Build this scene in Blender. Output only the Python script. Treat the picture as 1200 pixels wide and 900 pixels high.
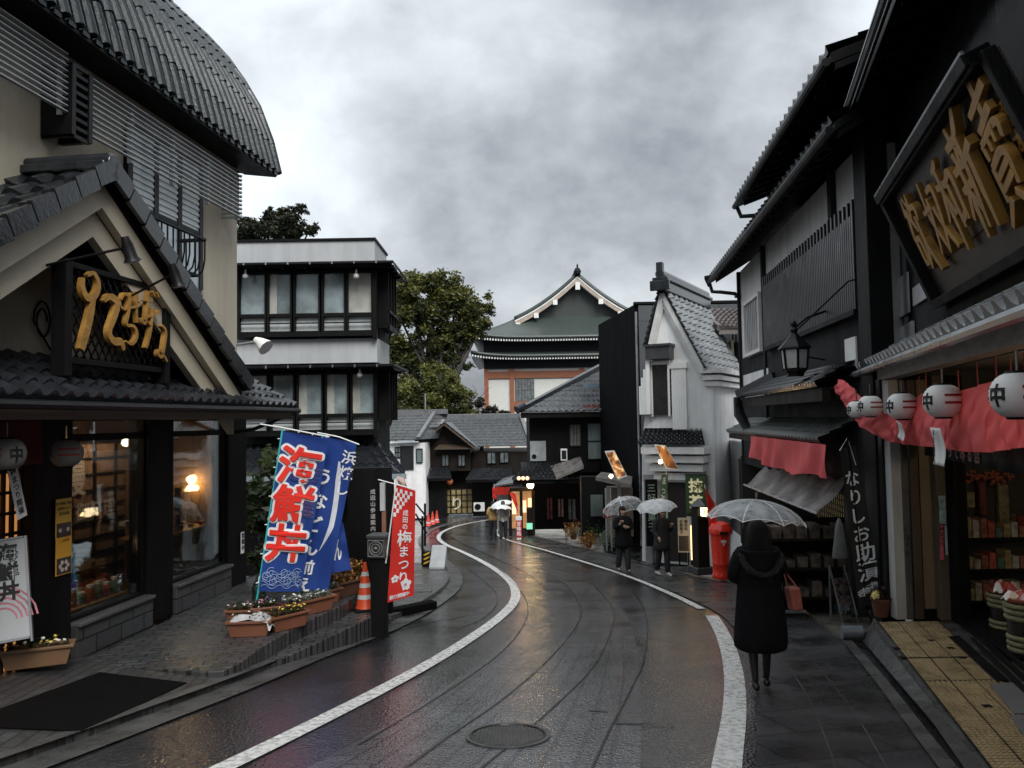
import bpy, bmesh, math, random
from math import radians, sin, cos, tan, pi, sqrt, atan, atan2, hypot
from mathutils import Vector, Matrix
for _o in list(bpy.data.objects): bpy.data.objects.remove(_o)
SC = bpy.context.scene
COL = SC.collection
rnd = random.Random(7)

# ---------------------------------------------------------------- camera
F = 901.0
PITCH, ROLL = radians(2.67), radians(0.95)
cam = bpy.data.cameras.new('camera'); camo = bpy.data.objects.new('camera', cam); COL.objects.link(camo)
cam.sensor_width = 36; cam.sensor_fit = 'HORIZONTAL'; cam.lens = 36*F/1200
cam.clip_start = .05; cam.clip_end = 3000
CAMR = Matrix.Rotation(radians(90)+PITCH, 3, 'X') @ Matrix.Rotation(-ROLL, 3, 'Z')
camo.matrix_world = CAMR.to_4x4()
SC.camera = camo

# ---------------------------------------------------------------- sky and light
w = bpy.data.worlds.new('World'); SC.world = w; w.use_nodes = True
nt = w.node_tree; nt.nodes.clear()
def N(t, kind, **kw):
    n = t.nodes.new(kind)
    for k, v in kw.items():
        if k in n.inputs: n.inputs[k].default_value = v
        else: setattr(n, k, v)
    return n
SUN_EL, SUN_AZ = radians(46), radians(158)
sky = N(nt, 'ShaderNodeTexSky'); sky.sky_type = 'NISHITA'; sky.sun_disc = False
sky.sun_elevation = SUN_EL; sky.sun_rotation = SUN_AZ; sky.air_density = 1.2; sky.dust_density = 3
tc = N(nt, 'ShaderNodeTexCoord')
sep = N(nt, 'ShaderNodeSeparateXYZ'); nt.links.new(tc.outputs['Generated'], sep.inputs[0])
zz = N(nt, 'ShaderNodeMath', operation='MAXIMUM'); nt.links.new(sep.outputs['Z'], zz.inputs[0]); zz.inputs[1].default_value = 0
za = N(nt, 'ShaderNodeMath', operation='ADD'); nt.links.new(zz.outputs[0], za.inputs[0]); za.inputs[1].default_value = .95
dv = N(nt, 'ShaderNodeVectorMath', operation='DIVIDE'); nt.links.new(tc.outputs['Generated'], dv.inputs[0])
cb = N(nt, 'ShaderNodeCombineXYZ')
for k in range(3): nt.links.new(za.outputs[0], cb.inputs[k])
nt.links.new(cb.outputs[0], dv.inputs[1])
mp = N(nt, 'ShaderNodeMapping'); nt.links.new(dv.outputs[0], mp.inputs['Vector'])
mp.inputs['Location'].default_value = (-0.65, -1.07, 2.05); mp.inputs['Scale'].default_value = (1, 1.25, .6)
n1 = N(nt, 'ShaderNodeTexNoise', Scale=2.3, Detail=5.0, Roughness=.5, Distortion=.12); nt.links.new(mp.outputs[0], n1.inputs['Vector'])
n2 = N(nt, 'ShaderNodeTexNoise', Scale=8.5, Detail=8.0, Roughness=.62, Distortion=.15); nt.links.new(mp.outputs[0], n2.inputs['Vector'])
mxn = N(nt, 'ShaderNodeMath', operation='MULTIPLY_ADD'); nt.links.new(n2.outputs['Fac'], mxn.inputs[0]); mxn.inputs[1].default_value = .22
nt.links.new(n1.outputs['Fac'], mxn.inputs[2])
cr = N(nt, 'ShaderNodeValToRGB'); nt.links.new(mxn.outputs[0], cr.inputs[0])
cr.color_ramp.elements[0].position = .49; cr.color_ramp.elements[0].color = (.125, .134, .148, 1)
cr.color_ramp.elements[1].position = .77; cr.color_ramp.elements[1].color = (.435, .475, .497, 1)
e = cr.color_ramp.elements.new(.645); e.color = (.29, .308, .326, 1)
sc8 = N(nt, 'ShaderNodeVectorMath', operation='SCALE'); sc8.inputs['Scale'].default_value = 10.0
nt.links.new(cr.outputs[0], sc8.inputs[0])
mx = N(nt, 'ShaderNodeMix', data_type='RGBA'); mx.inputs[0].default_value = .97
zp = N(nt, 'ShaderNodeMath', operation='POWER'); nt.links.new(zz.outputs[0], zp.inputs[0]); zp.inputs[1].default_value = 3.0
zf = N(nt, 'ShaderNodeMath', operation='MULTIPLY_ADD'); nt.links.new(zp.outputs[0], zf.inputs[0]); zf.inputs[1].default_value = 10.0; zf.inputs[2].default_value = 8.6   # overcast: brighter towards the zenith
nt.links.new(zf.outputs[0], sc8.inputs['Scale'])
nt.links.new(sky.outputs[0], mx.inputs[6]); nt.links.new(sc8.outputs[0], mx.inputs[7])
bg = N(nt, 'ShaderNodeBackground'); bg.inputs['Strength'].default_value = .1
nt.links.new(mx.outputs[2], bg.inputs[0])
wo = N(nt, 'ShaderNodeOutputWorld'); nt.links.new(bg.outputs[0], wo.inputs[0])

sl = bpy.data.lights.new('sun', 'SUN'); sl.energy = 1.15; sl.angle = radians(32); sl.color = (1, .98, .95)
so = bpy.data.objects.new('sun', sl); COL.objects.link(so)
so.rotation_euler = Vector((sin(SUN_AZ)*cos(SUN_EL)*-1, -cos(SUN_AZ)*cos(SUN_EL), -sin(SUN_EL))).to_track_quat('-Z', 'Y').to_euler()
so.location = (0, 0, 40)
SC.view_settings.view_transform = 'Standard'; SC.view_settings.look = 'None'
SC.view_settings.exposure = 1.47; SC.view_settings.gamma = 1
SC.render.engine = 'CYCLES'
SC.cycles.max_bounces = 6; SC.cycles.diffuse_bounces = 3; SC.cycles.glossy_bounces = 3
SC.cycles.transmission_bounces = 4; SC.cycles.transparent_max_bounces = 10
SC.cycles.caustics_reflective = False; SC.cycles.caustics_refractive = False
SC.cycles.use_denoising = True
SC.cycles.sample_clamp_indirect = 4

# ---------------------------------------------------------------- measuring the place: rays of the photograph
def ray(px, py):
    d = CAMR @ Vector(((px-600)/F, -(py-450)/F, -1))
    return d/d.y
GK = [(-30, .4), (-10, -.72), (0, -1.78), (4, -2.22), (7, -2.555), (10, -2.90), (15, -3.47), (20, -4.03), (26, -4.60), (33, -5.17), (42, -5.83), (57, -6.85), (75, -7.75), (100, -8.4), (140, -8.8), (400, -9)]
def _tang():
    m = []
    for i in range(len(GK)):
        if i in (0, len(GK)-1): 
            j = max(0, min(len(GK)-2, i-1 if i else 0)); m.append((GK[j+1][1]-GK[j][1])/(GK[j+1][0]-GK[j][0]))
        else:
            a = (GK[i][1]-GK[i-1][1])/(GK[i][0]-GK[i-1][0]); b = (GK[i+1][1]-GK[i][1])/(GK[i+1][0]-GK[i][0]); m.append((a+b)/2)
    return m
GT = _tang()
def g(Y):
    if Y <= GK[0][0]: return GK[0][1]
    if Y >= GK[-1][0]: return GK[-1][1]
    for i in range(len(GK)-1):
        if Y <= GK[i+1][0]:
            h = GK[i+1][0]-GK[i][0]; t = (Y-GK[i][0])/h
            return (2*t**3-3*t*t+1)*GK[i][1]+(t**3-2*t*t+t)*h*GT[i]+(-2*t**3+3*t*t)*GK[i+1][1]+(t**3-t*t)*h*GT[i+1]
def at(px, py, Y): return ray(px, py)*Y
def on_z(px, py, z):
    d = ray(px, py); return d*(z/d.z)
def gr(px, py, dz=0):
    d = ray(px, py); lo, hi = .5, 300
    for _ in range(60):
        m = (lo+hi)/2
        if d.z*m > g(m)+dz: lo = m
        else: hi = m
    return d*lo
class Frame:
    """A vertical facade plane X = D + t*Y. Local x runs along it away from the camera, local y to its left, z up."""
    def __init__(s, D, t, Y0=0.0, z0=0.0):
        s.az = atan(t); s.O = Vector((D+t*Y0, Y0, z0))
        s.u = Vector((sin(s.az), cos(s.az), 0)); s.l = Vector((-cos(s.az), sin(s.az), 0)); s.rz = pi/2-s.az
    def hit(s, px, py, ly=0):
        d = ray(px, py); k = (s.O+s.l*ly).dot(s.l)/d.dot(s.l); p = d*k-s.O
        return p.dot(s.u), p.z
    def end(s, px, py, lx):
        d = ray(px, py); k = (s.O+s.u*lx).dot(s.u)/d.dot(s.u); p = d*k-s.O
        return p.dot(s.l), p.z
    def w(s, x, y, z): return s.O+s.u*x+s.l*y+Vector((0, 0, z))
    def loc(s, p): q = Vector(p)-s.O; return Vector((q.dot(s.u), q.dot(s.l), q.z))

# ---------------------------------------------------------------- materials
MATS = {}
def M(name, col, rough=.55, metal=0., bump=0., bscale=30., var=.22, vscale=2.5, spec=.5, emit=0., wet=0., ecol=None, stretch=(1, 1, 1), streak=0.):
    if name in MATS: return MATS[name]
    m = bpy.data.materials.new(name); m.use_nodes = True; MATS[name] = m
    t = m.node_tree; b = t.nodes['Principled BSDF']
    b.inputs['Metallic'].default_value = metal; b.inputs['Specular IOR Level'].default_value = spec
    tcn = N(t, 'ShaderNodeTexCoord'); mpn = N(t, 'ShaderNodeMapping'); mpn.inputs['Scale'].default_value = stretch
    t.links.new(tcn.outputs['Object'], mpn.inputs[0])
    nz = N(t, 'ShaderNodeTexNoise', Scale=vscale, Detail=7., Roughness=.62); t.links.new(mpn.outputs[0], nz.inputs['Vector'])
    rp = N(t, 'ShaderNodeValToRGB'); t.links.new(nz.outputs['Fac'], rp.inputs[0])
    a = [max(0, c*(1-var)) for c in col[:3]]; c2 = [min(1, c*(1+var)) for c in col[:3]]
    rp.color_ramp.elements[0].position = .3; rp.color_ramp.elements[0].color = (*a, 1)
    rp.color_ramp.elements[1].position = .7; rp.color_ramp.elements[1].color = (*c2, 1)
    col_out = rp.outputs[0]
    if streak:      # rain marks and grime running down the face
        m2 = N(t, 'ShaderNodeMapping'); m2.inputs['Scale'].default_value = (1.5, 1.5, .14); t.links.new(tcn.outputs['Object'], m2.inputs[0])
        s1 = N(t, 'ShaderNodeTexNoise', Scale=1.6, Detail=8., Roughness=.7); t.links.new(m2.outputs[0], s1.inputs['Vector'])
        s2 = N(t, 'ShaderNodeMapRange'); t.links.new(s1.outputs['Fac'], s2.inputs[0]); s2.inputs[1].default_value = .38; s2.inputs[2].default_value = .62; s2.inputs[3].default_value = 1-streak; s2.inputs[4].default_value = 1.
        mm = N(t, 'ShaderNodeMix', data_type='RGBA', blend_type='MULTIPLY'); mm.inputs[0].default_value = 1.; t.links.new(col_out, mm.inputs[6]); t.links.new(s2.outputs[0], mm.inputs[7]); col_out = mm.outputs[2]
    t.links.new(col_out, b.inputs['Base Color'])
    mr = N(t, 'ShaderNodeMapRange'); t.links.new(nz.outputs['Fac'], mr.inputs[0])
    mr.inputs[1].default_value = .3; mr.inputs[2].default_value = .7
    mr.inputs[3].default_value = max(.03, rough*(1-.25-wet)); mr.inputs[4].default_value = min(1, rough*1.2)
    t.links.new(mr.outputs[0], b.inputs['Roughness'])
    if bump > 0:
        bz = N(t, 'ShaderNodeTexNoise', Scale=bscale, Detail=5., Roughness=.6); t.links.new(mpn.outputs[0], bz.inputs['Vector'])
        bn = N(t, 'ShaderNodeBump', Strength=bump, Distance=.02); t.links.new(bz.outputs['Fac'], bn.inputs['Height'])
        t.links.new(bn.outputs[0], b.inputs['Normal'])
    if emit > 0:
        b.inputs['Emission Color'].default_value = (*(ecol or col)[:3], 1); b.inputs['Emission Strength'].default_value = emit
    return m
def glass(name, tint=(.75, .8, .8), base=.06, rough=.03, boost=.6):
    if name in MATS: return MATS[name]
    m = bpy.data.materials.new(name); m.use_nodes = True; MATS[name] = m
    t = m.node_tree; t.nodes.remove(t.nodes['Principled BSDF']); o = t.nodes['Material Output']
    tr = N(t, 'ShaderNodeBsdfTransparent'); tr.inputs[0].default_value = (*tint, 1)
    gl = N(t, 'ShaderNodeBsdfGlossy'); gl.inputs['Roughness'].default_value = rough; gl.inputs['Color'].default_value = (.9, .95, 1, 1)
    lw = N(t, 'ShaderNodeLayerWeight', Blend=.25)
    ma = N(t, 'ShaderNodeMath', operation='MULTIPLY_ADD'); ma.inputs[1].default_value = boost; ma.inputs[2].default_value = base
    t.links.new(lw.outputs['Fresnel'], ma.inputs[0])
    tcn = N(t, 'ShaderNodeTexCoord'); nz = N(t, 'ShaderNodeTexNoise', Scale=2.2, Detail=2.); t.links.new(tcn.outputs['Object'], nz.inputs[0])
    bn = N(t, 'ShaderNodeBump', Strength=.04, Distance=.05); t.links.new(nz.outputs['Fac'], bn.inputs['Height']); t.links.new(bn.outputs[0], gl.inputs['Normal'])
    mx = N(t, 'ShaderNodeMixShader'); t.links.new(ma.outputs[0], mx.inputs[0]); t.links.new(tr.outputs[0], mx.inputs[1]); t.links.new(gl.outputs[0], mx.inputs[2])
    t.links.new(mx.outputs[0], o.inputs[0]); return m
def plastic_film(name, col=(.85, .88, .9), op=.45, rough=.15):
    if name in MATS: return MATS[name]
    m = bpy.data.materials.new(name); m.use_nodes = True; MATS[name] = m
    t = m.node_tree; b = t.nodes['Principled BSDF']; o = t.nodes['Material Output']
    b.inputs['Base Color'].default_value = (*col, 1); b.inputs['Roughness'].default_value = rough
    tl = N(t, 'ShaderNodeBsdfTranslucent'); tl.inputs[0].default_value = (*col, 1)
    m1 = N(t, 'ShaderNodeMixShader'); m1.inputs[0].default_value = .45; t.links.new(b.outputs[0], m1.inputs[1]); t.links.new(tl.outputs[0], m1.inputs[2])
    tr = N(t, 'ShaderNodeBsdfTransparent'); tr.inputs[0].default_value = (.93, .95, .96, 1)
    tcn = N(t, 'ShaderNodeTexCoord'); nz = N(t, 'ShaderNodeTexNoise', Scale=9., Detail=4.); t.links.new(tcn.outputs['Object'], nz.inputs[0])
    mr = N(t, 'ShaderNodeMapRange'); mr.inputs[1].default_value = .3; mr.inputs[2].default_value = .7; mr.inputs[3].default_value = max(0, op-.18); mr.inputs[4].default_value = min(1, op+.18)
    t.links.new(nz.outputs['Fac'], mr.inputs[0])
    m2 = N(t, 'ShaderNodeMixShader'); t.links.new(mr.outputs[0], m2.inputs[0]); t.links.new(tr.outputs[0], m2.inputs[1]); t.links.new(m1.outputs[0], m2.inputs[2])
    t.links.new(m2.outputs[0], o.inputs[0]); return m
def cloth(name, col, rough=.8, trans=.25, var=.15, vscale=5., bscale=60.):
    if name in MATS: return MATS[name]
    m = M(name, col, rough, var=var, vscale=vscale, bump=.15, bscale=bscale); t = m.node_tree
    b = t.nodes['Principled BSDF']; o = t.nodes['Material Output']
    tl = N(t, 'ShaderNodeBsdfTranslucent'); tl.inputs[0].default_value = (*col, 1)
    mx = N(t, 'ShaderNodeMixShader'); mx.inputs[0].default_value = trans
    t.links.new(b.outputs[0], mx.inputs[1]); t.links.new(tl.outputs[0], mx.inputs[2]); t.links.new(mx.outputs[0], o.inputs[0]); return m
def brick(name, c1, c2, mortar, bw=.22, bh=.11, ms=.012, rough=.4, bump=.5, coord='Object', rot=0., wet=.35, off=.5, wall=False):
    """Pavers or stone courses laid in the object's own coordinates."""
    if name in MATS: return MATS[name]
    m = bpy.data.materials.new(name); m.use_nodes = True; MATS[name] = m
    t = m.node_tree; b = t.nodes['Principled BSDF']
    tcn = N(t, 'ShaderNodeTexCoord'); mpn = N(t, 'ShaderNodeMapping'); t.links.new(tcn.outputs[coord], mpn.inputs[0])
    mpn.inputs['Rotation'].default_value = (radians(90) if wall else 0, 0, rot)
    br = N(t, 'ShaderNodeTexBrick'); t.links.new(mpn.outputs[0], br.inputs['Vector'])
    br.inputs['Scale'].default_value = 1; br.inputs['Brick Width'].default_value = bw; br.inputs['Row Height'].default_value = bh
    br.inputs['Mortar Size'].default_value = ms; br.inputs['Mortar Smooth'].default_value = .2; br.offset = off
    br.inputs['Color1'].default_value = (*c1, 1); br.inputs['Color2'].default_value = (*c2, 1); br.inputs['Mortar'].default_value = (*mortar, 1)
    nz = N(t, 'ShaderNodeTexNoise', Scale=1.7, Detail=8., Roughness=.65); t.links.new(tcn.outputs[coord], nz.inputs[0])
    mxc = N(t, 'ShaderNodeMix', data_type='RGBA', blend_type='MULTIPLY'); mxc.inputs[0].default_value = .55
    t.links.new(br.outputs['Color'], mxc.inputs[6]); t.links.new(nz.outputs['Color'], mxc.inputs[7])
    hs = N(t, 'ShaderNodeHueSaturation'); hs.inputs['Saturation'].default_value = .55; hs.inputs['Value'].default_value = 1.5; t.links.new(mxc.outputs[2], hs.inputs['Color'])
    t.links.new(hs.outputs[0], b.inputs['Base Color'])
    mr = N(t, 'ShaderNodeMapRange'); mr.inputs[1].default_value = .35; mr.inputs[2].default_value = .65; mr.inputs[3].default_value = max(.05, rough-wet); mr.inputs[4].default_value = rough+.1
    t.links.new(nz.outputs['Fac'], mr.inputs[0]); t.links.new(mr.outputs[0], b.inputs['Roughness'])
    fz = N(t, 'ShaderNodeTexNoise', Scale=90., Detail=4.); t.links.new(tcn.outputs[coord], fz.inputs[0])
    ad = N(t, 'ShaderNodeMath', operation='MULTIPLY_ADD'); ad.inputs[1].default_value = -1.; t.links.new(br.outputs['Fac'], ad.inputs[0])
    sm = N(t, 'ShaderNodeMath', operation='MULTIPLY'); sm.inputs[1].default_value = .5; t.links.new(fz.outputs['Fac'], sm.inputs[0]); t.links.new(sm.outputs[0], ad.inputs[2])
    bn = N(t, 'ShaderNodeBump', Strength=bump, Distance=.01); t.links.new(ad.outputs[0], bn.inputs['Height']); t.links.new(bn.outputs[0], b.inputs['Normal'])
    return m
def wet_asphalt(name, col, rlo, rhi, bump=.5, fine=130., patch=.6, blocks=None):
    """Dark wet paving: grit and joints in the bump, a water film that evens it out in shallow puddles."""
    if name in MATS: return MATS[name]
    m = bpy.data.materials.new(name); m.use_nodes = True; MATS[name] = m
    t = m.node_tree; b = t.nodes['Principled BSDF']; b.inputs['Specular IOR Level'].default_value = .5
    tcn = N(t, 'ShaderNodeTexCoord'); L = t.links.new
    big = N(t, 'ShaderNodeTexNoise', Scale=patch, Detail=4., Roughness=.55, Distortion=.4); L(tcn.outputs['Object'], big.inputs[0])
    fn = N(t, 'ShaderNodeTexVoronoi', Scale=fine); L(tcn.outputs['Object'], fn.inputs['Vector'])
    gr_ = N(t, 'ShaderNodeTexNoise', Scale=fine*.7, Detail=4., Roughness=.7); L(tcn.outputs['Object'], gr_.inputs[0])
    rp = N(t, 'ShaderNodeValToRGB'); L(gr_.outputs['Fac'], rp.inputs[0])
    rp.color_ramp.elements[0].position = .35; rp.color_ramp.elements[0].color = (*[c*.5 for c in col], 1)
    rp.color_ramp.elements[1].position = .68; rp.color_ramp.elements[1].color = (*[c*1.6 for c in col], 1)
    base = rp.outputs[0]; hgt = fn.outputs['Distance']
    a1 = N(t, 'ShaderNodeMath', operation='MULTIPLY_ADD'); a1.inputs[1].default_value = .9; L(gr_.outputs['Fac'], a1.inputs[0]); L(hgt, a1.inputs[2]); hgt = a1.outputs[0]
    if blocks:      # setts laid along the road
        uv = N(t, 'ShaderNodeUVMap'); br = N(t, 'ShaderNodeTexBrick'); L(uv.outputs[0], br.inputs['Vector']); br.inputs['Scale'].default_value = 1
        br.inputs['Brick Width'].default_value, br.inputs['Row Height'].default_value = blocks; br.inputs['Mortar Size'].default_value = .017; br.inputs['Color1'].default_value = (.62, .62, .62, 1); br.inputs['Color2'].default_value = (1.15, 1.15, 1.15, 1); br.inputs['Mortar'].default_value = (.25, .25, .25, 1)
        mb_ = N(t, 'ShaderNodeMix', data_type='RGBA', blend_type='MULTIPLY'); mb_.inputs[0].default_value = 1.; L(base, mb_.inputs[6]); L(br.outputs['Color'], mb_.inputs[7]); base = mb_.outputs[2]
        a2 = N(t, 'ShaderNodeMath', operation='MULTIPLY_ADD'); a2.inputs[1].default_value = -1.8; L(br.outputs['Fac'], a2.inputs[0]); L(hgt, a2.inputs[2]); hgt = a2.outputs[0]
    L(base, b.inputs['Base Color'])
    mr = N(t, 'ShaderNodeMapRange'); mr.inputs[1].default_value = .42; mr.inputs[2].default_value = .60; mr.inputs[3].default_value = rlo; mr.inputs[4].default_value = rhi
    L(big.outputs['Fac'], mr.inputs[0]); L(mr.outputs[0], b.inputs['Roughness'])
    mb = N(t, 'ShaderNodeMapRange'); mb.inputs[1].default_value = .42; mb.inputs[2].default_value = .60; mb.inputs[3].default_value = bump*.22; mb.inputs[4].default_value = bump
    L(big.outputs['Fac'], mb.inputs[0])
    b.inputs['Coat Weight'].default_value = 1.; b.inputs['Coat IOR'].default_value = 1.55; mc_ = N(t, 'ShaderNodeMapRange'); mc_.inputs[1].default_value = .42; mc_.inputs[2].default_value = .6; mc_.inputs[3].default_value = .03; mc_.inputs[4].default_value = .16; L(big.outputs['Fac'], mc_.inputs[0]); L(mc_.outputs[0], b.inputs['Coat Roughness'])
    cbn = N(t, 'ShaderNodeBump', Distance=.006, Strength=bump*.45); L(hgt, cbn.inputs['Height']); L(cbn.outputs[0], b.inputs['Coat Normal'])
    bn = N(t, 'ShaderNodeBump', Distance=.016); L(mb.outputs[0], bn.inputs['Strength']); L(hgt, bn.inputs['Height']); L(bn.outputs[0], b.inputs['Normal'])
    return m

# ---------------------------------------------------------------- objects
def tag(o, label=None, cat=None, group=None, kind=None):
    if label: o['label'] = label
    if cat: o['category'] = cat
    if group: o['group'] = group
    if kind: o['kind'] = kind
    return o
def thing(name, loc, rz=0, label=None, cat=None, group=None):
    o = bpy.data.objects.new(name, None); COL.objects.link(o); o.empty_display_size = .1
    o.location = loc; o.rotation_euler = (0, 0, rz); return tag(o, label, cat, group)
def fthing(fr, name, label, cat, group=None): return thing(name, fr.O, fr.rz, label, cat, group)
def kids(o): return [c for c in bpy.data.objects if c.parent == o]
def copy_tree(o, parent=None):
    c = o.copy(); COL.objects.link(c); c.parent = parent
    if parent is not None: c.matrix_parent_inverse = o.matrix_parent_inverse.copy()
    for ch in kids(o): copy_tree(ch, c)
    return c
class MB:
    def __init__(s): s.v = []; s.f = []; s.m = []; s.cur = 0
    def add(s, vs, fs):
        n = len(s.v); s.v.extend(Vector(p) for p in vs); s.f.extend(tuple(i+n for i in q) for q in fs); s.m.extend([s.cur]*len(fs)); return s
    def hexa(s, p):   # 8 points: bottom 0-3, top 4-7
        return s.add(p, [(3, 2, 1, 0), (4, 5, 6, 7), (0, 1, 5, 4), (1, 2, 6, 5), (2, 3, 7, 6), (3, 0, 4, 7)])
    def box(s, x0, x1, y0, y1, z0, z1):
        return s.hexa([(x0, y0, z0), (x1, y0, z0), (x1, y1, z0), (x0, y1, z0), (x0, y0, z1), (x1, y0, z1), (x1, y1, z1), (x0, y1, z1)])
    def poly(s, pts): return s.add(pts, [tuple(range(len(pts)))])
    def prism(s, pts, ex):
        n = len(pts); ex = Vector(ex); a = [Vector(p) for p in pts]
        return s.add(a+[p+ex for p in a], [tuple(range(n))[::-1], tuple(range(n, 2*n))]+[(i, (i+1) % n, (i+1) % n+n, i+n) for i in range(n)])
    def bar(s, p, q, w_, h_, up=(0, 0, 1)):
        p, q = Vector(p), Vector(q); d = (q-p).normalized(); up = Vector(up)
        if abs(d.dot(up)) > .98: up = Vector((1, 0, 0))
        a = d.cross(up).normalized()*w_/2; b = a.cross(d).normalized()*h_/2
        return s.hexa([p-a-b, q-a-b, q+a-b, p+a-b, p-a+b, q-a+b, q+a+b, p+a+b])
    def tube(s, pts, r, seg=8, cap=True):
        pts = [Vector(p) for p in pts]; n = len(pts); rs = r if isinstance(r, (list, tuple)) else [r]*n
        vs = []; ref = None
        for i, p in enumerate(pts):
            d = (pts[min(i+1, n-1)]-pts[max(i-1, 0)]).normalized()
            if ref is None: ref = Vector((0, 0, 1)) if abs(d.z) < .9 else Vector((1, 0, 0))
            a = (ref-d*ref.dot(d)).normalized(); b = d.cross(a); ref = a
            vs += [p+(a*cos(2*pi*k/seg)+b*sin(2*pi*k/seg))*rs[i] for k in range(seg)]
        fs = [(i*seg+k, i*seg+(k+1) % seg, (i+1)*seg+(k+1) % seg, (i+1)*seg+k) for i in range(n-1) for k in range(seg)]
        if cap: fs += [tuple(range(seg))[::-1], tuple(range((n-1)*seg, n*seg))]
        return s.add(vs, fs)
    def lathe(s, prof, c=(0, 0, 0), seg=20, sx=1., sy=1., cap=True):
        c = Vector(c); vs = []
        for r, z in prof: vs += [c+Vector((r*sx*cos(2*pi*k/seg), r*sy*sin(2*pi*k/seg), z)) for k in range(seg)]
        n = len(prof); fs = [(i*seg+k, i*seg+(k+1) % seg, (i+1)*seg+(k+1) % seg, (i+1)*seg+k) for i in range(n-1) for k in range(seg)]
        if cap: fs += [tuple(range(seg))[::-1], tuple(range((n-1)*seg, n*seg))]
        return s.add(vs, fs)
    def ball(s, c, r, seg=12, rings=8, sc=(1, 1, 1)):
        pr = [(max(1e-4, sin(pi*i/rings))*r, -cos(pi*i/rings)*r*sc[2]) for i in range(rings+1)]
        return s.lathe(pr, c, seg, sc[0], sc[1], cap=False)
    def grid(s, fn, nu, nv):
        vs = [fn(i/nu, j/nv) for j in range(nv+1) for i in range(nu+1)]
        return s.add(vs, [(j*(nu+1)+i, j*(nu+1)+i+1, (j+1)*(nu+1)+i+1, (j+1)*(nu+1)+i) for j in range(nv) for i in range(nu)])
    def text(s, txt, o, x, y, size, bold=.0, ext=.004, vertical=False, step=1.05, sx=1.):
        """Letters laid from o (centre of the first one) along x (across) and y (up)."""
        o, x, y = Vector(o), Vector(x).normalized(), Vector(y).normalized(); nrm = x.cross(y)
        pos = 0.; wd = [1. if ord(c) > 255 else .62 for c in txt]
        tot = sum(wd); run = -tot/2
        for c, wi in zip(txt, wd):
            if c != ' ':
                vs, fs, cx = glyph(c, bold)
                if vertical: oo = o-y*(pos*size*step); k = x*sx; 
                else: oo = o+x*((run+wi/2)*size*sx*step); k = x*sx
                s.add([oo+k*((p[0]-cx)*size)+y*((p[1]-.38)*size)+nrm*(p[2]*ext) for p in vs], fs)
            pos += 1; run += wi
        return s
    def build(s, name, mat, parent=None, smooth=False, bevel=0., recenter=None, solid=0., subd=0):
        me = bpy.data.meshes.new(name)
        off = Vector((0, 0, 0))
        if recenter is None: recenter = parent is None
        if recenter and s.v:
            xs = [p.x for p in s.v]; ys = [p.y for p in s.v]; off = Vector(((min(xs)+max(xs))/2, (min(ys)+max(ys))/2, min(p.z for p in s.v)))
        me.from_pydata([p-off for p in s.v], [], s.f); me.validate(clean_customdata=False)
        mats = mat if isinstance(mat, (list, tuple)) else [mat]
        for m in mats: me.materials.append(m)
        if len(mats) > 1 and len(me.polygons) == len(s.m): me.polygons.foreach_set('material_index', s.m)
        if smooth:
            me.polygons.foreach_set('use_smooth', [True]*len(me.polygons))
            if smooth != 'all': me.set_sharp_from_angle(angle=radians(38))
        bm = bmesh.new(); bm.from_mesh(me)
        bmesh.ops.recalc_face_normals(bm, faces=bm.faces)
        if any(len(e_.link_faces) == 1 for e_ in bm.edges) and sum(f_.normal.z*f_.calc_area() for f_ in bm.faces) < -.8*sum(f_.calc_area() for f_ in bm.faces): bmesh.ops.reverse_faces(bm, faces=bm.faces)
        bm.to_mesh(me); bm.free()
        o = bpy.data.objects.new(name, me); COL.objects.link(o); o.location = off
        if parent is not None: o.parent = parent
        if solid: md = o.modifiers.new('solid', 'SOLIDIFY'); md.thickness = solid; md.offset = 0
        if bevel: md = o.modifiers.new('bevel', 'BEVEL'); md.width = bevel; md.segments = 2; md.limit_method = 'ANGLE'; md.angle_limit = radians(40)
        if subd: md = o.modifiers.new('sub', 'SUBSURF'); md.levels = subd; md.render_levels = subd
        return o
GL = {}
def glyph(c, bold, bevel=0.):
    """Outline of one character as mesh data; boldness comes from shifted layers, each a hair apart in depth."""
    k = (c, round(bold, 3), bevel)
    if k not in GL:
        cu = bpy.data.curves.new('g', 'FONT'); cu.body = c; cu.size = 1; cu.offset = min(bold, .016); cu.extrude = .5 if not bevel else .05; cu.resolution_u = 3
        cu.bevel_depth = bevel; cu.bevel_resolution = 2
        o = bpy.data.objects.new('g', cu); COL.objects.link(o)
        me = o.evaluated_get(bpy.context.evaluated_depsgraph_get()).to_mesh()
        vs = [tuple(v.co) for v in me.vertices]; fs = [tuple(p.vertices) for p in me.polygons]
        o.to_mesh_clear(); bpy.data.objects.remove(o); bpy.data.curves.remove(cu)
        xs = [v[0] for v in vs] or [0]; cx = (min(xs)+max(xs))/2
        if bold > .022 and not bevel:
            r = bold-.016; n = len(vs); V, Fc = [], []; m = 8 if r < .04 else 12
            for q in range(m):
                a = 2*pi*q/m; V += [(x+cos(a)*r, y+sin(a)*r, z+(.25+.09*q)*(1 if z > 0 else -1)) for x, y, z in vs]; Fc += [tuple(i+q*n for i in f) for f in fs]
            vs, fs = V, Fc
        GL[k] = (vs, fs, cx)
    return GL[k]
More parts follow.
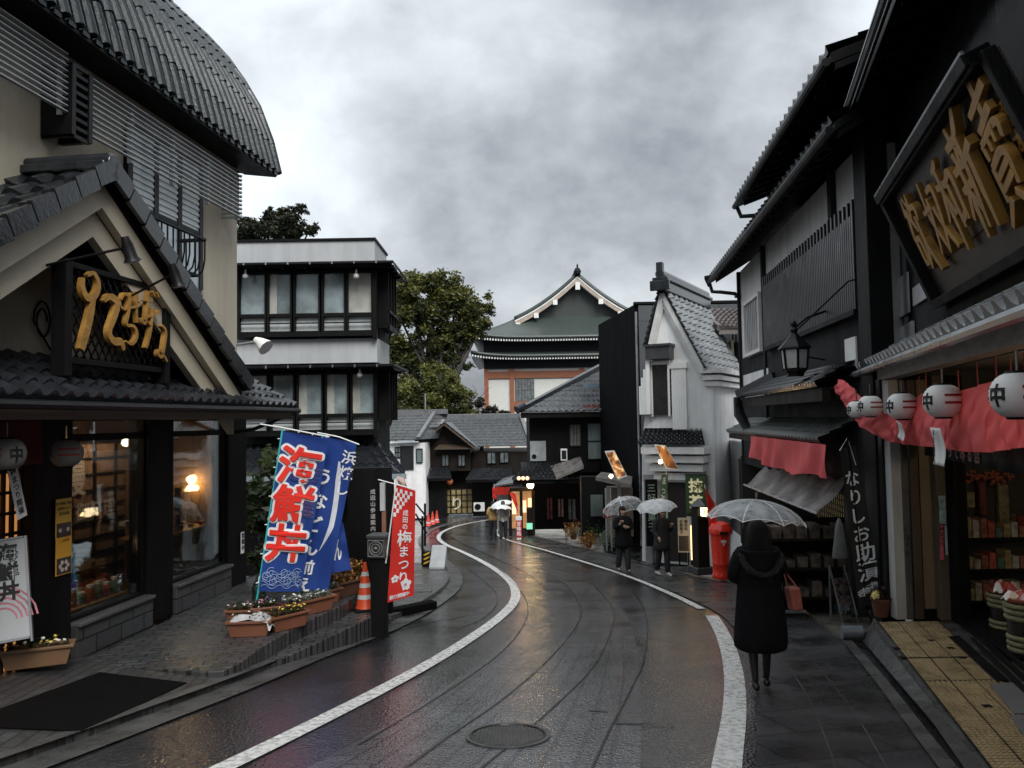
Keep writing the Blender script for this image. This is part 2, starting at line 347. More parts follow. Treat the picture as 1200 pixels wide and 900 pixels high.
def tiles(mb, P, nu, nv, amp=.05, step=.03, seg=6, crown=.6):
    """Pan tiles over a surface P(u, v) (u along the eave, v up the slope): real waves and stepped courses."""
    cols = nu*seg; rows = []
    for j in range(nv):
        v0, v1 = j/nv, (j+1)/nv
        for vv, lift in ((v0, step), (v1, 0.)): rows.append((vv, lift))
    def nrm(u, v):
        e = 1e-3; a = P(min(1, u+e), v)-P(max(0, u-e), v); b = P(u, min(1, v+e))-P(u, max(0, v-e)); n = a.cross(b)
        n = n.normalized(); return n if n.z >= 0 else -n
    vs = []
    for vv, lift in rows:
        n0 = nrm(.5, vv)
        for i in range(cols+1):
            u = i/cols; ph = (i % seg)/seg
            h = amp*(max(0, cos(2*pi*ph))**crown if cos(2*pi*ph) > 0 else -.45*abs(cos(2*pi*ph)))
            vs.append(P(u, vv)+n0*(h+lift))
    W = cols+1; fs = [(r*W+i, r*W+i+1, (r+1)*W+i+1, (r+1)*W+i) for r in range(len(rows)-1) for i in range(cols)]
    mb.add(vs, fs)
    # front lip of the eave
    n0 = nrm(.5, 0); lip = [P(i/cols, 0)-n0*.03 for i in range(cols+1)]
    mb.add(vs[:W]+lip, [(i, i+1, W+i+1, W+i) for i in range(cols)])
    return mb
def bil(a, b, c, d):
    a, b, c, d = map(Vector, (a, b, c, d))   # a,b along the eave; c above b, d above a
    return lambda u, v: (a*(1-u)+b*u)*(1-v)+(d*(1-u)+c*u)*v

# common materials
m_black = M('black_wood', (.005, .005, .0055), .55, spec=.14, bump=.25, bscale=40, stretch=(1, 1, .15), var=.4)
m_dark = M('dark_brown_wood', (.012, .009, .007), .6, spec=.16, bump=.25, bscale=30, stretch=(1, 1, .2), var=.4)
m_brown = M('brown_timber', (.06, .041, .028), .55, bump=.2, bscale=25, stretch=(.3, 1, 1), var=.3)
m_tile = M('wet_grey_tile', (.018, .020, .023), .17, bump=.15, bscale=25, var=.45, vscale=5, wet=.3)
m_tile_b = M('wet_blue_tile', (.012, .019, .022), .26, spec=.3, bump=.12, bscale=25, var=.35, vscale=4, wet=.3)
m_tile_l = M('pale_grey_tile', (.105, .112, .117), .3, bump=.15, bscale=25, var=.35, vscale=4, wet=.2)
m_metal = M('black_metal', (.006, .006, .007), .45, spec=.2, var=.2)
m_steel = M('grey_steel', (.35, .36, .37), .3, metal=.8, var=.15)
m_white = M('white_plaster', (.84, .84, .83), .7, streak=.20, bump=.08, bscale=60, var=.10, vscale=1.2)
m_cream = M('cream_render', (.47, .43, .335), .8, streak=.16, bump=.35, bscale=70, var=.13, vscale=.9)
m_barge = M('cream_paint', (.47, .42, .325), .6, var=.10, bump=.1)
m_soot = M('dark_plaster', (.02, .022, .024), .75, spec=.12, bump=.1, var=.3)
m_gold = M('gold_leaf', (.42, .22, .05), .38, metal=.3, bump=.3, bscale=25, var=.25, vscale=6)
m_wpaint = M('white_paint', (.78, .78, .76), .5, var=.05)
m_redc = cloth('red_cloth', (.62, .035, .02), .75, .25)
m_paper = M('white_paper', (.75, .75, .73), .7, var=.05)
m_ink = M('black_ink', (.01, .01, .011), .6, var=.1)
m_redink = M('red_ink', (.45, .03, .025), .6, var=.1)
m_pane = glass('window_glass')
m_panedark = glass('dim_glass', (.35, .38, .4), .22, .04, .75)
m_warm = M('warm_lamp', (1, .62, .25), .5, emit=14., ecol=(1, .55, .18), var=0)
# ================================================================ THE SETTING: ground, road, pavements
def resample(pts, n):
    L = [0.]
    for a, b in zip(pts, pts[1:]): L.append(L[-1]+(b-a).length)
    out = []
    for k in range(n+1):
        s = L[-1]*k/n; i = 0
        while i < len(L)-2 and L[i+1] < s: i += 1
        t = (s-L[i])/max(1e-9, L[i+1]-L[i]); out.append(pts[i].lerp(pts[i+1], t))
    return out
def smooth_line(pts, it=2):
    for _ in range(it):
        q = [pts[0]]
        for a, b in zip(pts, pts[1:]): q += [a.lerp(b, .25), a.lerp(b, .75)]
        pts = q+[pts[-1]]
    return pts
def gline(px, it=2): return smooth_line([gr(*p) for p in px], it)
def strip(name, La, Lb, dz, mat, n=60, m=6, kind='structure', zf=None):
    A, B = resample(La, n), resample(Lb, n); mb = MB()
    def fn(u, v):
        i = min(n-1, int(u*n)); t = u*n-i
        p = A[i].lerp(A[i+1], t).lerp(B[i].lerp(B[i+1], t), v)
        return Vector((p.x, p.y, (zf(p.x, p.y, v) if zf else g(p.y))+dz))
    mb.grid(fn, n, m); o = mb.build(name, mat, smooth='all', recenter=False)
    uvl = o.data.uv_layers.new(name='UVMap'); La_ = sum((q-p).length for p, q in zip(A, A[1:])); W0 = sum((p-q).length for p, q in zip(A, B))/len(A)
    for lp in o.data.loops: vi = lp.vertex_index; uvl.data[lp.index].uv = ((vi % (n+1))/n*La_, (vi//(n+1))/m*W0)
    return tag(o, kind=kind)
def ribbon(name, line, wid, dz, mat, n=70, kind='structure', parent=None):
    P = resample(line, n); mb = MB(); vs = []
    for i, p in enumerate(P):
        d = P[min(n, i+1)]-P[max(0, i-1)]; d.z = 0; d.normalize(); a = Vector((-d.y, d.x, 0))*wid/2
        for s in (1, -1):
            q = p+a*s; vs.append((q.x, q.y, g(q.y)+dz))
    mb.add(vs, [(2*i, 2*i+1, 2*i+3, 2*i+2) for i in range(n)])
    o = mb.build(name, mat, recenter=False); return tag(o, kind=kind)
m_earth = wet_asphalt('worn_asphalt', (.03, .031, .033), .15, .4, .5, 90)
m_asph = wet_asphalt('wet_dark_asphalt', (.022, .023, .026), .08, .28, .95, 36, .8)
m_lane = wet_asphalt('wet_pale_asphalt', (.062, .066, .072), .10, .28, .85, 42, .9, (.42, .21))
m_slab = brick('wet_slab_paving', (.020, .021, .023), (.032, .033, .036), (.008, .008, .008), .9, .6, .012, .5, .6, rot=radians(-14), wet=.36)
m_paver = brick('dark_brick_paving', (.025, .025, .025), (.045, .045, .044), (.018, .018, .018), .23, .115, .012, .5, .7, rot=radians(83), wet=.2)
m_terr = brick('terrace_brick_paving', (.036, .037, .038), (.06, .061, .062), (.012, .012, .012), .24, .10, .012, .36, .6, rot=radians(-7), wet=.24)
m_edge = M('worn_concrete', (.065, .065, .063), .38, bump=.4, bscale=40, var=.35, vscale=3, wet=.25)
m_line = M('worn_road_paint', (.58, .58, .56), .34, bump=.5, bscale=70, var=.38, vscale=18, wet=.25)

xs = [-300, -150, -80, -40, -20, -10, 0, 10, 20, 40, 80, 150, 300]; ys = [-25, -10, -4]+[i*1.0 for i in range(0, 60)]+[60, 68, 78, 90, 110, 140, 200, 300, 600, 1400]
mb = MB(); mb.add([(x, y, g(y)-.08) for y in ys for x in xs], [(j*13+i, j*13+i+1, (j+1)*13+i+1, (j+1)*13+i) for j in range(len(ys)-1) for i in range(12)])
tag(mb.build('ground', m_earth, smooth='all', recenter=False), kind='structure')

LW = lambda Y: -6+.125*Y                    # the facade line of the left-hand shop
kerbL = gline([(-260, 985), (-60, 918), (0, 897), (100, 862), (165, 838), (255, 806), (350, 768), (445, 735), (500, 706), (524, 688), (528, 673), (516, 657), (502, 648), (494, 640), (488, 630), (505, 618), (545, 608)])
kerbR = gline([(1330, 1180), (1110, 900), (1060, 835), (1030, 795), (1000, 760), (970, 725), (935, 700), (890, 688), (820, 676), (760, 662), (700, 646), (640, 632), (606, 622), (612, 616), (630, 609)])
strip('road', kerbL, kerbR, -.03, m_asph, 90, 10)
laneA = gline([(120, 1010), (350, 900), (480, 830), (600, 748), (640, 700), (632, 676), (575, 650), (532, 632), (528, 624), (560, 614), (600, 609)])
laneB = gline([(730, 1010), (752, 900), (752, 830), (748, 760), (735, 712), (690, 682), (640, 658), (598, 638), (572, 629), (580, 620), (620, 611)])
strip('road_lane', laneA, laneB, -.022, m_lane, 90, 8)
ribbon('road_line', gline([(20, 1003), (260, 899), (480, 790), (562, 740), (598, 712), (606, 697), (600, 680), (575, 662), (545, 647), (520, 637), (512, 629), (520, 621), (545, 613), (590, 606)]), .19, -.017, m_line)
ribbon('road_line', gline([(842, 1010), (850, 900), (862, 830), (860, 780), (848, 742), (834, 720)]), .2, -.017, m_line)
ribbon('road_line', gline([(822, 712), (790, 696), (740, 675), (690, 659), (640, 644), (603, 635), (584, 628), (580, 622), (590, 616)]), .14, -.017, m_line)
m_seam = M('dark_joint', (.012, .012, .012), .3, var=.2)
for px in ([(630, 665), (663, 682), (680, 705), (683, 722), (653, 763), (587, 820), (540, 850), (430, 930)],
           [(693, 682), (715, 705), (722, 722), (707, 763), (690, 787), (663, 813), (630, 843), (560, 900)],
           [(580, 662), (612, 690), (622, 715), (600, 755), (520, 812), (420, 870)],
           [(548, 665), (575, 685), (586, 700), (572, 722), (530, 738)],
           [(742, 690), (760, 720), (757, 770), (735, 815), (715, 850), (690, 905)]):
    ribbon('road_joint', gline(px), .018, -.016, m_seam)
for a, b in (((455, 738), (545, 720)), ((690, 830), (712, 832)), ((720, 845), (790, 847)), ((655, 680), (700, 679))):
    ribbon('road_joint', [gr(*a), gr(*b)], .03, -.015, m_seam, 4)
# gutters
strip('gutter', kerbL, [p+Vector((.34, -.05, 0)) for p in kerbL], -.012, m_edge, 90, 2)
# right-hand pavement, flush, big wet slabs
padA = gline([(880, 1010), (886, 900), (888, 820), (880, 765), (862, 734), (838, 714), (800, 697), (740, 673), (690, 657), (640, 643), (610, 634)])
kerbR2 = gline([(1330, 1180), (1110, 900), (1060, 835), (1030, 795), (1000, 760), (970, 725), (935, 700), (890, 688), (820, 676), (760, 662), (700, 646), (640, 632), (618, 626)])
strip('right_pavement', padA, kerbR2, -.012, m_slab, 80, 6)
ribbon('kerb_edging', kerbR, .12, .012, m_edge, 90)
for px in ([(905, 760), (940, 800), (975, 880), (985, 930)], [(870, 705), (905, 735), (945, 765), (1000, 830), (1040, 900)]):
    ribbon('pavement_joint', gline(px), .014, -.006, M('pale_joint', (.06, .06, .058), .4), 40)

# left-hand pavement rising a little to the shop front
KX = resample(kerbL, 300)
def kerbX(Y):
    b = min((p for p in KX if p.y < 12.5), key=lambda p: abs(p.y-Y)); return b.x
def lswz(x, y):
    k = kerbX(y); s = max(0, min(1.1, (k-x)/max(.5, k-LW(y)))); return g(y)+.05+.15*s
def on_lsw(px, py):
    d = ray(px, py); lo, hi = 2, 14
    for _ in range(50):
        m = (lo+hi)/2; p = d*m
        if p.z > lswz(p.x, p.y): lo = m
        else: hi = m
    return d*lo
mb = MB(); nY = 50
mb.grid(lambda u, v: (lambda y: (lambda x: Vector((x, y, lswz(x, y))))(kerbX(y)*(1-v)+(LW(y)-1.2)*v))(2.6+u*9.6), nY, 10)
mb.grid(lambda u, v: (lambda y: Vector((kerbX(y)+.02*v, y, lswz(kerbX(y), y)-.16*v)))(2.6+u*9.6), nY, 1)
tag(mb.build('left_pavement', m_paver, smooth='all', recenter=False), kind='structure')
ribbon('kerb_edging', [p+Vector((-.02, 0, 0)) for p in KX if p.y < 12.6], .13, .062, m_edge, 70)

# level tiled terrace in front of the left shop, and its lower step
ZT, ZL = -2.56, -2.74
def flat(name, px, z, depth, mat, extra=(), bevel=.012):
    pts = [on_z(x, y, z) for x, y in px]+[Vector((x, y, z)) for x, y in extra]
    mb = MB(); mb.prism(pts, (0, 0, -depth)); return tag(mb.build(name, mat, bevel=bevel, recenter=True), kind='structure')
flat('terrace', [(95, 777), (235, 787), (262, 786), (282, 776), (310, 756), (350, 733), (405, 707), (418, 697)], ZT, 1.2, m_terr, [(-3.3, 13.4), (-4.4, 13.4), (LW(12)+.02, 12.)])
flat('lower_terrace', [(296, 788), (350, 763), (400, 740), (447, 717), (430, 700)], ZL, 1.0, m_terr, [(-3.2, 12.0), (-3.8, 9.2)])
# tiled corner of the pavement beyond the stone post
m_rib = brick('ribbed_paving', (.05, .05, .05), (.075, .075, .073), (.02, .02, .02), 1.2, .13, .02, .4, .8, rot=radians(-25), wet=.25, off=.3)
c = [p for p in KX if 11.8 < p.y < 24]
mb = MB(); left = [Vector((-4.0, 12.6, 0)), Vector((-4.2, 17, 0)), Vector((-4.5, 24, 0))]
L_, C_ = resample(left, 40), resample(c, 40)
mb.grid(lambda u, v: (lambda p: Vector((p.x, p.y, g(p.y)+.07)))(C_[int(u*40)].lerp(L_[int(u*40)], v)), 40, 6)
mb.grid(lambda u, v: (lambda p: Vector((p.x+.01*v, p.y, g(p.y)+.07-.14*v)))(C_[int(u*40)]), 40, 1)
tag(mb.build('corner_pavement', m_rib, recenter=False), kind='structure')
# right: raised platform with tactile paving before the near shop (its facade line X = 2.35+.2997Y)
TR = .2997
PZ = lambda Y: -2.17-.043*Y
def on_pz(px, py):
    d = ray(px, py); return d*(-2.17/(d.z+.043))
m_tact = M('ochre_tactile_paving', (.22, .165, .09), .38, bump=.4, bscale=60, var=.35, vscale=4, wet=.3)
def strip2(name, D0, D1, y0, y1, mat, dz=0., thick=.0):
    mb = MB(); n = 24
    P = lambda D, y, z: Vector((D+TR*y, y, z))
    ysn = [y0+(y1-y0)*i/n for i in range(n+1)]
    mb.add([P(D, y, PZ(y)+dz) for y in ysn for D in (D0, D1)], [(2*i, 2*i+1, 2*i+3, 2*i+2) for i in range(n)])
    if thick:
        mb.add([P(D0, y, PZ(y)+dz-k) for y in ysn for k in (0, thick)], [(2*i, 2*i+1, 2*i+3, 2*i+2) for i in range(n)])
        mb.add([P(D0, y1, PZ(y1)+dz), P(D1, y1, PZ(y1)+dz), P(D1, y1, PZ(y1)+dz-thick), P(D0, y1, PZ(y1)+dz-thick)], [(0, 1, 2, 3)])
    return tag(mb.build(name, mat, recenter=False), kind='structure')
strip2('shop_floor', 1.55, 9.0, 1.0, 9.75, m_edge, -.012, .9)
tactile = strip2('tactile_paving', 1.60, 2.34, 1.0, 9.7, m_tact)
mb = MB()      # raised bars of the tactile paving, its joints and lids
yy = 4.4
while yy < 9.6:
    if not 7.24 < yy < 8.04:
        for D in ([1.63+.047*q for q in range(15)]): mb.box(D+TR*yy-.013, D+TR*yy+.013, yy, yy+.030, PZ(yy)-.004, PZ(yy)+.006)
    yy += .05
tag(mb.build('tactile_paving_bars', M('ochre_bar', (.27, .205, .115), .32, var=.3, vscale=5, wet=.2), recenter=False), kind='structure')
mb = MB(); ysn = [1+9.0*i/24 for i in range(25)]      # worn concrete ramp from the paving down to the kerb
mb.add([Vector((1.6+TR*y, y, PZ(y)-.012)) for y in ysn]+[Vector((1.6-.16+TR*y, y, min(PZ(y)-.03, g(y)+.0))) for y in ysn], [(i, i+1, 26+i, 25+i) for i in range(24)])
tag(mb.build('kerb_ramp_slope', M('dark_wet_concrete', (.05, .05, .048), .35, bump=.4, bscale=40, var=.35, wet=.2), recenter=False), kind='structure')
for k in (1.6, 1.84, 2.08, 2.34):
    strip2('paving_joint', k-.006, k+.008, 1.0, 9.7, m_seam, .003)
for y0, y1 in ((8.02, 8.06), (7.22, 7.26)):
    strip2('paving_joint', 1.6, 2.34, y0, y1, m_seam, .0035)
# ================================================================ LEFT: the restaurant with gabled porch
FL = Frame(-6, .125, 4.0, ZT)
LS = fthing(FL, 'restaurant_building', 'cream rendered shop building with tiled porch gable and louvred upper storey', 'building')
xE = FL.hit(278, 330, .1)[0]
EAVE_Y = -.45
xR, zR = FL.hit(325, 205, EAVE_Y)
mb = MB(); mb.box(-5, xE, .1, 5.2, 3.0, zR+.55); mb.build('upper_wall', m_cream, LS, bevel=.01)
prof = [FL.end(x, y, xR) for x, y in ((325, 205), (316, 168), (301, 128), (284, 99), (265, 72), (240, 45), (215, 22), (185, 0), (120, -42))]
def PR(u, v):
    t = v*(len(prof)-1); i = min(len(prof)-2, int(t)); t -= i
    y = prof[i][0]*(1-t)+prof[i+1][0]*t; z = prof[i][1]*(1-t)+prof[i+1][1]*t
    return Vector((-5+(xR+5)*u, y, z))
mb = MB(); mb.grid(PR, 4, 16)
nc = int((xR+5)/.215)
for k in range(nc+1):
    for j in range(9):
        a_, b_ = PR(k/nc, j/9), PR(k/nc, (j+1.04)/9 if j < 8 else 1.); o_ = Vector((0, -.02, .03)); mb.tube([a_+o_, a_.lerp(b_, .5)+o_*.9, b_+o_*.6], [.060, .057, .051], 8)
    if k < nc: a_, b_ = PR((k+.25)/nc, 0), PR((k+.75)/nc, 0); mb.bar(a_+Vector((0, 0, -.01)), b_+Vector((0, 0, -.01)), .05, .05)
up_roof = mb.build('upper_roof', m_tile_b, LS, smooth=True)
mb = MB(); pts = [(xR-.02, p[0], p[1]-.04) for p in prof]+[(xR-.02, prof[-1][0], zR+.3), (xR-.02, .12, zR+.05)]
mb.prism(pts, (-.06, 0, 0))
mb.hexa([(-5, EAVE_Y, zR-.06), (xR-.05, EAVE_Y, zR-.06), (xR-.05, .12, zR+.02), (-5, .12, zR+.02), (-5, EAVE_Y, zR-.02), (xR-.05, EAVE_Y, zR-.02), (xR-.05, .12, zR+.10), (-5, .12, zR+.10)])
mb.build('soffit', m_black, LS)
mb = MB(); mb.tube([(xR+.02, p[0], p[1]+.03) for p in prof], .075, 8); mb.build('verge_roll', m_tile, up_roof, smooth=True)
# louvres
LY = -.24
def louvre(px0, px1, top, bot, end_return):
    x0, x1 = (FL.hit(px0, 100, LY)[0], FL.hit(px1, 230, LY)[0]); mb = MB()
    zt, zb = FL.hit(*top, LY)[1], FL.hit(*bot, LY)[1]
    n = 11
    for k in range(n):
        z = zb+(zt-zb)*k/(n-1); mb.hexa([(x0, LY, z), (x1, LY, z), (x1, LY+.03, z-.012), (x0, LY+.03, z-.012), (x0, LY, z+.013), (x1, LY, z+.013), (x1, LY+.03, z+.001), (x0, LY+.03, z+.001)])
        if end_return: mb.box(x1-.03, x1, LY, .1, z, z+.03)
    m = max(3, int((x1-x0)/.85))
    for k in range(m+1):
        x = x0+(x1-x0)*k/m; mb.box(x-.025, x+.025, LY+.065, LY+.12, zb-.03, zt)
    mb.build('louvre_screen', M('grey_louvre', (.30, .32, .33), .3, var=.2, wet=.2), LS)
    return x0, x1, zb, zt
louvre(-260, 79, (0, 10), (0, 86), False)
lx0, lx1, lzb, lzt = louvre(103, 284, (283, 207), (283, 255), True)
x0 = FL.hit(82, 120, LY)[0]; x1 = FL.hit(102, 120, LY)[0]; mb = MB()
zb_ = FL.hit(82, 158, LY)[1]
for k in range(9):
    z = zb_+(lzt-zb_)*k/8; mb.box(x0, x1, LY-.04, LY-.01, z-.02, z+.02); mb.box(x0, x0+.03, LY-.04, .1, z-.02, z+.02)
for x in (x0, x1): mb.box(x-.03, x+.03, LY-.05, .08, zb_, lzt)
mb.build('louvre_frame', m_metal, LS)
# upper window and its balcony rail
wx0, wx1 = FL.hit(147, 230, .1)[0], FL.hit(231, 300, .1)[0]; wzb = FL.hit(200, 330, .1)[1]; wzt = lzt-.1
mb = MB()
for k in range(4):
    x = wx0+(wx1-wx0)*k/3; mb.box(x-.05, x+.05, .03, .12, wzb, wzt)
mb.box(wx0, wx1, .03, .12, wzb-.06, wzb); mb.box(wx0, wx1, .03, .12, wzt, wzt+.08); mb.box(wx0, wx1, .035, .115, (wzb+wzt)/2-.1, (wzb+wzt)/2-.05)
wf = mb.build('window', m_metal, LS)
mb = MB(); mb.box(wx0, wx1, .05, .09, wzb, wzt); mb.build('pane', M('blue_grey_blind', (.42, .50, .55), .12, var=.12, vscale=1.2), wf)
mb = MB()
for k in range(13):
    z = (wzb+wzt)/2+k*.085; mb.box(wx0+.03, wx1-.03, .036, .052, z, z+.04)
mb.build('blind', M('pale_slat', (.62, .65, .66), .4), wf)
BY = -.36
bx0, bzt = FL.hit(152, 240, BY); bx1, bzt2 = FL.hit(240, 281, BY); bzb = FL.hit(238, 322, BY)[1]; bzt = bzt2
mb = MB(); mb.tube([(bx0, .08, bzt), (bx0, BY, bzt), (bx1, BY, bzt), (bx1, .08, bzt)], .028, 6)
mb.tube([(bx0, .08, bzb), (bx0, BY+.1, bzb), (bx1, BY+.1, bzb), (bx1, .08, bzb)], .022, 6)
n = 13
for k in range(n+1):
    x = bx0+(bx1-bx0)*k/n; mb.tube([(x, BY, bzt), (x, BY, bzb+.22), (x, BY+.03, bzb+.07), (x, BY+.1, bzb)], .012, 5)
for k in (1, 2): mb.tube([(bx1, BY+.14*k, bzt), (bx1, BY+.14*k, bzb)], .012, 5)
mb.build('balcony_rail', m_metal, LS, smooth=True)
# porch gable
GY = -.75
ax, azz = FL.hit(120, 208, GY); fx, fz = FL.hit(282, 458, GY)
sl_ = (azz-fz)/(fx-ax)
def gable_band(y0, y1, o0, o1, mat, name, hip=True):
    mb = MB()
    for s in (1, -1):
        a, b = (ax, azz-o0), (ax+s*(fx-ax), fz-o0); c, d = (ax+s*(fx-ax), fz-o1), (ax, azz-o1)
        mb.prism([(a[0], y0, a[1]), (b[0], y0, b[1]), (c[0], y0, c[1]), (d[0], y0, d[1])], (0, y1-y0, 0))
    return mb.build(name, mat, LS)
gable_band(GY, GY+.10, .06, .32, m_barge, 'bargeboard')
gable_band(GY+.102, GY+.2, .34, .62, m_barge, 'bargeboard')
gable_band(GY-.02, .12, .0, .055, m_black, 'porch_soffit')
gable_band(GY+.205, .1, .36, .42, m_dark, 'porch_soffit')
for s in (1, -1):
    mb = MB()
    a, b = Vector((ax+s*(fx-ax)*1.02, GY-.07, fz+.02)), Vector((ax+s*(fx-ax)*1.02, .12, fz+.02)); c, d = Vector((ax, .12, azz+.05)), Vector((ax, GY-.07, azz+.05))
    tiles(mb, bil(a, b, c, d), 3, 11, .05, .05, 6)
    for k in range(11):       # verge tiles, one per course
        p = a.lerp(d, (k+.02)/11); q = a.lerp(d, (k+1.0)/11)
        mb.bar(p+Vector((0, -.06, .06)), q+Vector((0, -.06, .03)), .2, .05, (0, 1, 0)); mb.bar(p+Vector((0, .0, .10)), q+Vector((0, .0, .06)), .15, .1)
    mb.build('porch_roof', m_tile, LS, smooth=True)
mb = MB(); mb.box(ax-.12, ax+.12, GY-.10, .12, azz+.06, azz+.15); mb.tube([(ax, GY-.12, azz+.18), (ax, .12, azz+.18)], .075, 10); mb.tube([(ax, GY-.15, azz+.14), (ax, GY-.08, azz+.14)], .10, 12)
mb.build('ridge', m_tile, LS, smooth=True, bevel=.015)
# lower tiled eave
EY = -.95
ex1 = FL.hit(346, 489, EY)[0]; ez = FL.hit(200, 471, EY)[1]
tx1, tz1 = FL.hit(286, 448, .08)
mb = MB(); tiles(mb, bil((-4, EY, ez), (ex1, EY, ez), (tx1+.1, .1, ez+.5), (-4, .1, ez+.5)), 60, 4, .045, .035, 6); mb.build('eave_roof', m_tile, LS, smooth=True)
mb = MB(); mb.box(-4, ex1-.03, EY+.02, EY+.16, ez-.2, ez-.045); mb.hexa([(-4, EY+.16, ez-.18), (ex1-.05, EY+.16, ez-.18), (ex1-.05, 0, ez-.1), (-4, 0, ez-.1), (-4, EY+.16, ez-.12), (ex1-.05, EY+.16, ez-.12), (tx1, 0, ez+.25), (-4, 0, ez+.25)])
mb.build('fascia', m_brown, LS, bevel=.01)
mb = MB(); mb.tube([(-4, EY-.05, ez-.07), (ex1+.02, EY-.05, ez-.07)], .045, 8); mb.tube([(ex1-.05, EY-.02, ez-.09), (ex1-.1, -.3, ez-.35), (ex1-.3, -.05, ez-.4)], .03, 6); mb.build('gutter', m_metal, LS, smooth=True)
# ground floor
Z1 = ez-.15
X = lambda p: FL.hit(p, 600, 0)[0]
px_post = [(36, 82), (172, 201), (266, 287)]
for a, b in px_post:
    mb = MB(); mb.box(X(a), X(b), -.03, .25, 0, Z1); mb.build('post', m_black, LS, bevel=.012)
m_base = brick('dark_stone_facing', (.035, .037, .04), (.05, .052, .055), (.012, .012, .012), .45, .2, .012, .35, .6, wall=True, wet=.2)
zs = FL.hit(170, 697, 0)[1]
mb = MB(); mb.box(X(82)+.002, X(172)-.002, -.10, .22, -.3, zs-.04); mb.box(X(201)+.002, X(266)-.002, -.08, .22, -.3, zs-.04); mb.build('plinth', m_base, LS, bevel=.01)
mb = MB(); mb.box(X(82)+.003, X(172)-.003, -.14, .2, zs-.04, zs); mb.box(X(201)+.003, X(266)-.003, -.12, .2, zs-.04, zs); mb.build('sill', M('wet_sill', (.08, .08, .08), .25), LS, bevel=.008)
for a, b in ((82, 172), (201, 266)):
    x0, x1 = X(a), X(b); zt = Z1-.02; mb = MB()
    mb.box(x0, x1, .02, .1, Z1-.28, Z1-.2); mb.box(x0, x1, .02, .1, zs, zs+.04); mb.box(x0, x1, .02, .1, zt-.03, zt)
    mb.box(x0, x0+.04, .021, .099, zs, zt); mb.box(x1-.04, x1, .021, .099, zs, zt)
    f = mb.build('window', m_black, LS)
    mb = MB(); mb.box(x0, x1, .055, .065, zs, zt); mb.build('pane', glass('shop_glass', (.8, .82, .8), .05, .02, .6), f)
m_inwall = M('warm_interior_wall', (.18, .115, .07), .7, var=.3, vscale=1.5)
mb = MB(); xa, xb = -2.5, X(285)-.05
mb.box(xa, xb, 2.6, 2.7, 0, Z1+.1); mb.box(xa, xa+.05, .26, 2.6, 0, Z1); mb.box(xb-.05, xb, .26, 2.6, 0, Z1); mb.box(xa, xb, .26, 2.6, Z1, Z1+.08); mb.box(xa, xb, .02, 2.6, -.05, .0)

mb.build('interior_wall', m_inwall, LS)
# doorway with lit lattice screen
mb = MB(); m_lat = m_dark
xd0, xd1 = X(-120), X(36)
for k in range(14): 
    x = xd0+(xd1-xd0)*k/13; mb.box(x-.015, x+.015, .1, .14, 0, Z1-.3)
for k in range(12):
    z = k*.21; mb.box(xd0, xd1, .102, .138, z, z+.03)
dl = mb.build('lattice_door', m_lat, LS)
mb = MB(); mb.box(xd0, xd1, .15, .16, .05, Z1-.35); mb.build('paper_pane', M('lit_shoji', (.55, .28, .1), .8, emit=.16, ecol=(1, .42, .12), var=.5, vscale=1.5), dl)
mb = MB(); mb.box(X(-120), X(288), -.02, .3, Z1, Z1+.25); mb.build('lintel', m_black, LS)

# things fixed to or standing at the restaurant
def glow(loc, e, r=.05, col=(1, .6, .25), parent=None, name='lamp_or_fill_light'):
    l = bpy.data.lights.new(name, 'POINT'); l.energy = e; l.shadow_soft_size = r; l.color = col
    o = bpy.data.objects.new(name, l); COL.objects.link(o); o.location = loc
    if parent is not None: o.parent = parent
    return o
def place(t, fr, x, y, z, rz=0): t.location = fr.w(x, y, z); t.rotation_euler = (0, 0, fr.rz+rz); return t
# gilded name board on a diamond lattice
SY = -.62
s00 = FL.hit(72, 416, SY); s01 = FL.hit(80, 310, SY); s11 = FL.hit(190, 345, SY)
sx0, sx1, sz0, sz1 = s00[0], s11[0], s00[1]-.06, s01[1]
SG = thing('name_board', FL.w((sx0+sx1)/2, SY, sz0), FL.rz, 'gilded flowing name letters mounted on black diamond lattice in porch gable', 'sign')
wd, ht = sx1-sx0, sz1-sz0
mb = MB()
for x in (-wd/2, wd/2): mb.box(x-.05, x+.05, -.08, .08, -.15, ht+.04)
mb.box(-wd/2+.05, wd/2-.05, -.05, .05, ht-.03, ht+.03); mb.box(-wd/2+.05, wd/2-.05, -.05, .05, -.02, .04)
mb.build('frame', m_black, SG, bevel=.006)
mb = MB(); st = .115
for k in range(int((wd+ht/1.6)/st)+1):
    for s in (1, -1):
        x0 = -wd/2+k*st-(ht/1.6 if s > 0 else 0); p = [x0, 0.04]; q = [x0+s*ht/1.6*1, ht-.03] if s > 0 else [x0+0, .04]
        if s < 0: q = [x0-ht/1.6, ht-.03]
        def clip(a, b, t0=0., t1=1.):
            dx = b[0]-a[0]
            for lim, sg in ((-wd/2+.05, 1), (wd/2-.05, -1)):
                fa, fb = (a[0]-lim)*sg, (b[0]-lim)*sg
                if fa < 0 and fb < 0: return None
                if fa < 0: t0 = max(t0, fa/(fa-fb))
                if fb < 0: t1 = min(t1, fa/(fa-fb))
            return (t0, t1) if t0 < t1 else None
        c = clip(p, q)
        if c:
            A = (p[0]+(q[0]-p[0])*c[0], .01*s, p[1]+(q[1]-p[1])*c[0]); B = (p[0]+(q[0]-p[0])*c[1], .01*s, p[1]+(q[1]-p[1])*c[1])
            mb.bar(A, B, .014, .014, (0, 1, 0))
mb.build('lattice', m_metal, SG)
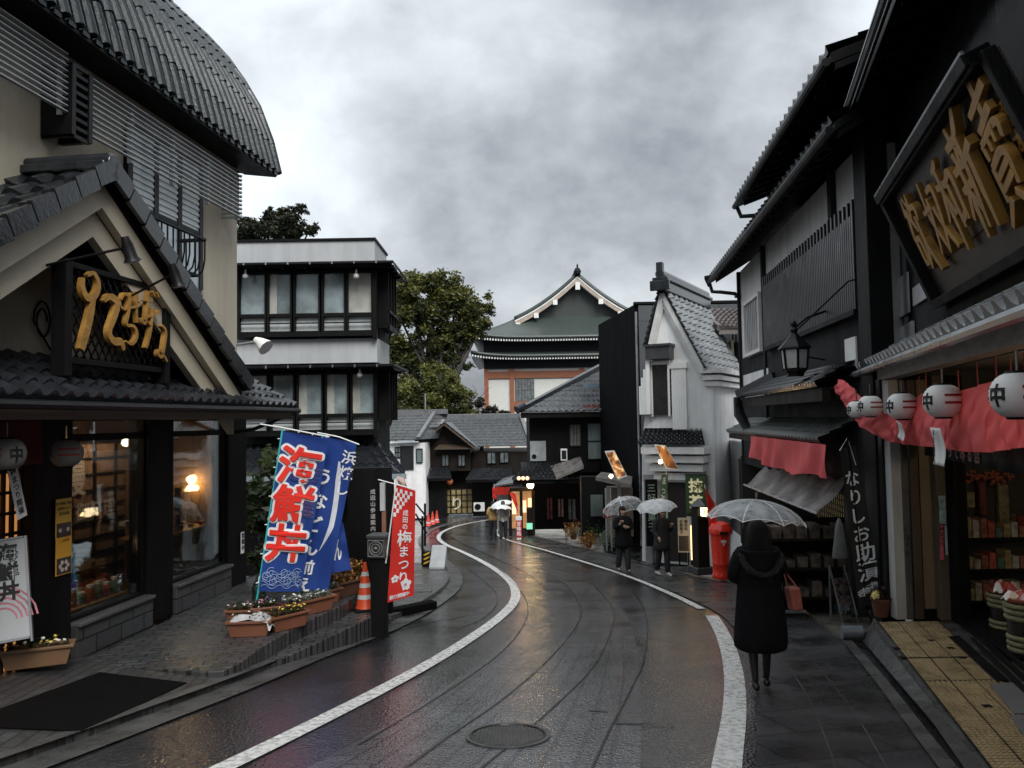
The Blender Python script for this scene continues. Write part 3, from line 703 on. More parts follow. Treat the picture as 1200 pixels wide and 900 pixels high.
def brush(mb, strokes, o, x, y, size, ext, wmax):
    """Brush strokes: each a polyline in the unit square with widths, as a flat extruded ribbon."""
    o, x, y = Vector(o), Vector(x), Vector(y); nrm = x.cross(y)
    for st_ in strokes:
        ext += .0025
        P = smooth_line([Vector((a, b, c)) for a, b, c in st_], 3); L, R = [], []
        for i, p in enumerate(P):
            d = P[min(len(P)-1, i+1)]-P[max(0, i-1)]; d = Vector((d.x, d.y, 0)).normalized(); nn = Vector((-d.y, d.x, 0))*p.z*wmax
            L.append((p.x+nn.x, p.y+nn.y)); R.append((p.x-nn.x, p.y-nn.y))
        n = len(L); T = lambda q, h: o+x*q[0]*size+y*q[1]*size+nrm*h
        vs = [T(q, ext) for q in L]+[T(q, ext) for q in R]+[T(q, 0) for q in L]+[T(q, 0) for q in R]
        fs = []
        for i in range(n-1):
            fs += [(i, i+1, n+i+1, n+i), (2*n+i, 3*n+i, 3*n+i+1, 2*n+i+1), (i, 2*n+i, 2*n+i+1, i+1), (n+i, n+i+1, 3*n+i+1, 3*n+i)]
        fs += [(0, n, 3*n, 2*n), (n-1, 3*n-1, 4*n-1, 2*n-1)]
        mb.add(vs, fs)
ta = [[(.02, .86, .5), (.0, .72, .9), (.1, .6, 1.1), (.26, .66, 1.), (.33, .84, .9), (.22, .98, .6), (.1, .9, .4)], [(.22, .66, .8), (.16, .4, 1.2), (.06, .12, 1.3), (0, -.05, 1)],
      [(.42, .62, .4), (.52, .72, 1.), (.72, .66, 1.2), (.62, .42, 1.1), (.5, .22, .8), (.62, .1, 1.2), (.78, .14, 1.2), (.84, .02, .6)]]
chi = [[(.1, .82, .4), (.2, .98, .7), (.36, .9, .7), (.3, .66, .6), (.1, .66, .5), (.06, .8, .4)], [(.4, 1., .6), (.32, .6, .9), (.22, .34, .7), (.5, .4, .7), (.62, .2, .9), (.44, .0, .8), (.24, .06, .4)], [(.3, .7, .4), (.6, .76, .6), (.7, .84, .4)]]
ba = [[(.1, .9, .8), (.06, .5, 1.), (.1, .2, .6)], [(.36, .74, .5), (.66, .8, .7)], [(.5, .98, .7), (.46, .5, .9), (.4, .2, .8), (.26, .22, .7), (.3, .36, .6), (.6, .2, .6)], [(.66, 1., .7), (.74, .9, .6)], [(.82, 1., .7), (.9, .9, .6)]]
na = [[(.1, .8, .5), (.4, .9, .8), (.5, .98, .5)], [(.3, 1., .6), (.2, .5, .9), (.06, .2, .8)], [(.56, .7, .6), (.74, .62, .9), (.66, .3, 1.), (.6, .05, .8), (.44, .1, .8), (.5, .24, .6), (.76, .0, .6)]]
for st_, pxy, sz, wm in ((ta, (95, 405), .80, .050), (chi, (137, 402), .58, .046), (ba, (157, 388), .50, .042), (na, (168, 420), .60, .042)):
    x, z = FL.hit(pxy[0], pxy[1], SY-.1); mb = MB()
    brush(mb, [[(a, b, c) for a, b, c in s] for s in st_], (x-(sx0+sx1)/2, -.06, z-sz0), (1, 0, 0), (0, 0, 1), sz*1.0, .05, wm*.9)
    mb.build('letter', m_gold, SG)
# spotlights on arms
def spotlight(fr, base, tip, label, s=1., aim=(.2, .3, -1)):
    a, b = fr.w(*base), fr.w(*tip); t = thing('spotlight', a, 0, label, 'spotlight', 'spotlights over the shop signs')
    d = b-a; mb = MB(); mb.tube([(0, 0, 0), d*.9, d], .014, 6); mb.build('arm', m_metal, t, smooth=True)
    aim = Vector(aim).normalized(); h = MB(); h.tube([d-aim*.10*s, d-aim*.02*s, d+aim*.10*s, d+aim*.14*s], [.035*s, .055*s, .06*s, .085*s], 10); h.build('lamp_head', m_metal, t, smooth=True)
    h = MB(); h.tube([d+aim*.141*s, d+aim*.155*s], [.07*s, .05*s], 10); h.build('lens', M('lens_glass', (.7, .7, .68), .1), t)
    return t
x1, z1 = FL.hit(150, 292, -1.45); spotlight(FL, (ax-.7, .0, z1-.25), (x1, -1.45, z1+.02), 'upper small black spotlight on arm above gilded lattice sign')
x1, z1 = FL.hit(205, 322, -1.45); spotlight(FL, (ax+.9, .0, z1-.3), (x1, -1.45, z1+.02), 'lower small black spotlight on arm beside right bargeboard')
xw, zw = FL.hit(281, 404, .05); t = thing('floodlight', FL.w(xw, .1, zw), 0, 'small white floodlight on the end of cream rendered wall', 'floodlight')
mb = MB(); mb.tube([(0, 0, 0), (.35, 0, .05)], .02, 6); mb.build('bracket', m_steel, t); mb = MB(); mb.tube([(.3, 0, .08), (.38, -.02, .04), (.5, -.06, -.06)], [.05, .08, .14], 10); mb.build('lamp_head', m_wpaint, t, smooth=True)
# wire curl and little lamp on the gable wall
x, z = FL.hit(48, 376, .08); mb = MB(); mb.tube([(.25*cos(k*.5)*(.5+.03*k)*.5, 0, .22*sin(k*.5)*(.5+.03*k)) for k in range(20)]+[(.3, 0, -.5)], .012, 5)
t = tag(mb.build('cable_coil', m_metal, smooth=True, recenter=False), 'loop of black cable hanging on cream gable wall', 'cable'); place(t, FL, x, .06, z)
# paper lanterns
def lantern(loc, r, label, group, char='中', face=(0, -1, 0), lit=False, rz=0., elong=.88):
    t = thing('paper_lantern', loc, rz, label, 'lantern', group)
    pr = []
    for i in range(25):
        a = -1.25+2.5*i/24; pr.append((r*cos(a)**.75*(1+.012*(-1)**i), r*elong*sin(a)/sin(1.25)))
    mb = MB(); mb.lathe(pr, seg=28); mb.build('shade', M('lantern_paper', (.74, .74, .72), .7, var=.10) if not lit else M('aged_shaded_lantern_paper', (.16, .155, .145), .75, var=.15), t, smooth='all')  # lit picks old white paper, greyed in colour for shade under the eave
    mb = MB()
    for s in (1, -1): mb = MB(); mb.lathe([(r*.42, s*r*elong*.97), (r*.46, s*r*elong*1.02), (r*.4, s*r*elong*1.1)], seg=20); mb.build('rim', m_black, t, smooth=True)
    mb = MB(); mb.tube([(0, 0, r*elong*1.05), (0, 0, r*elong*1.05+.14)], .008, 5); mb.build('hook', m_steel, t)
    for z0 in (.28, -.18):      # red bands painted on the sides
        for a0 in (-.75, pi-.75):
            mb = MB()
            def fn(u, v):
                a = a0+1.4*u; z = r*elong*(z0+.15*v); aa = math.asin(max(-1, min(1, z/(r*elong)*sin(1.25)))); rr = r*cos(aa)**.75*1.02
                return Vector((rr*cos(a), rr*sin(a), z))
            mb.grid(fn, 8, 2); mb.build('red_band', M('lantern_red', (.26, .02, .015), .6), t)
    for a in (-pi/2-.15, pi/2-.15):
        mb = MB(); vs, fs, cx = glyph(char, .03)
        def wrap(p):
            xx = (p[0]-cx)*r*.85; z = (p[1]-.38)*r*.95; aa = math.asin(max(-1, min(1, z/(r*elong)*sin(1.25)))); rr = r*cos(aa)**.75*1.025+.002*p[2]
            return (rr*cos(a+xx/r), rr*sin(a+xx/r), z)
        mb.add([wrap(p) for p in vs], fs); mb.build('crest', m_ink, t)
    return t
GLN = 'lanterns under the restaurant eave'
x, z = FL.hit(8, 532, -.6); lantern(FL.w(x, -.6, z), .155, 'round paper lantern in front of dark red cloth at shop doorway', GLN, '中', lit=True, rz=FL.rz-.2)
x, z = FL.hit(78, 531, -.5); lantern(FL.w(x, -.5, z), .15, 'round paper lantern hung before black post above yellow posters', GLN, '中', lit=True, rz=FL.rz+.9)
# dark red door curtain
x0, x1 = FL.hit(-90, 520, -.25)[0], FL.hit(48, 520, -.25)[0]; z0 = FL.hit(30, 545, -.25)[1]
mb = MB(); mb.grid(lambda u, v: Vector((x0+(x1-x0)*u, -.25+.03*sin(u*23)*(1-v), z0+(Z1-z0)*v)), 60, 6)
t = tag(mb.build('door_curtain', cloth('maroon_cloth', (.10, .015, .018), .85, .1), smooth='all', recenter=False, solid=.006), 'short dark red curtain across the restaurant doorway', 'curtain'); place(t, FL, 0, 0, 0)
# notices on the posts
def board(fr, x, y, z, w_, h_, name, label, cat, mats, draw=None, th=.01, tilt=0., group=None, rz=0.):
    t = thing(name, fr.w(x, y, z), fr.rz+rz, label, cat, group)
    mb = MB(); mb.box(-w_/2, w_/2, -th, 0, -h_/2, h_/2); mb.build('panel', mats, t, bevel=.002)
    if draw: draw(t, w_, h_, -th-.001)
    if tilt: t.rotation_euler = (0, tilt, t.rotation_euler.z)
    return t
m_yel = M('yellow_poster', (.62, .38, .05), .5, var=.08)
m_photo = M('dark_food_photo', (.05, .045, .04), .4, var=.6, vscale=30)
def yellow(lines, dishes):
    def dr(t, w_, h_, y):
        mb = MB(); mb.box(-w_/2+.01, w_/2-.01, y-.001, y+.002, -h_/2+.01, -h_/2+h_*.38); mb.build('photo', m_photo, t)
        mb = MB()
        for k, s in enumerate(lines): mb.text(s, (0, y-.001, h_/2-.05-k*h_*.13), (1, 0, 0), (0, 0, 1), .036, .01, .001)
        mb.build('lettering', m_ink, t)
        mb = MB()
        for k in range(dishes): mb.lathe([(.02, 0), (.035, .004)], (0, 0, 0), 10); 
        mb = MB()
        for k in range(dishes):
            a = 2*pi*k/dishes; mb.text('●', (cos(a)*w_*.25, y-.003, -h_*.3+sin(a)*h_*.09), (1, 0, 0), (0, 0, 1), .06, 0, .001)
        mb.build('dish_picture', M('dish_white', (.6, .5, .42), .5, var=.4, vscale=40), t)
    return dr
x, z = FL.hit(74, 607, -.05); board(FL, x, -.05, z, .24, .42, 'poster', 'upper yellow notice with dark photographs on the black post', 'poster', m_yel, yellow(['お食事処ご案内', '海鮮丼セット', '定食各種'], 2), group='yellow notices on the post')
x, z = FL.hit(74, 647, -.05); board(FL, x, -.05, z, .24, .48, 'poster', 'lower orange notice with ring of dishes on the black post', 'poster', M('orange_poster', (.66, .33, .03), .5, var=.06), yellow(['おすすめ天丼', '1,200円'], 6), group='yellow notices on the post')
def vert(txt, size, mat, bold=.02, step=1.05, x=0., top=None):
    def dr(t, w_, h_, y):
        mb = MB(); zt = (h_/2-size*.65) if top is None else top
        mb.text(txt, (x, y, zt), (1, 0, 0), (0, 0, 1), size, bold, .002, True, step); mb.build('lettering', mat, t)
    return dr
x, z = FL.hit(20, 577, -.3); board(FL, x, -.3, z, .13, .52, 'paper_slip', 'white slip of vertical writing tilted before lit lattice door', 'paper sign', m_paper, vert('梅まつり開催', .075, m_ink), .003, -.28)
x, z = FL.hit(283, 636, -.05); board(FL, x, -.06, z, .1, .34, 'door_plate', 'small white opening hours plate on the last black post', 'plate', m_wpaint, vert('営業中', .085, m_ink, .03, 1.15), .012)
# menu board by the wall
p = on_lsw(8, 802); MZ = p.z
def menu():
    t = thing('menu_board', (p.x-.20, p.y+.0, MZ), 0, 'white standing menu board with bold black writing leaning at shop corner', 'menu board')
    t.rotation_euler = (radians(-10), radians(-6), radians(20)); t.scale = (.88, .88, .88); mb = MB()
    mb.box(-.46, .46, -.015, .0, .42, 1.5); mb.build('panel', M('menu_panel', (.45, .47, .48), .35, var=.06), t, bevel=.003)
    mb = MB(); 
    mb.box(-.47, -.44, -.03, .02, .36, 1.52); mb.box(.445, .47, -.03, .02, .36, 1.52); mb.box(-.05, -.01, -.028, .018, 0, .42); mb.box(-.44, -.40, -.028, .018, 0, .42)
    mb.box(-.44, .44, -.028, .018, .395, .42); mb.box(-.44, .44, -.028, .018, 1.5, 1.52); mb.build('frame', m_steel, t, bevel=.003)
    mb = MB(); y = -.019
    mb.text('海鮮丼', (.27, y, 1.36), (1, 0, 0), (0, 0, 1), .21, .035, .003, True, 1.0)
    mb.text('うなうどん', (.03, y, 1.36), (1, 0, 0), (0, 0, 1), .2, .035, .003, True, .95)
    mb.text('セット', (-.17, y, .82), (1, 0, 0), (0, 0, 1), .13, .03, .003, True, 1.0)
    mb.text('うなぎ', (-.34, y, 1.36), (1, 0, 0), (0, 0, 1), .2, .035, .003, True, 1.0); mb.build('lettering', m_ink, t)
    mb = MB()
    for k in range(5): 
        r = .12+.05*k; mb.add([(.2+cos(a)*rr, -.0175, .62+sin(a)*rr*1.1) for a in [pi*.02+i*.1*pi for i in range(10)] for rr in (r, r+.02)], [(2*i, 2*i+1, 2*i+3, 2*i+2) for i in range(9)])
    for k in range(3):
        r = .1+.06*k; mb.add([(-.25+cos(a)*rr, -.0172, .85+sin(a)*rr*1.3) for a in [-.9*pi+i*.09*pi for i in range(10)] for rr in (r, r+.025)], [(2*i, 2*i+1, 2*i+3, 2*i+2) for i in range(9)])
    mb.build('wave_print', M('rose_print', (.45, .16, .2), .5, var=.4, vscale=4), t)
    return t
menu()
p = on_lsw(48, 858); 
# black mat
q = [on_lsw(*c) for c in ((117, 789), (219, 801), (96, 858), (-90, 850), (0, 832))]
mb = MB(); vs = [Vector((v.x, v.y, v.z+.012)) for v in q]; mb.prism(vs, (0, 0, -.01)); tag(mb.build('door_mat', M('black_rubber', (.004, .004, .004), .85, spec=.06, bump=.5, bscale=200)), 'large black rubber mat lying on the brick pavement by the terrace edge', 'mat')
# ================================================================ BEHIND: inn, trees, houses at the bend, great hall
m_wband = M('pale_panel', (.43, .445, .455), .65, streak=.15, bump=.06, var=.08, vscale=1.)
m_inn_refl = M('inn_glass_reflection', (.24, .29, .30), .07, var=.45, vscale=1.6, bump=.1, bscale=3)  # mottled colour paints the trees reflected in the panes
YI = 22.
def fp(px, py, Y=YI): p = at(px, py, Y); return p.x, p.z
IN = thing('inn_building', (at(360, 500, YI).x, YI, g(YI)), 0, 'three storey dark timber inn with white bands and rows of glazed galleries', 'building')
def loc_i(px, py): x, z = fp(px, py); return x-IN.location.x, z-IN.location.z
xl, zp = loc_i(262, 282); xr, _ = loc_i(437, 281); _, zq = loc_i(350, 308)
mb = MB(); mb.box(xl, xr, .25, 2.4, zq-.1, zp); mb.build('parapet', m_wband, IN, bevel=.01)
mb = MB(); mb.box(xl, xr+.04, .2, 2.45, zp, zp+.07); mb.build('coping', m_black, IN)
xr2, _ = loc_i(441, 400)
mb = MB(); mb.box(xl, xr2-.02, .6, 2.4, 0, zq-.1); mb.build('wall', m_soot, IN)
mb = MB(); z0, z1 = loc_i(400, 425)[1], loc_i(400, 396)[1]; mb.box(xl, xr2, .12, 2.35, z0, z1); mb.build('band', m_wband, IN, bevel=.008)
def gallery(yt, yb, ybot, cols, nm):
    zt, zb, zc = loc_i(350, yt)[1], loc_i(350, yb)[1], loc_i(350, ybot)[1]; d = -.02
    for a, b in cols:
        x0, x1 = loc_i(a, 350)[0], loc_i(b, 350)[0]
        mb = MB(); w_ = .05
        mb.box(x0-w_, x0, d, .5, zc, zt); mb.box(x1, x1+w_, d, .5, zc, zt); mb.box(x0, x1, d, .5, zt-.06, zt); mb.box(x0, x1, d, .5, zb-.06, zb+.04); mb.box(x0, x1, d, .5, zc, zc+.05)
        zr = zb-(zb-zc)*.5; mb.box(x0, x1, d-.02, .02, zr, zr+.03)
        f = mb.build('window', m_black, IN)
        mb = MB(); mb.box(x0, x1, .1, .12, zb+.04, zt-.06); mb.build('pane', m_inn_refl if (a*7+yt) % 5 < 3 else (M('inn_glass_dark_reflection', (.13, .16, .165), .06, var=.6, vscale=2.6) if (a*7+yt) % 5 == 3 else M('inn_curtain', (.33, .33, .30), .35, var=.25, vscale=9, stretch=(3, 1, .1))), f)  # glass tones carry the painted reflection; curtains are plain cloth
        if (a+yt) % 3 == 0: mb = MB(); mb.box(x0, x0+(x1-x0)*.34, .085, .099, zb+.04, zt-.06); mb.build('curtain', M('inn_curtain', (.40, .40, .36), .35), f)
        mb = MB(); mb.box(x0, x1, .11, .13, zc+.05, zb-.06); mb.build('lower_pane', M('pale_curtain', (.5, .53, .53), .3, var=.2), f)
    x0, x1 = loc_i(278, 350)[0], loc_i(441, 350)[0]
    mb = MB(); mb.box(xl, x1, -.1, .0, zc-.12, zc-.005); mb.box(x1-.09, x1+.02, -.12, .1, zc-.2, zt+.15); mb.build('beam', m_black, IN)
gallery(318, 369, 390, [(281, 310), (315, 340), (346, 373), (379, 403), (408, 435)], 'a')
gallery(437, 487, 506, [(281, 312), (318, 343), (349, 376), (382, 406), (412, 438)], 'b')
def eave(ya, yb, name):
    za, zb = loc_i(350, ya)[1], loc_i(350, yb)[1]; xc = loc_i(463, 315)[0]
    mb = MB(); mb.hexa([(xl, -.55, zb), (xc, -.55, zb), (xc, 2.2, zb), (xl, 2.2, zb), (xl, -.55, zb+.08), (xc, -.55, zb+.08), (xc-.4, 2., za+.05), (xl, .3, za+.05)])
    for k in range(9): x = xl+(xc-xl)*k/8; mb.box(x-.03, x+.03, -.5, .2, zb-.06, zb)
    for k in range(4): y = -.4+k*.6; mb.box(xr2, xc-.05, y, y+.06, zb-.06, zb)
    mb.build('eave', m_black, IN)
    mb = MB(); mb.tube([(xl, -.6, zb+.06), (xc+.03, -.6, zb+.06), (xc+.03, 2.2, zb+.06)], .045, 6); mb.build('gutter', m_metal, IN)
    mb = MB()
    for k in range(8): x = xl+(xc-xl)*(k+.3)/8; mb.box(x-.02, x+.02, -.66, -.5, zb+.02, zb+.1)
    mb.build('gutter_clip', m_steel, IN)
eave(310, 316, 'e1'); eave(428, 434, 'e2')
m_globe = M('milk_glass', (.66, .66, .63), .25, var=.05)
for px, py in ((292, 326), (420, 326), (296, 443), (424, 440)):
    x, z = loc_i(px, py); mb = MB(); mb.ball((x, -.3, z), .085, 12, 8); mb.tube([(x, -.3, z+.08), (x, -.3, z+.2)], .03, 6); mb.build('globe_lamp', m_globe, IN, smooth='all')
for px, py, y in ((447, 340, .8), (446, 361, 1.5), (451, 445, .8)):
    p = at(px, py, YI+y); mb = MB(); mb.ball((p.x-IN.location.x, y, p.z-IN.location.z), .085, 12, 8); mb.build('globe_lamp', m_globe, IN, smooth='all')
xa, za = loc_i(445, 470); mb = MB()
for k in range(4): mb.box(xr2, xr2+.32, .3+k*.5, .34+k*.5, loc_i(1, 500)[1], loc_i(1, 440)[1]); mb.box(xr2, xr2+.32, .3+k*.5, .34+k*.5, loc_i(1, 390)[1], loc_i(1, 320)[1])
mb.box(xr2+.3, xr2+.35, .3, 2.1, loc_i(1, 392)[1], loc_i(1, 386)[1]); mb.box(xr2+.3, xr2+.35, .3, 2.1, loc_i(1, 372)[1], loc_i(1, 369)[1]); mb.build('side_rails', m_black, IN)
# entrance canopy with a grey metal edge
x0, z0 = loc_i(262, 553); x1, _ = loc_i(484, 549); _, zt = loc_i(400, 520)
mb = MB(); tiles(mb, bil((x0, -1.6, z0), (x1, -1.6, z0), (xr2+.1, .55, zt), (x0, .55, zt)), 20, 4, .04, .03); mb.build('canopy_roof', m_tile, IN, smooth=True)
mb = MB(); mb.box(x0, x1+.03, -1.72, -1.58, z0-.16, z0-.03); mb.build('canopy_edge', M('blue_grey_gutter', (.24, .28, .30), .3, var=.15), IN)
mb = MB(); mb.box(x0, xr2+.3, -.3, .5, 0, z0-.05); mb.box(x1-.5, x1-.35, -1.4, -1.25, 0, z0-.1); mb.build('entrance_wall', m_black, IN)

# ------------------------------------------------ trees
def leafmat(name, col, var=.5): 
    m = M(name, col, .45, var=var, vscale=.9, spec=.4)
    if 'tl' not in [n.label for n in m.node_tree.nodes]:
        t = m.node_tree; b = t.nodes['Principled BSDF']; o = t.nodes['Material Output']; tl = N(t, 'ShaderNodeBsdfTranslucent'); tl.label = 'tl'; tl.inputs[0].default_value = (col[0]*1.6, col[1]*1.6, col[2], 1)
        mx = N(t, 'ShaderNodeMixShader'); mx.inputs[0].default_value = .3; t.links.new(b.outputs[0], mx.inputs[1]); t.links.new(tl.outputs[0], mx.inputs[2]); t.links.new(mx.outputs[0], o.inputs[0])
    return m
m_bark = M('wet_bark', (.035, .03, .025), .7, bump=.6, bscale=12, stretch=(1, 1, .3))
def tree(name, base, clumps, trunk_r, leaf, n_leaf, size, label, limbs=None, flat=.7, hang=0., seed=1, group=None, trunks=None):
    """clumps: (x, y, z, r) leaf masses in world metres; limbs run from the trunk top into each of them."""
    R = random.Random(seed); base = Vector(base); t = thing(name, base, 0, label, 'tree', group)
    C_ = [(Vector(c[:3])-base, c[3]) for c in clumps]
    cen = sum((c for c, r in C_), Vector())/len(C_); zf = min(c.z-r for c, r in C_)
    fork = Vector((cen.x*.3, cen.y*.3, max(.6, zf*.75)))
    mb = MB(); mb.tube([(0, 0, -.3), fork*.5+Vector((R.uniform(-.1, .1), 0, 0)), fork], [trunk_r*1.25, trunk_r, trunk_r*.8], 8)
    for c, r in C_:
        mid = fork.lerp(c, .5)+Vector((R.uniform(-1, 1), R.uniform(-1, 1), R.uniform(-.2, .8)))*r*.35
        mb.tube([fork-Vector((0, 0, .2)), mid, c], [trunk_r*.55, trunk_r*.33, trunk_r*.1], 6)
        for k in range(5):
            d = Vector((R.gauss(0, 1), R.gauss(0, 1), R.gauss(0, .7))).normalized(); a = mid.lerp(c, R.random()); mb.tube([a, a+d*r*.45+Vector((0, 0, .1*r)), a+d*r*.9], [trunk_r*.14, trunk_r*.08, trunk_r*.03], 5)
    mb.build('trunk', m_bark, t, smooth='all')
    mb = MB(); tot = sum(r**2 for c, r in C_)
    for c, r in C_:
        m = int(n_leaf*r*r/tot); sub = [Vector((R.gauss(0, 1), R.gauss(0, 1), R.gauss(0, 1))).normalized()*r*R.uniform(.3, 1.35) for _ in range(16)]
        for k in range(m):
            s = R.choice(sub); d = Vector((R.gauss(0, 1), R.gauss(0, 1), R.gauss(0, .8))).normalized()*r*R.choice((.22, .34, .46))*abs(R.random())**.5
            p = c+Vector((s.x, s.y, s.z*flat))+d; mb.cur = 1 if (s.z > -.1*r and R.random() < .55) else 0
            a = Vector((R.gauss(0, 1), R.gauss(0, 1), R.gauss(0, .6))).normalized(); b = a.cross(Vector((R.gauss(0, 1), R.gauss(0, 1), R.gauss(0, 1)))).normalized(); sz = size*R.uniform(.6, 1.3)
            mb.add([p-a*sz, p-b*sz*.42+a*sz*.1, p+a*sz, p+b*sz*.42+a*sz*.1], [(0, 1, 2, 3)])
    mb.build('crown', leaf, t)
    return t
def clump(px, py, Y, rpx): p = at(px, py, Y); return (p.x, p.y, p.z, rpx*Y/F)
def bp(px, Y, dz=0): return Vector(((px-600)/F*Y, Y, g(Y)+dz))
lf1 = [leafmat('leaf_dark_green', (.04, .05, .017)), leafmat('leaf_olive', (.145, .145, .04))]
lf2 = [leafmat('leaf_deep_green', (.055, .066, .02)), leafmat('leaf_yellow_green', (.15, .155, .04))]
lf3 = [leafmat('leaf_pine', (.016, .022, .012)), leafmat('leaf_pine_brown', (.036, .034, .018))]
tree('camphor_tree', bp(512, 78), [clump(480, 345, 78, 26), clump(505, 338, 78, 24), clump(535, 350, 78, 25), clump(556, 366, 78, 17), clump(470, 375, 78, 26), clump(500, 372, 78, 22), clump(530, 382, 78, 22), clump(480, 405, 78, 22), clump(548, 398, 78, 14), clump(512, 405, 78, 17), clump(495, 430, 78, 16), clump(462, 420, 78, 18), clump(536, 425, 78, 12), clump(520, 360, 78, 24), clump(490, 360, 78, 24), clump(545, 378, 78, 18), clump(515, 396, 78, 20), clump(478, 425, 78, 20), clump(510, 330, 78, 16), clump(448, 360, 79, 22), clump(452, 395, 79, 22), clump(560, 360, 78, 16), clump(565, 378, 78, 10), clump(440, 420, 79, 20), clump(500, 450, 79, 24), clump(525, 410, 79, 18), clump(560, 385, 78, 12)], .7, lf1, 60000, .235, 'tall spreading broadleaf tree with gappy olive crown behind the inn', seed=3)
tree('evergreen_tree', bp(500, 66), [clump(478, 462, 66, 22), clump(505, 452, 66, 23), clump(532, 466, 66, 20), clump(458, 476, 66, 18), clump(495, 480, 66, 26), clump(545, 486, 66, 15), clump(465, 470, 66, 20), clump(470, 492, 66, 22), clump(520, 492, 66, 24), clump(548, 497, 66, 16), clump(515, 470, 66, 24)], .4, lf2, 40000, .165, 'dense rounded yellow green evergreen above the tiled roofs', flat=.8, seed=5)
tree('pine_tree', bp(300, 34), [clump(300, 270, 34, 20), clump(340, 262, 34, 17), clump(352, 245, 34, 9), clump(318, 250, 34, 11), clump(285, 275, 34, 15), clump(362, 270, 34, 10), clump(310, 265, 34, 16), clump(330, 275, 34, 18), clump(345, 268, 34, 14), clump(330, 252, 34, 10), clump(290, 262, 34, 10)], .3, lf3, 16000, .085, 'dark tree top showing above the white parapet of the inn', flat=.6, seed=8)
tree('shrub_tree', bp(560, 60, .4), [clump(560, 474, 62, 8), clump(575, 482, 62, 8), clump(566, 490, 62, 9), clump(590, 484, 62, 6)], .2, [leafmat('leaf_bronze', (.022, .02, .015)), leafmat('leaf_brown_green', (.04, .036, .022))], 5000, .11, 'dark bronze shrub at the foot of the temple hall', seed=11)
def bare(name, base, top, n, label, seed):
    R = random.Random(seed); base = Vector(base); t = thing(name, base, 0, label, 'tree'); h = top; mb = MB()
    def br(p, d, L, r, lv):
        q = p+d*L; mid = p+d*L*.5+Vector((R.gauss(0, 1), R.gauss(0, 1), 0))*L*.06; mb.tube([p, mid, q], [r, r*.8, r*.6], 5 if lv < 2 else 4)
        if lv >= 5: return
        for k in range(2 if lv else 4):
            dd = (d+Vector((R.gauss(0, .55), R.gauss(0, .55), R.gauss(.1, .35)))).normalized(); br(p+d*L*R.uniform(.55, 1), dd, L*R.uniform(.55, .8), r*.6, lv+1)
    br(Vector((0, 0, -.2)), Vector((.05, 0, 1)), h*.36, .16, 0); mb.build('branches', M('grey_twig', (.06, .052, .045), .8), t)
bare('bare_tree', bp(548, 82), 13., 4, 'leafless tree with fine branches beside the temple hall', 4)
# bush at the far end of the restaurant
tree('bamboo_bush', Vector((-4.5, 14.6, g(14.6))), [(-4.6, 14.6, -2.6, .55), (-4.4, 14.7, -1.9, .55), (-4.7, 14.5, -1.2, .5), (-4.3, 14.7, -.75, .4), (-4.1, 14.8, -2.3, .45), (-4.2, 14.8, -1.4, .4)], .05, [leafmat('leaf_bamboo', (.03, .045, .018)), leafmat('leaf_bamboo_light', (.07, .09, .04))], 3600, .10, 'leafy bush growing at the far corner of the restaurant', flat=1.1, seed=2)

# ------------------------------------------------ houses where the street bends
YB = 56.
HB = thing('timber_house', (at(560, 500, YB).x, YB, g(YB)), 0, 'dark timber house with front gable and long grey tiled roof at the bend', 'house')
def lb(px, py, dy=0.): p = at(px, py, YB+dy); return Vector((p.x-HB.location.x, dy, p.z-HB.location.z))
mb = MB(); a, b = lb(487, 530), lb(622, 524, .5); mb.box(a.x+.25, b.x, .5, 9, 0, a.z-.1); mb.build('wall', m_dark, HB)
e0, e1 = lb(540, 525, 0), lb(622, 522, 0); r0, r1 = lb(522, 491, 5), lb(609, 489, 5)
mb = MB(); tiles(mb, bil((e0.x-1.5, 0, e1.z), (e1.x, 0, e1.z), (r1.x, 5, r1.z), (r0.x, 5, r1.z)), 44, 10, .055, .03, 4); mb.build('roof', m_tile_l, HB, smooth=True)
mb = MB(); mb.bar((r0.x, 5, r1.z+.1), (r1.x+.1, 5, r1.z+.1), .35, .45); mb.bar(Vector((e1.x, 0, e1.z+.1)), Vector((r1.x+.1, 5, r1.z+.1)), .3, .25); mb.build('ridge', M('mid_grey_tile', (.13, .135, .14), .35), HB, bevel=.03)
ap, fl, fr_ = lb(521, 497, -1.2), lb(487, 524, -1.2), lb(559, 527, -1.2)
for q in (fl, fr_):
    mb = MB(); up = ap+Vector((0, 6.2, .1)); qq = q+Vector((0, 6.2, 0))
    a_, b_ = (q, qq) if q is fl else (qq, q); c_, d_ = (up, ap) if q is fl else (ap, up)
    tiles(mb, bil(q+Vector((0, -.3, .1)), qq, up, ap+Vector((0, -.3, .1))), 14, 7, .05, .03, 4); mb.build('gable_roof', m_tile_l, HB, smooth=True)
    mb = MB(); mb.bar(q+Vector((0, -.35, 0)), ap+Vector((0, -.35, 0)), .12, .32, (0, 1, 0)); mb.build('bargeboard', m_brown, HB)
mb = MB(); mb.prism([(fl.x+.25, -.8, fl.z-.1), (fr_.x-.35, -.8, fl.z-.1), (ap.x, -.8, ap.z-.15)], (0, 1.2, 0)); mb.box(fl.x+.4, fr_.x-.5, -.8, .45, lb(1, 560)[2], fl.z-.1); mb.build('gable_wall', m_dark, HB)
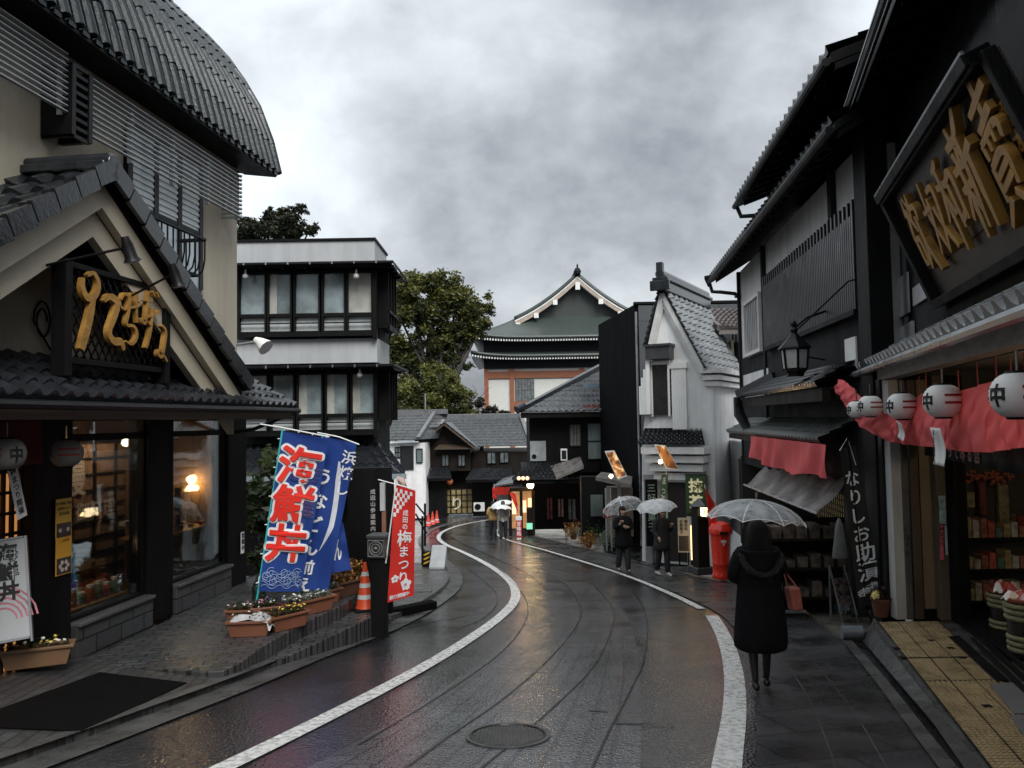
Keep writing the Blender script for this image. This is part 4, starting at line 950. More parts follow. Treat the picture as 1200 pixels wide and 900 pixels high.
def wind(parent, p0, p1, y, mat, nm='window', nv=1, nh=0, fm=None):
    mb = MB(); x0, x1, z0, z1 = p0.x, p1.x, p1.z, p0.z; f = .05
    for k in range(nv+2): x = x0+(x1-x0)*k/(nv+1); mb.box(x-f/2, x+f/2, y-.06, y+.02, z0, z1)
    for k in range(nh+2): z = z0+(z1-z0)*k/(nh+1); mb.box(x0, x1, y-.055, y+.019, z-f/2, z+f/2)
    o = mb.build(nm, fm or m_black, parent); mb = MB(); mb.box(x0, x1, y-.02, y-.005, z0, z1); mb.build('pane', mat, o); return o
m_dull = M('dull_window', (.13, .15, .155), .12, var=.5, vscale=3)
wind(HB, lb(518, 533, -.85), lb(526, 546, -.85), -.85, m_dull); wind(HB, lb(537, 533, -.85), lb(545, 546, -.85), -.85, m_dull)
wind(HB, lb(571, 530, .45), lb(581, 543, .45), .45, m_dull); wind(HB, lb(586, 530, .45), lb(596, 542, .45), .45, m_dull)
mb = MB(); a, b = lb(509, 527, -1.5), lb(555, 526, -1.5); mb.hexa([(a.x, -1.5, a.z), (b.x, -1.5, a.z), (b.x-.3, -.8, a.z+.25), (a.x+.3, -.8, a.z+.25), (a.x, -1.5, a.z+.08), (b.x, -1.5, a.z+.08), (b.x-.3, -.8, a.z+.33), (a.x+.3, -.8, a.z+.33)]); mb.build('window_hood', m_brown, HB)
for (pa, pb, pc, pd, nn) in (((478, 562), (529, 560), (526, 545), (480, 545), 16), ((546, 564), (600, 561), (602, 548), (555, 549), 16)):
    a, b, c, d = lb(*pa, -3), lb(*pb, -3), lb(*pc, -.4), lb(*pd, -.4); a.z = b.z; d.z = c.z
    mb = MB(); tiles(mb, bil(a, b, c, d), nn, 5, .05, .03, 4); mb.build('lower_roof', m_tile, HB, smooth=True)
    mb = MB(); mb.box(a.x, b.x, -2.95, -2.8, a.z-.2, a.z-.04); mb.build('fascia', m_black, HB)
a, b = lb(478, 565, -2), lb(523, 600, -2); mb = MB(); mb.box(a.x, b.x, -2., .4, 0, a.z); mb.build('lower_wall', m_black, HB); mb = MB(); a, b = lb(553, 566, -2), lb(600, 600, -2); mb.box(a.x, b.x, -1., .4, 0, a.z); mb.build('lower_wall', m_black, HB)
a, b = lb(522, 573, -.9), lb(554, 601, -.9); mb = MB()
mb.box(a.x, b.x, -.93, -.9, b.z, a.z); sh = mb.build('shutter', M('yellow_shutter', (.30, .23, .10), .55, bump=.3, var=.3, vscale=2, stretch=(.4, 1, 3)), HB)
mb = MB()
for k in range(6): x = a.x+(b.x-a.x)*k/5; mb.box(x-.04, x+.04, -1., -.93, b.z, a.z+.1)
for k in range(5): z = b.z+(a.z-b.z)*k/4; mb.box(a.x, b.x, -.97, -.93, z-.03, z+.02)
mb.build('shutter_frame', m_dark, sh)
mb = MB(); mb.text('り', (a.x+.8, -1.01, b.z+.7), (1, 0, 0), (0, 0, 1), 1.0, .02, .004); mb.build('lettering', M('pale_stroke', (.7, .65, .5), .6), sh)
# cedar ball, air conditioner
p = at(526.5, 564.5, YB-1.6); t = MB(); t.ball((p.x, p.y, p.z), .26, 14, 10); tag(t.build('cedar_ball', M('orange_cedar', (.42, .11, .03), .8, bump=.8, bscale=30), smooth='all'), 'round orange ball hung above the yellow shutter', 'ball sign')
def aircon(px0, py0, px1, py1, Y, label, face=0.):
    a, b = at(px0, py0, Y), at(px1, py1, Y); w_, h_ = b.x-a.x, a.z-b.z; t = thing('air_conditioner', ((a.x+b.x)/2, Y, b.z), face, label, 'air conditioner')
    mb = MB(); mb.box(-w_/2, w_/2, -.15, .15, 0, h_); mb.build('casing', M('aircon_casing', (.62, .62, .6), .4, var=.05), t, bevel=.02)
    mb = MB(); mb.tube([(-w_*.12, -.155, h_*.52), (-w_*.12, -.17, h_*.52)], h_*.36, 18); mb.build('fan_grille', m_metal, t)
    mb = MB(); mb.box(-w_*.4, -w_*.3, -.14, .14, -.1, 0); mb.box(w_*.3, w_*.4, -.14, .14, -.1, 0); mb.build('feet', m_metal, t)
aircon(555, 589, 568, 599, YB-2.2, 'white air conditioner unit on the ground beside the yellow shutter')
# white house left of it
HW = thing('white_house', (at(490, 500, 52).x, 52, g(52)), 0, 'small white walled house with hipped grey tile roof next to the inn', 'house')
def lw(px, py, dy=0.): p = at(px, py, 52+dy); return Vector((p.x-HW.location.x, dy, p.z-HW.location.z))
a, b = lw(455, 520), lw(498, 545); mb = MB(); mb.box(a.x-1, b.x, .3, 5, 0, a.z); mb.build('wall', m_white, HW)
a, b, c, d = lw(455, 517, -.3), lw(490, 515, -.3), lw(510, 484, 3), lw(462, 486, 3); a.z = b.z; d.z = c.z
mb = MB(); tiles(mb, bil(a, b, c, d), 18, 9, .05, .03, 4); mb.build('roof', m_tile_l, HW, smooth=True)
b2, c2 = lw(500, 512, 3.2), lw(511, 485, 3); mb = MB(); tiles(mb, bil(b, b+Vector((1.1, 3.5, 0)), c+Vector((.9, .3, 0)), c), 10, 9, .05, .03, 4); mb.build('roof', m_tile_l, HW, smooth=True)
mb = MB(); mb.bar(d+Vector((0, 0, .1)), c+Vector((.9, 0, .1)), .3, .35); mb.bar(b+Vector((0, 0, .08)), c+Vector((0, 0, .1)), .25, .2); mb.build('ridge', M('mid_grey_tile', (.13, .135, .14), .35), HW)
wind(HW, lw(463, 524, .25), lw(470, 536, .25), .25, m_dull, 'window', 1, 1); wind(HW, lw(488, 526, .25), lw(495, 542, .25), .25, m_pane, 'window', 0, 0)
mb = MB(); p = lw(469, 540, .2); mb.box(p.x, p.x+.9, .2, .3, p.z-.6, p.z+1.0); mb.build('shutter', m_soot, HW)
p = at(498.5, 482, 56); mb = MB(); mb.tube([(p.x, p.y, p.z-1), (p.x, p.y, p.z+1.3)], .05, 6); tag(mb.build('mast', m_steel), 'thin grey mast standing behind the roofs below the evergreen', 'pole')

# ------------------------------------------------ great hall of the temple
YT = 100.
TP = thing('temple_hall', (at(660, 500, YT).x, YT, -8.4), 0, 'large temple hall with green curved gable roof and vermilion beams', 'temple')
def lt(px, py, dy=0.): p = at(px, py, YT+dy); return Vector((p.x-TP.location.x, dy, p.z-TP.location.z))
m_cop = M('green_copper_roof', (.045, .058, .052), .38, bump=.3, bscale=3, var=.3, stretch=(4, 4, .6), wet=.2)
m_verm = M('vermilion_beam', (.27, .095, .045), .55, var=.15)
m_twall = M('temple_plaster', (.62, .62, .58), .7, var=.08)
X0, X1 = lt(570, 440).x, lt(760, 440).x
zb, zw = 0, lt(600, 432).z
mb = MB(); mb.box(X0, X1, 0, 24, 0, zw); mb.build('wall', m_twall, TP)
mb = MB()
for px in (570, 600, 682, 757): x = lt(px, 450).x; mb.box(x-.28, x+.28, -.25, .1, 0, zw)
for py, h in ((437, .5), (497, .3), (473, .3)):
    z = lt(620, py).z
    if py == 437: z = lt(620, 439).z; mb.box(X0, X1, -.2, .1, z-.45, z+.45)
    else: mb.box(lt(600, 473).x, lt(628, 473).x, -.19, .1, z-h, z+h)
mb.build('beam', m_verm, TP)
wind(TP, lt(604, 444), lt(626, 470), -.12, m_dull, 'window', 5, 1, m_brown); wind(TP, lt(649, 422), lt(660, 427), -.05, m_dull, 'window', 0, 0)
def hipskirt(zt, ze, xi, xo, yi, yo, name, mat, dots=True):
    mb = MB(); n = 10
    for (p, q) in (((-1, -1), (1, -1)), ((1, -1), (1, 1)), ((-1, 1), (-1, -1))):
        def fn(u, v):
            k = v**1.5; c = (X0+X1)/2; hx = (X1-X0)/2; x_ = (hx+xo)*(1-v)+(hx+xi)*v; y_ = yo*(1-v)+yi*v
            s0 = Vector((p[0]*x_+c, -y_ if p[1] < 0 else 24+y_, 0)); s1 = Vector((q[0]*x_+c, -y_ if q[1] < 0 else 24+y_, 0))
            r = s0.lerp(s1, u); lift = .7*(abs(2*u-1)**5)*(1-v); r.z = ze+(zt-ze)*(.55*v+.45*v*v)+lift; return r
        mb.grid(fn, 24, n)
    o = mb.build(name, mat, TP, smooth='all', solid=.35)
    if dots:
        mb = MB(); c = (X0+X1)/2; hx = (X1-X0)/2+xo-.25
        for k in range(70): x = c-hx+2*hx*k/69; mb.box(x-.09, x+.09, -yo+.12, -yo+1., ze-.42+.5*abs(2*k/69-1)**5, ze-.18+.5*abs(2*k/69-1)**5)
        mb.build('rafter_tip', m_wpaint, TP)
z1, z2 = lt(620, 421).z, lt(620, 398).z
hipskirt(z1+.9, z1+.25, .1, 1.9, .1, 2.2, 'lower_roof', m_cop)
mb = MB(); mb.box(X0-.3, X1+.3, -.3, 24.3, zw, z2+.6); mb.build('upper_wall', m_soot, TP)
zr = lt(620, 374).z
hipskirt(zr+1.2, z2, -5.4, 1.7, -3.2, 2.4, 'main_roof', m_cop)
# gable front
ap, gl_, gr_ = lt(676, 327, 2), lt(604, 380, 2), lt(748, 374, 2); cx = ap.x; hw = (gr_.x-gl_.x)/2; zg = (gl_.z+gr_.z)/2
def gp(t, o=0.): s = abs(t); return Vector((cx+t*(hw+.2), 0, zg+(ap.z-zg)*((1-s)*.62+(1-s)**2*.38)+o))
for sgn in (-1, 1):
    mb = MB(); mb.grid(lambda u, v: gp(sgn*u)+Vector((0, 1.2+v*20, .5)), 14, 8); mb.build('gable_roof', m_cop, TP, smooth='all', solid=.5)
    mb = MB()
    for k in range(14): a, b = gp(sgn*k/14), gp(sgn*(k+1)/14); mb.hexa([a+Vector((0, 1.1, -.55)), b+Vector((0, 1.1, -.55)), b+Vector((0, 1.4, -.55)), a+Vector((0, 1.4, -.55)), a+Vector((0, 1.1, 0)), b+Vector((0, 1.1, 0)), b+Vector((0, 1.4, 0)), a+Vector((0, 1.4, 0))])
    mb.build('bargeboard', M('pale_bargeboard', (.40, .33, .27), .6), TP)
    mb = MB()
    for k in range(14): a, b = gp(sgn*k/14), gp(sgn*(k+1)/14); mb.hexa([a+Vector((0, 1.05, .02)), b+Vector((0, 1.05, .02)), b+Vector((0, 1.5, .02)), a+Vector((0, 1.5, .02)), a+Vector((0, 1.05, .2)), b+Vector((0, 1.05, .2)), b+Vector((0, 1.5, .2)), a+Vector((0, 1.5, .2))])
    mb.build('verge_line', m_wpaint, TP)
    for t_ in (.36, .66, .95): p = gp(sgn*t_); m2 = MB(); m2.box(p.x-.3, p.x+.3, .9, 1.1, p.z-1.0, p.z-.35); m2.build('gable_ornament', m_wpaint, TP)
mb = MB(); pts = [gp(k/12)+Vector((0, 2.4, -.4)) for k in range(-12, 13)]; mb.prism(pts, (0, .3, 0)); mb.build('gable_wall', M('slatted_green_boards', (.035, .042, .04), .6, var=.35, vscale=1.5, stretch=(8, 1, .2)), TP)
p = gp(0); mb = MB(); mb.box(p.x-.3, p.x+.3, .9, 1.1, p.z-1.6, p.z-.6); mb.build('gable_ornament', m_wpaint, TP)
mb = MB(); mb.bar((cx, .8, ap.z+.75), (cx, 20, ap.z+.75), .7, .7); mb.lathe([(.4, 0), (.5, .35), (.32, .7), (.1, .85), (.14, 1.05), (.04, 1.35)], (cx, .9, ap.z+.5), 12); mb.build('ridge_finial', m_soot, TP)
# ================================================================ RIGHT: shops down the hill, storehouse, souvenir shops
# --- dark shop house with hipped tile roof
YS = 37.
SA = thing('corner_shop', (at(650, 500, YS).x, YS, g(YS)), 0, 'dark two storey corner shop with hipped tile roofs and posters in its window', 'shop')
def ls(px, py, dy=0.): p = at(px, py, YS+dy); return Vector((p.x-SA.location.x, dy, p.z-SA.location.z))
a, b = ls(620, 484), ls(760, 484); zu, zm = a.z, ls(620, 545).z
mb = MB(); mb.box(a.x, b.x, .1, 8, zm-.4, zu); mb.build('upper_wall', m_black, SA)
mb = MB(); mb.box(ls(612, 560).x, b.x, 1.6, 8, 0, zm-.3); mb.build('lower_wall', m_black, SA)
e0, e1 = ls(608, 483, -.9), ls(760, 483, -.9); e1.z = e0.z; rt = ls(705, 432, 3.5)
mb = MB(); tiles(mb, bil(e0, e1, Vector((b.x, 3.5, rt.z)), Vector((rt.x, 3.5, rt.z))), 22, 9, .06, .035, 5); mb.build('roof', m_tile_l, SA, smooth=True)
mb = MB(); mb.bar(e0+Vector((0, 0, .08)), rt+Vector((0, 0, .15)), .3, .22); mb.tube([e0+Vector((-.1, -.1, .1)), e0+Vector((.25, .15, .3))], .2, 10); mb.build('hip_ridge', m_tile, SA, smooth=True)
mb = MB(); mb.box(e0.x+.1, e1.x, -.8, .3, e0.z-.28, e0.z-.03); mb.build('fascia', m_black, SA)
m_gpan = M('grey_board', (.24, .26, .27), .5, var=.3)
p0, p1 = ls(621, 517, 0), ls(640, 540, 0); mb = MB(); mb.box(p0.x, p1.x, -.02, .09, p1.z, p0.z); mb.build('grey_panel', m_gpan, SA)
mb = MB(); c = ls(626, 535, 0); mb.tube([(c.x, -.04, c.z), (c.x, -.021, c.z)], .11, 14); mb.build('vent', m_black, SA)
wind(SA, ls(688, 496, .05), ls(706, 538, .05), .05, M('grey_curtain', (.17, .20, .20), .4, var=.4, vscale=6, stretch=(4, 1, .2)), 'window', 0, 1, m_dark)
wind(SA, ls(668, 498, .05), ls(680, 522, .05), .05, m_dull, 'window', 2, 0, m_brown)
p0, p1 = ls(657, 526, -.25), ls(665, 540, -.25); t = thing('air_conditioner', (SA.location.x+p0.x, YS-.25, SA.location.z+p1.z), 0, 'narrow white outdoor unit fixed to the dark upper wall of corner shop', 'air conditioner')
mb = MB(); mb.box(0, p1.x-p0.x, 0, .3, 0, p0.z-p1.z); mb.build('casing', m_wpaint, t, bevel=.02); mb = MB(); mb.box(.05, p1.x-p0.x-.05, -.01, 0, .08, p0.z-p1.z-.08); mb.build('grille', m_soot, t)
a, b, c, d = ls(600, 562, -2), ls(682, 559, -2), ls(680, 541, 0), ls(622, 543, 0); b.z = a.z; c.z = d.z
mb = MB(); tiles(mb, bil(a, b, c, d), 14, 5, .07, .04, 5); mb.build('lower_roof', m_tile, SA, smooth=True)
mb = MB(); mb.box(a.x+.05, b.x, -1.9, -1.78, a.z-.22, a.z-.03); mb.build('fascia', m_black, SA)
a, b, c, d = ls(652, 562, -2.3), ls(684, 549, -2.3), ls(680, 538, -.4), ls(645, 549, -.4); mb = MB(); mb.hexa([a, b, c, d]+[q+Vector((0, 0, .12)) for q in (a, b, c, d)]); mb.build('canopy', M('wet_board', (.16, .15, .14), .3, var=.4), SA)
p0, p1 = ls(684, 450, -.2), ls(740, 454, -.2); mb = MB(); mb.box(p0.x, p1.x, -.4, .2, p1.z, p0.z); mb.build('blue_fascia', M('blue_grey_sheet', (.16, .22, .27), .3), SA)
p0, p1 = ls(684, 475, -.3), ls(740, 479, -.3); mb = MB(); mb.box(p0.x, p1.x, -.6, .2, p1.z, p0.z); mb.build('red_trim', M('dull_red_paint', (.20, .03, .025), .5), SA)
wind(SA, ls(640, 583, 1.55), ls(648, 609, 1.55), 1.55, M('red_poster_glass', (.20, .06, .06), .3, var=.6, vscale=4)); wind(SA, ls(653, 584, 1.55), ls(661, 606, 1.55), 1.55, M('pink_poster', (.4, .28, .28), .4, var=.5, vscale=5)); wind(SA, ls(665, 584, 1.55), ls(675, 609, 1.55), 1.55, m_dull)
p0, p1 = ls(641, 578, 1.5), ls(650, 582, 1.5)
for i, px in enumerate((608, 613, 618)):
    p = at(px, 560.5, YS-2.1); m2 = MB(); m2.ball((p.x, p.y, p.z), .09, 10, 7); tag(m2.build('globe_lamp', M('amber_globe', (.7, .45, .3), .5, emit=.5, ecol=(1, .6, .35)), smooth='all'), 'small amber globe lamp in a row of three above the lit shop front', 'lamp', 'amber globes in a row')
# bright stall front beside it
ST = thing('lit_stall', (at(612, 600, 36).x, 36, g(36)), 0, 'brightly lit stall front with warm lamps at the bend of the street', 'stall')
def l6(px, py, dy=0.): p = at(px, py, 36+dy); return Vector((p.x-ST.location.x, dy, p.z-ST.location.z))
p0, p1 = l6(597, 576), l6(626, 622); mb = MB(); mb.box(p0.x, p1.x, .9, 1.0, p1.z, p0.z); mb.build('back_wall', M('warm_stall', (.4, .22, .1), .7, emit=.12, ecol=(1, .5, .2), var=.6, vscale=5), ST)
mb = MB()
for px in (598, 611, 625): x = l6(px, 600).x; mb.box(x-.07, x+.07, 0, .12, 0, p0.z)
mb.box(p0.x, p1.x, 0, 1, p0.z, p0.z+.15); mb.box(l6(607, 1).x, p1.x, .1, .5, 0, l6(1, 606).z); mb.build('frame', m_dark, ST)
mb = MB(); 
for px, py, qx, qy in ((600, 584, 605, 604), (612, 588, 617, 602), (619, 585, 624, 600)):
    a, b = l6(px, py), l6(qx, qy); mb.box(a.x, b.x, .5, .55, b.z, a.z)
mb.build('lit_display', M('lit_display', (.8, .6, .4), .5, emit=.5, ecol=(1, .7, .4), var=.6, vscale=6), ST)
p = l6(621.5, 568.5, -.3); mb = MB(); mb.ball(p, .16, 12, 8); mb.build('bulb', M('bright_bulb', (1, .8, .5), .4, emit=6, ecol=(1, .72, .38)), ST, smooth='all'); glow(p+Vector((0, -.3, -.1)), 4, .1, parent=ST)
p0, p1 = l6(617, 613, -.2), l6(624, 620, -.2); mb = MB(); mb.box(p0.x, p1.x, -.25, -.2, p1.z, p0.z); mb.build('green_panel', M('lit_green_sign', (.1, .4, .25), .5, emit=.3, ecol=(.3, .8, .55), var=.6, vscale=7), ST)
# red awning and grey shutter front beyond
AW = thing('awning_shop', (at(590, 600, 41).x, 41, g(41)), 0, 'small shop with closed grey front and red fringed awning past the lit stall', 'shop')
def l41(px, py, dy=0.): p = at(px, py, 41+dy); return Vector((p.x-AW.location.x, dy, p.z-AW.location.z))
a, b = l41(582, 577), l41(606, 612); mb = MB(); mb.box(a.x, b.x, 0, 3, 0, a.z); mb.build('front', M('grey_shutter', (.25, .24, .23), .6, bump=.3, stretch=(6, 1, .3)), AW)
a, b = l41(577, 571, -1.), l41(612, 574, -1.); mb = MB(); mb.grid(lambda u, v: Vector((a.x+(b.x-a.x)*u, -1.+.03*sin(u*30), a.z-.35*v-.08*abs(sin(u*19))*v)), 40, 3); mb.build('valance', m_redc, AW, solid=.01)
a, b, c, d = l41(578, 571, -1), l41(612, 566, -1), l41(606, 558, .3), l41(590, 562, .3); mb = MB(); mb.hexa([a, b, c, d]+[q+Vector((0, 0, .08)) for q in (a, b, c, d)]); mb.build('canopy', m_tile_l, AW)

# --- banners as a kind
def flagcloth(c00, c10, c11, c01, nu=10, nv=24, wave=.03, seed=0):
    """Cloth between corners: bottom left, bottom right, top right, top left, with soft folds; returns the surface function."""
    a, b, c, d = map(Vector, (c00, c10, c11, c01)); nn = (b-a).cross(d-a).normalized()
    def fn(u, v):
        p = (a*(1-u)+b*u)*(1-v)+(d*(1-u)+c*u)*v
        return p+nn*(wave*sin(u*5.2+v*3+seed)*(.25+.75*u)*(1-.55*v)+wave*.4*sin(v*11+u*2+seed))
    return fn
def on_cloth(mb, fn, txt, u, v, size, asp, bold, off=.004, side=1):
    """One character set on the cloth at (u, v); size is a share of its height."""
    vs, fs, cx = glyph(txt, bold); out = []
    for p in vs:
        uu = u+(p[0]-cx)*size*asp; vv = v+(p[1]-.38)*size
        q = fn(uu, vv); e = .01; n = (fn(uu+e, vv)-fn(uu-e, vv)).cross(fn(uu, vv+e)-fn(uu, vv-e)).normalized()*side
        out.append(q+n*(off+.0012*p[2]))
    mb.add(out, fs)
def plain_flag(name, label, pole, quad, Y, mat, txt='', tmat=None, size=.12, group=None, pr=.012, cat='banner', wave=.03, polem=None, v0=.86, dv=None, bold=.02):
    P = [at(x, y, Y) for x, y in pole]; t = thing(name, P[0], 0, label, cat, group); L = lambda q: Vector(q)-P[0]
    mb = MB(); mb.tube([L(q) for q in P], pr, 6); mb.build('pole', polem or m_wpaint, t, smooth=True)
    Q = [L(at(x, y, Y-.02)) for x, y in quad]; fn = flagcloth(*Q, wave=wave, seed=P[0].x); mb = MB(); mb.grid(fn, 10, 24); mb.build('cloth', mat, t, smooth='all')
    w_ = (Q[1]-Q[0]).length; h_ = (Q[3]-Q[0]).length
    if txt:
        mb = MB()
        for k, ch in enumerate(txt): on_cloth(mb, fn, ch, .5, v0-(dv or size*1.08)*k, size, h_/w_, bold, .006, 1)
        mb.build('lettering', tmat or m_paper, t)
    return t
plain_flag('pennant', 'small red and white banner hanging over the lit stall at its left edge', [(578, 600), (579, 567)], [(577, 584), (582, 585), (583, 572), (578, 572)], 40, m_redc)
plain_flag('street_banner', 'slanted red banner with pale top in front of the lit stall', [(610, 612), (603, 576)], [(605, 597), (609, 603), (604, 578), (597, 577)], 35, m_redc)
a, b = at(605, 603, 34.), at(611, 622, 34.); t = thing('sign_stand', ((a.x+b.x)/2, 34., g(34)), 0, 'small red sign box with pale top standing before the lit stall', 'sign')
mb = MB(); mb.box(-.12, .12, -.1, .1, .1, .85); mb.build('panel', M('red_signbox', (.55, .03, .03), .4), t, bevel=.01); mb = MB(); mb.box(-.13, .13, -.11, .11, .85, 1.0); mb.box(-.1, .1, -.08, .08, 0, .1); mb.build('cap', m_wpaint, t)
mb = MB(); mb.text('甘味処', (0, -.103, .7), (1, 0, 0), (0, 0, 1), .2, .03, .002, True, 1.05); mb.build('lettering', m_paper, t)

# --- low shop with sloping board roof and tilted lit picture
SB = thing('low_shop', (at(720, 600, 29).x, 29, g(29)), 0, 'low shop with sloping board canopy and brown side wall below the dark tower', 'shop')
def l29(px, py, dy=0.): p = at(px, py, 29+dy); return Vector((p.x-SB.location.x, dy, p.z-SB.location.z))
a, b, c, d = l29(698, 563, -.6), l29(740, 572, -1.2), l29(741, 562, .2), l29(705, 557, .6); mb = MB(); mb.hexa([a, b, c, d]+[q+Vector((0, 0, .13)) for q in (a, b, c, d)]); mb.build('canopy', M('wet_board', (.16, .15, .14), .3), SB)
a, b = l29(714, 572), l29(742, 600); mb = MB(); mb.box(a.x, b.x, 0, .9, l29(1, 622)[2]-.6, a.z); mb.build('side_wall', M('taupe_wall', (.15, .115, .09), .7), SB)
mb = MB(); x = l29(712.5, 1).x; mb.box(x-.08, x+.06, -.05, .2, 0, l29(1, 570).z); mb.build('post', M('pale_post', (.35, .34, .32), .6), SB)
a, b = l29(692, 580, 1.5), l29(707, 605, 1.5); mb = MB(); mb.box(a.x-.35, b.x+1, 1.6, 2.2, 0, l29(1, 574).z); mb.build('front_wall', m_black, SB); mb = MB(); mb.box(a.x, b.x, 1.54, 1.58, b.z, a.z); mb.build('window', M('dim_green_glass', (.10, .13, .12), .1), SB)
a = l29(716, 590, -.2)
def litsign(name, quad, Y, label, seed, group='tilted lit picture signs'):
    Q = [at(x, y, Y) for x, y in quad]; c = sum(Q, Vector())/4; t = thing(name, c, 0, label, 'sign', group); Q = [q-c for q in Q]; n = Vector((0, .16, 0))
    mb = MB(); mb.hexa([Q[0], Q[1], Q[1]+n, Q[0]+n, Q[3], Q[2], Q[2]+n, Q[3]+n]); mb.build('frame', m_wpaint, t)
    m = bpy.data.materials.get('lit_picture_%d' % seed)
    if not m:
        m = M('lit_picture_%d' % seed, (.22, .09, .03), .3, emit=.3, ecol=(1, .5, .15)); tr = m.node_tree; b = tr.nodes['Principled BSDF']
        tcn = N(tr, 'ShaderNodeTexCoord'); nz = N(tr, 'ShaderNodeTexNoise', Scale=2.3, Detail=4., Distortion=1.5); mpn = N(tr, 'ShaderNodeMapping'); mpn.inputs['Location'].default_value = (seed*1.7, 0, seed); tr.links.new(tcn.outputs['Object'], mpn.inputs[0]); tr.links.new(mpn.outputs[0], nz.inputs[0])
        rp = N(tr, 'ShaderNodeValToRGB'); tr.links.new(nz.outputs['Fac'], rp.inputs[0]); E_ = rp.color_ramp.elements; E_[0].position = .42; E_[0].color = (.02, .01, .005, 1); E_[1].position = .66; E_[1].color = (1, .75, .4, 1); k = E_.new(.54); k.color = (.45, .16, .04, 1)
        tr.links.new(rp.outputs[0], b.inputs['Emission Color']); b.inputs['Emission Strength'].default_value = .34
    f = .9; I = [q*f+Vector((0, -.006, 0)) for q in Q]; mb = MB(); mb.poly(I); mb.build('picture', m, t)
    return t, Q
litsign('picture_sign', [(724, 562), (735, 558), (720, 528), (709, 529)], 27.5, 'white framed lit food picture tilted above the sloping board canopy', 2)
p = at(716, 558, 27.1); t = MB(); t.ball((p.x, p.y, p.z), .07, 10, 7); tag(t.build('lamp', M('bright_bulb', (1, .8, .5), .4), smooth='all'), 'small bright lamp at the foot of the white framed picture sign', 'lamp')

# --- tall black tower house
mb = MB(); P0 = at(743, 357, 30); zt = P0.z; P1 = at(701, 381, 36.4)
TW = thing('black_tower', (P0.x+2, 33, g(30)), 0, 'tall windowless black sheet clad building with grey blue front wall', 'building'); o = TW.location
mb.prism([Vector((P0.x, 30, -.5+o.z))-o, Vector((P0.x+9, 30, -.5+o.z))-o, Vector((P0.x+9, 38, -.5+o.z))-o, Vector((P1.x, 36.4, -.5+o.z))-o], (0, 0, zt-o.z+.5)); 
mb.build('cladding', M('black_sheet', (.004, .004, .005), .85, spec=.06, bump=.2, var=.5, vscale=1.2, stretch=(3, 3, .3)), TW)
m_teal = brick('slate_panel', (.035, .048, .056), (.042, .055, .063), (.018, .022, .025), 2.6, 2.9, .02, .5, .3, wall=True, wet=.1)
mb = MB(); mb.box(P0.x+.15-o.x, P0.x+9-o.x, 29.9-o.y, 29.995-o.y, 0, zt-o.z-.05); mb.build('front_wall', m_teal, TW)
mb = MB(); mb.box(P0.x-.02-o.x, P0.x+9-o.x, 29.86-o.y, 30.1-o.y, zt-o.z, zt-o.z+.09); mb.build('coping', m_black, TW)
mb = MB(); mb.tube([(P0.x+.05-o.x, 29.9-o.y, 0), (P0.x+.05-o.x, 29.9-o.y, zt-o.z-.3)], .045, 8); mb.build('downpipe', m_steel, TW, smooth=True)

# --- white storehouse
FK = Frame(5.9+1.732*22.5, -1.732, 22.5, g(22.5)-.1)
KH = fthing(FK, 'storehouse', 'white plastered storehouse with steep tiled gable and dark window box', 'storehouse')
H = lambda px, py, ly=0.: Vector((FK.hit(px, py, ly)[0], ly, FK.hit(px, py, ly)[1]))
mb = MB(); pts = [H(838, 560), H(835, 446), H(822, 431), H(777.5, 350), H(765, 402), H(752, 520), H(750, 560)]; pts[0].z = pts[-1].z = 0
mb.prism(pts, (0, -5, 0)); mb.build('wall', m_white, KH, bevel=.02)
def cord(p, q, off, w_, h_): mb.bar(p+Vector((0, off, 0)), q+Vector((0, off, 0)), w_, h_, (0, 1, 0))
mb = MB()
for k, (o1, wd_) in enumerate(((.10, .16), (.07, .34), (.04, .52))):
    for a_, b_ in ((H(777.5, 345), H(824, 432)), (H(777.5, 345), H(764, 404))):
        dn = Vector((0, 0, -.12*k)); mb.bar(a_+dn+Vector((0, o1, 0)), b_+dn+Vector((0, o1, 0)), .13, .13, (0, 1, 0))
mb.build('cornice', M('white_cornice', (.62, .62, .60), .7), KH)
ra, re = H(778, 342), H(823, 432); rb = ra+Vector((0, -2.6, 0)); 
mb = MB(); tiles(mb, bil(re+Vector((-.1, .25, -.05)), re+Vector((-.1, -4.5, -.05)), ra+Vector((0, -4.5, .05)), ra+Vector((0, .25, .05))), 9, 10, .075, .05, 6); kr = mb.build('roof', M('silver_tile', (.17, .18, .185), .28, var=.4, vscale=5, wet=.3), KH, smooth=True)
le = H(764, 404); mb = MB(); tiles(mb, bil(le+Vector((.1, -4.5, -.05)), le+Vector((.1, .25, -.05)), ra+Vector((0, .25, .05)), ra+Vector((0, -4.5, .05))), 9, 10, .075, .05, 4); mb.build('roof', m_tile, KH, smooth=True)
mb = MB(); mb.box(ra.x-.16, ra.x+.16, -4.6, .3, ra.z, ra.z+.42); mb.box(ra.x-.24, ra.x+.24, -4.6, .36, ra.z+.3, ra.z+.4); mb.tube([(ra.x, -4.6, ra.z+.5), (ra.x, .38, ra.z+.5)], .14, 10); mb.box(ra.x-.1, ra.x+.1, .2, .4, ra.z+.3, ra.z+.85); mb.box(ra.x-.3, ra.x+.3, .3, .42, ra.z, ra.z+.3); mb.build('ridge', m_tile, KH, bevel=.02)
mb = MB()
for z0, w_ in ((432, 0.), (440, .06), (447, .12)):
    p = H(830, z0); mb.box(p.x-.42+w_, p.x+.2-w_, -4.8, .22-w_, p.z-.14, p.z)
mb.build('eave_step', M('white_cornice', (.62, .62, .60), .7), KH)
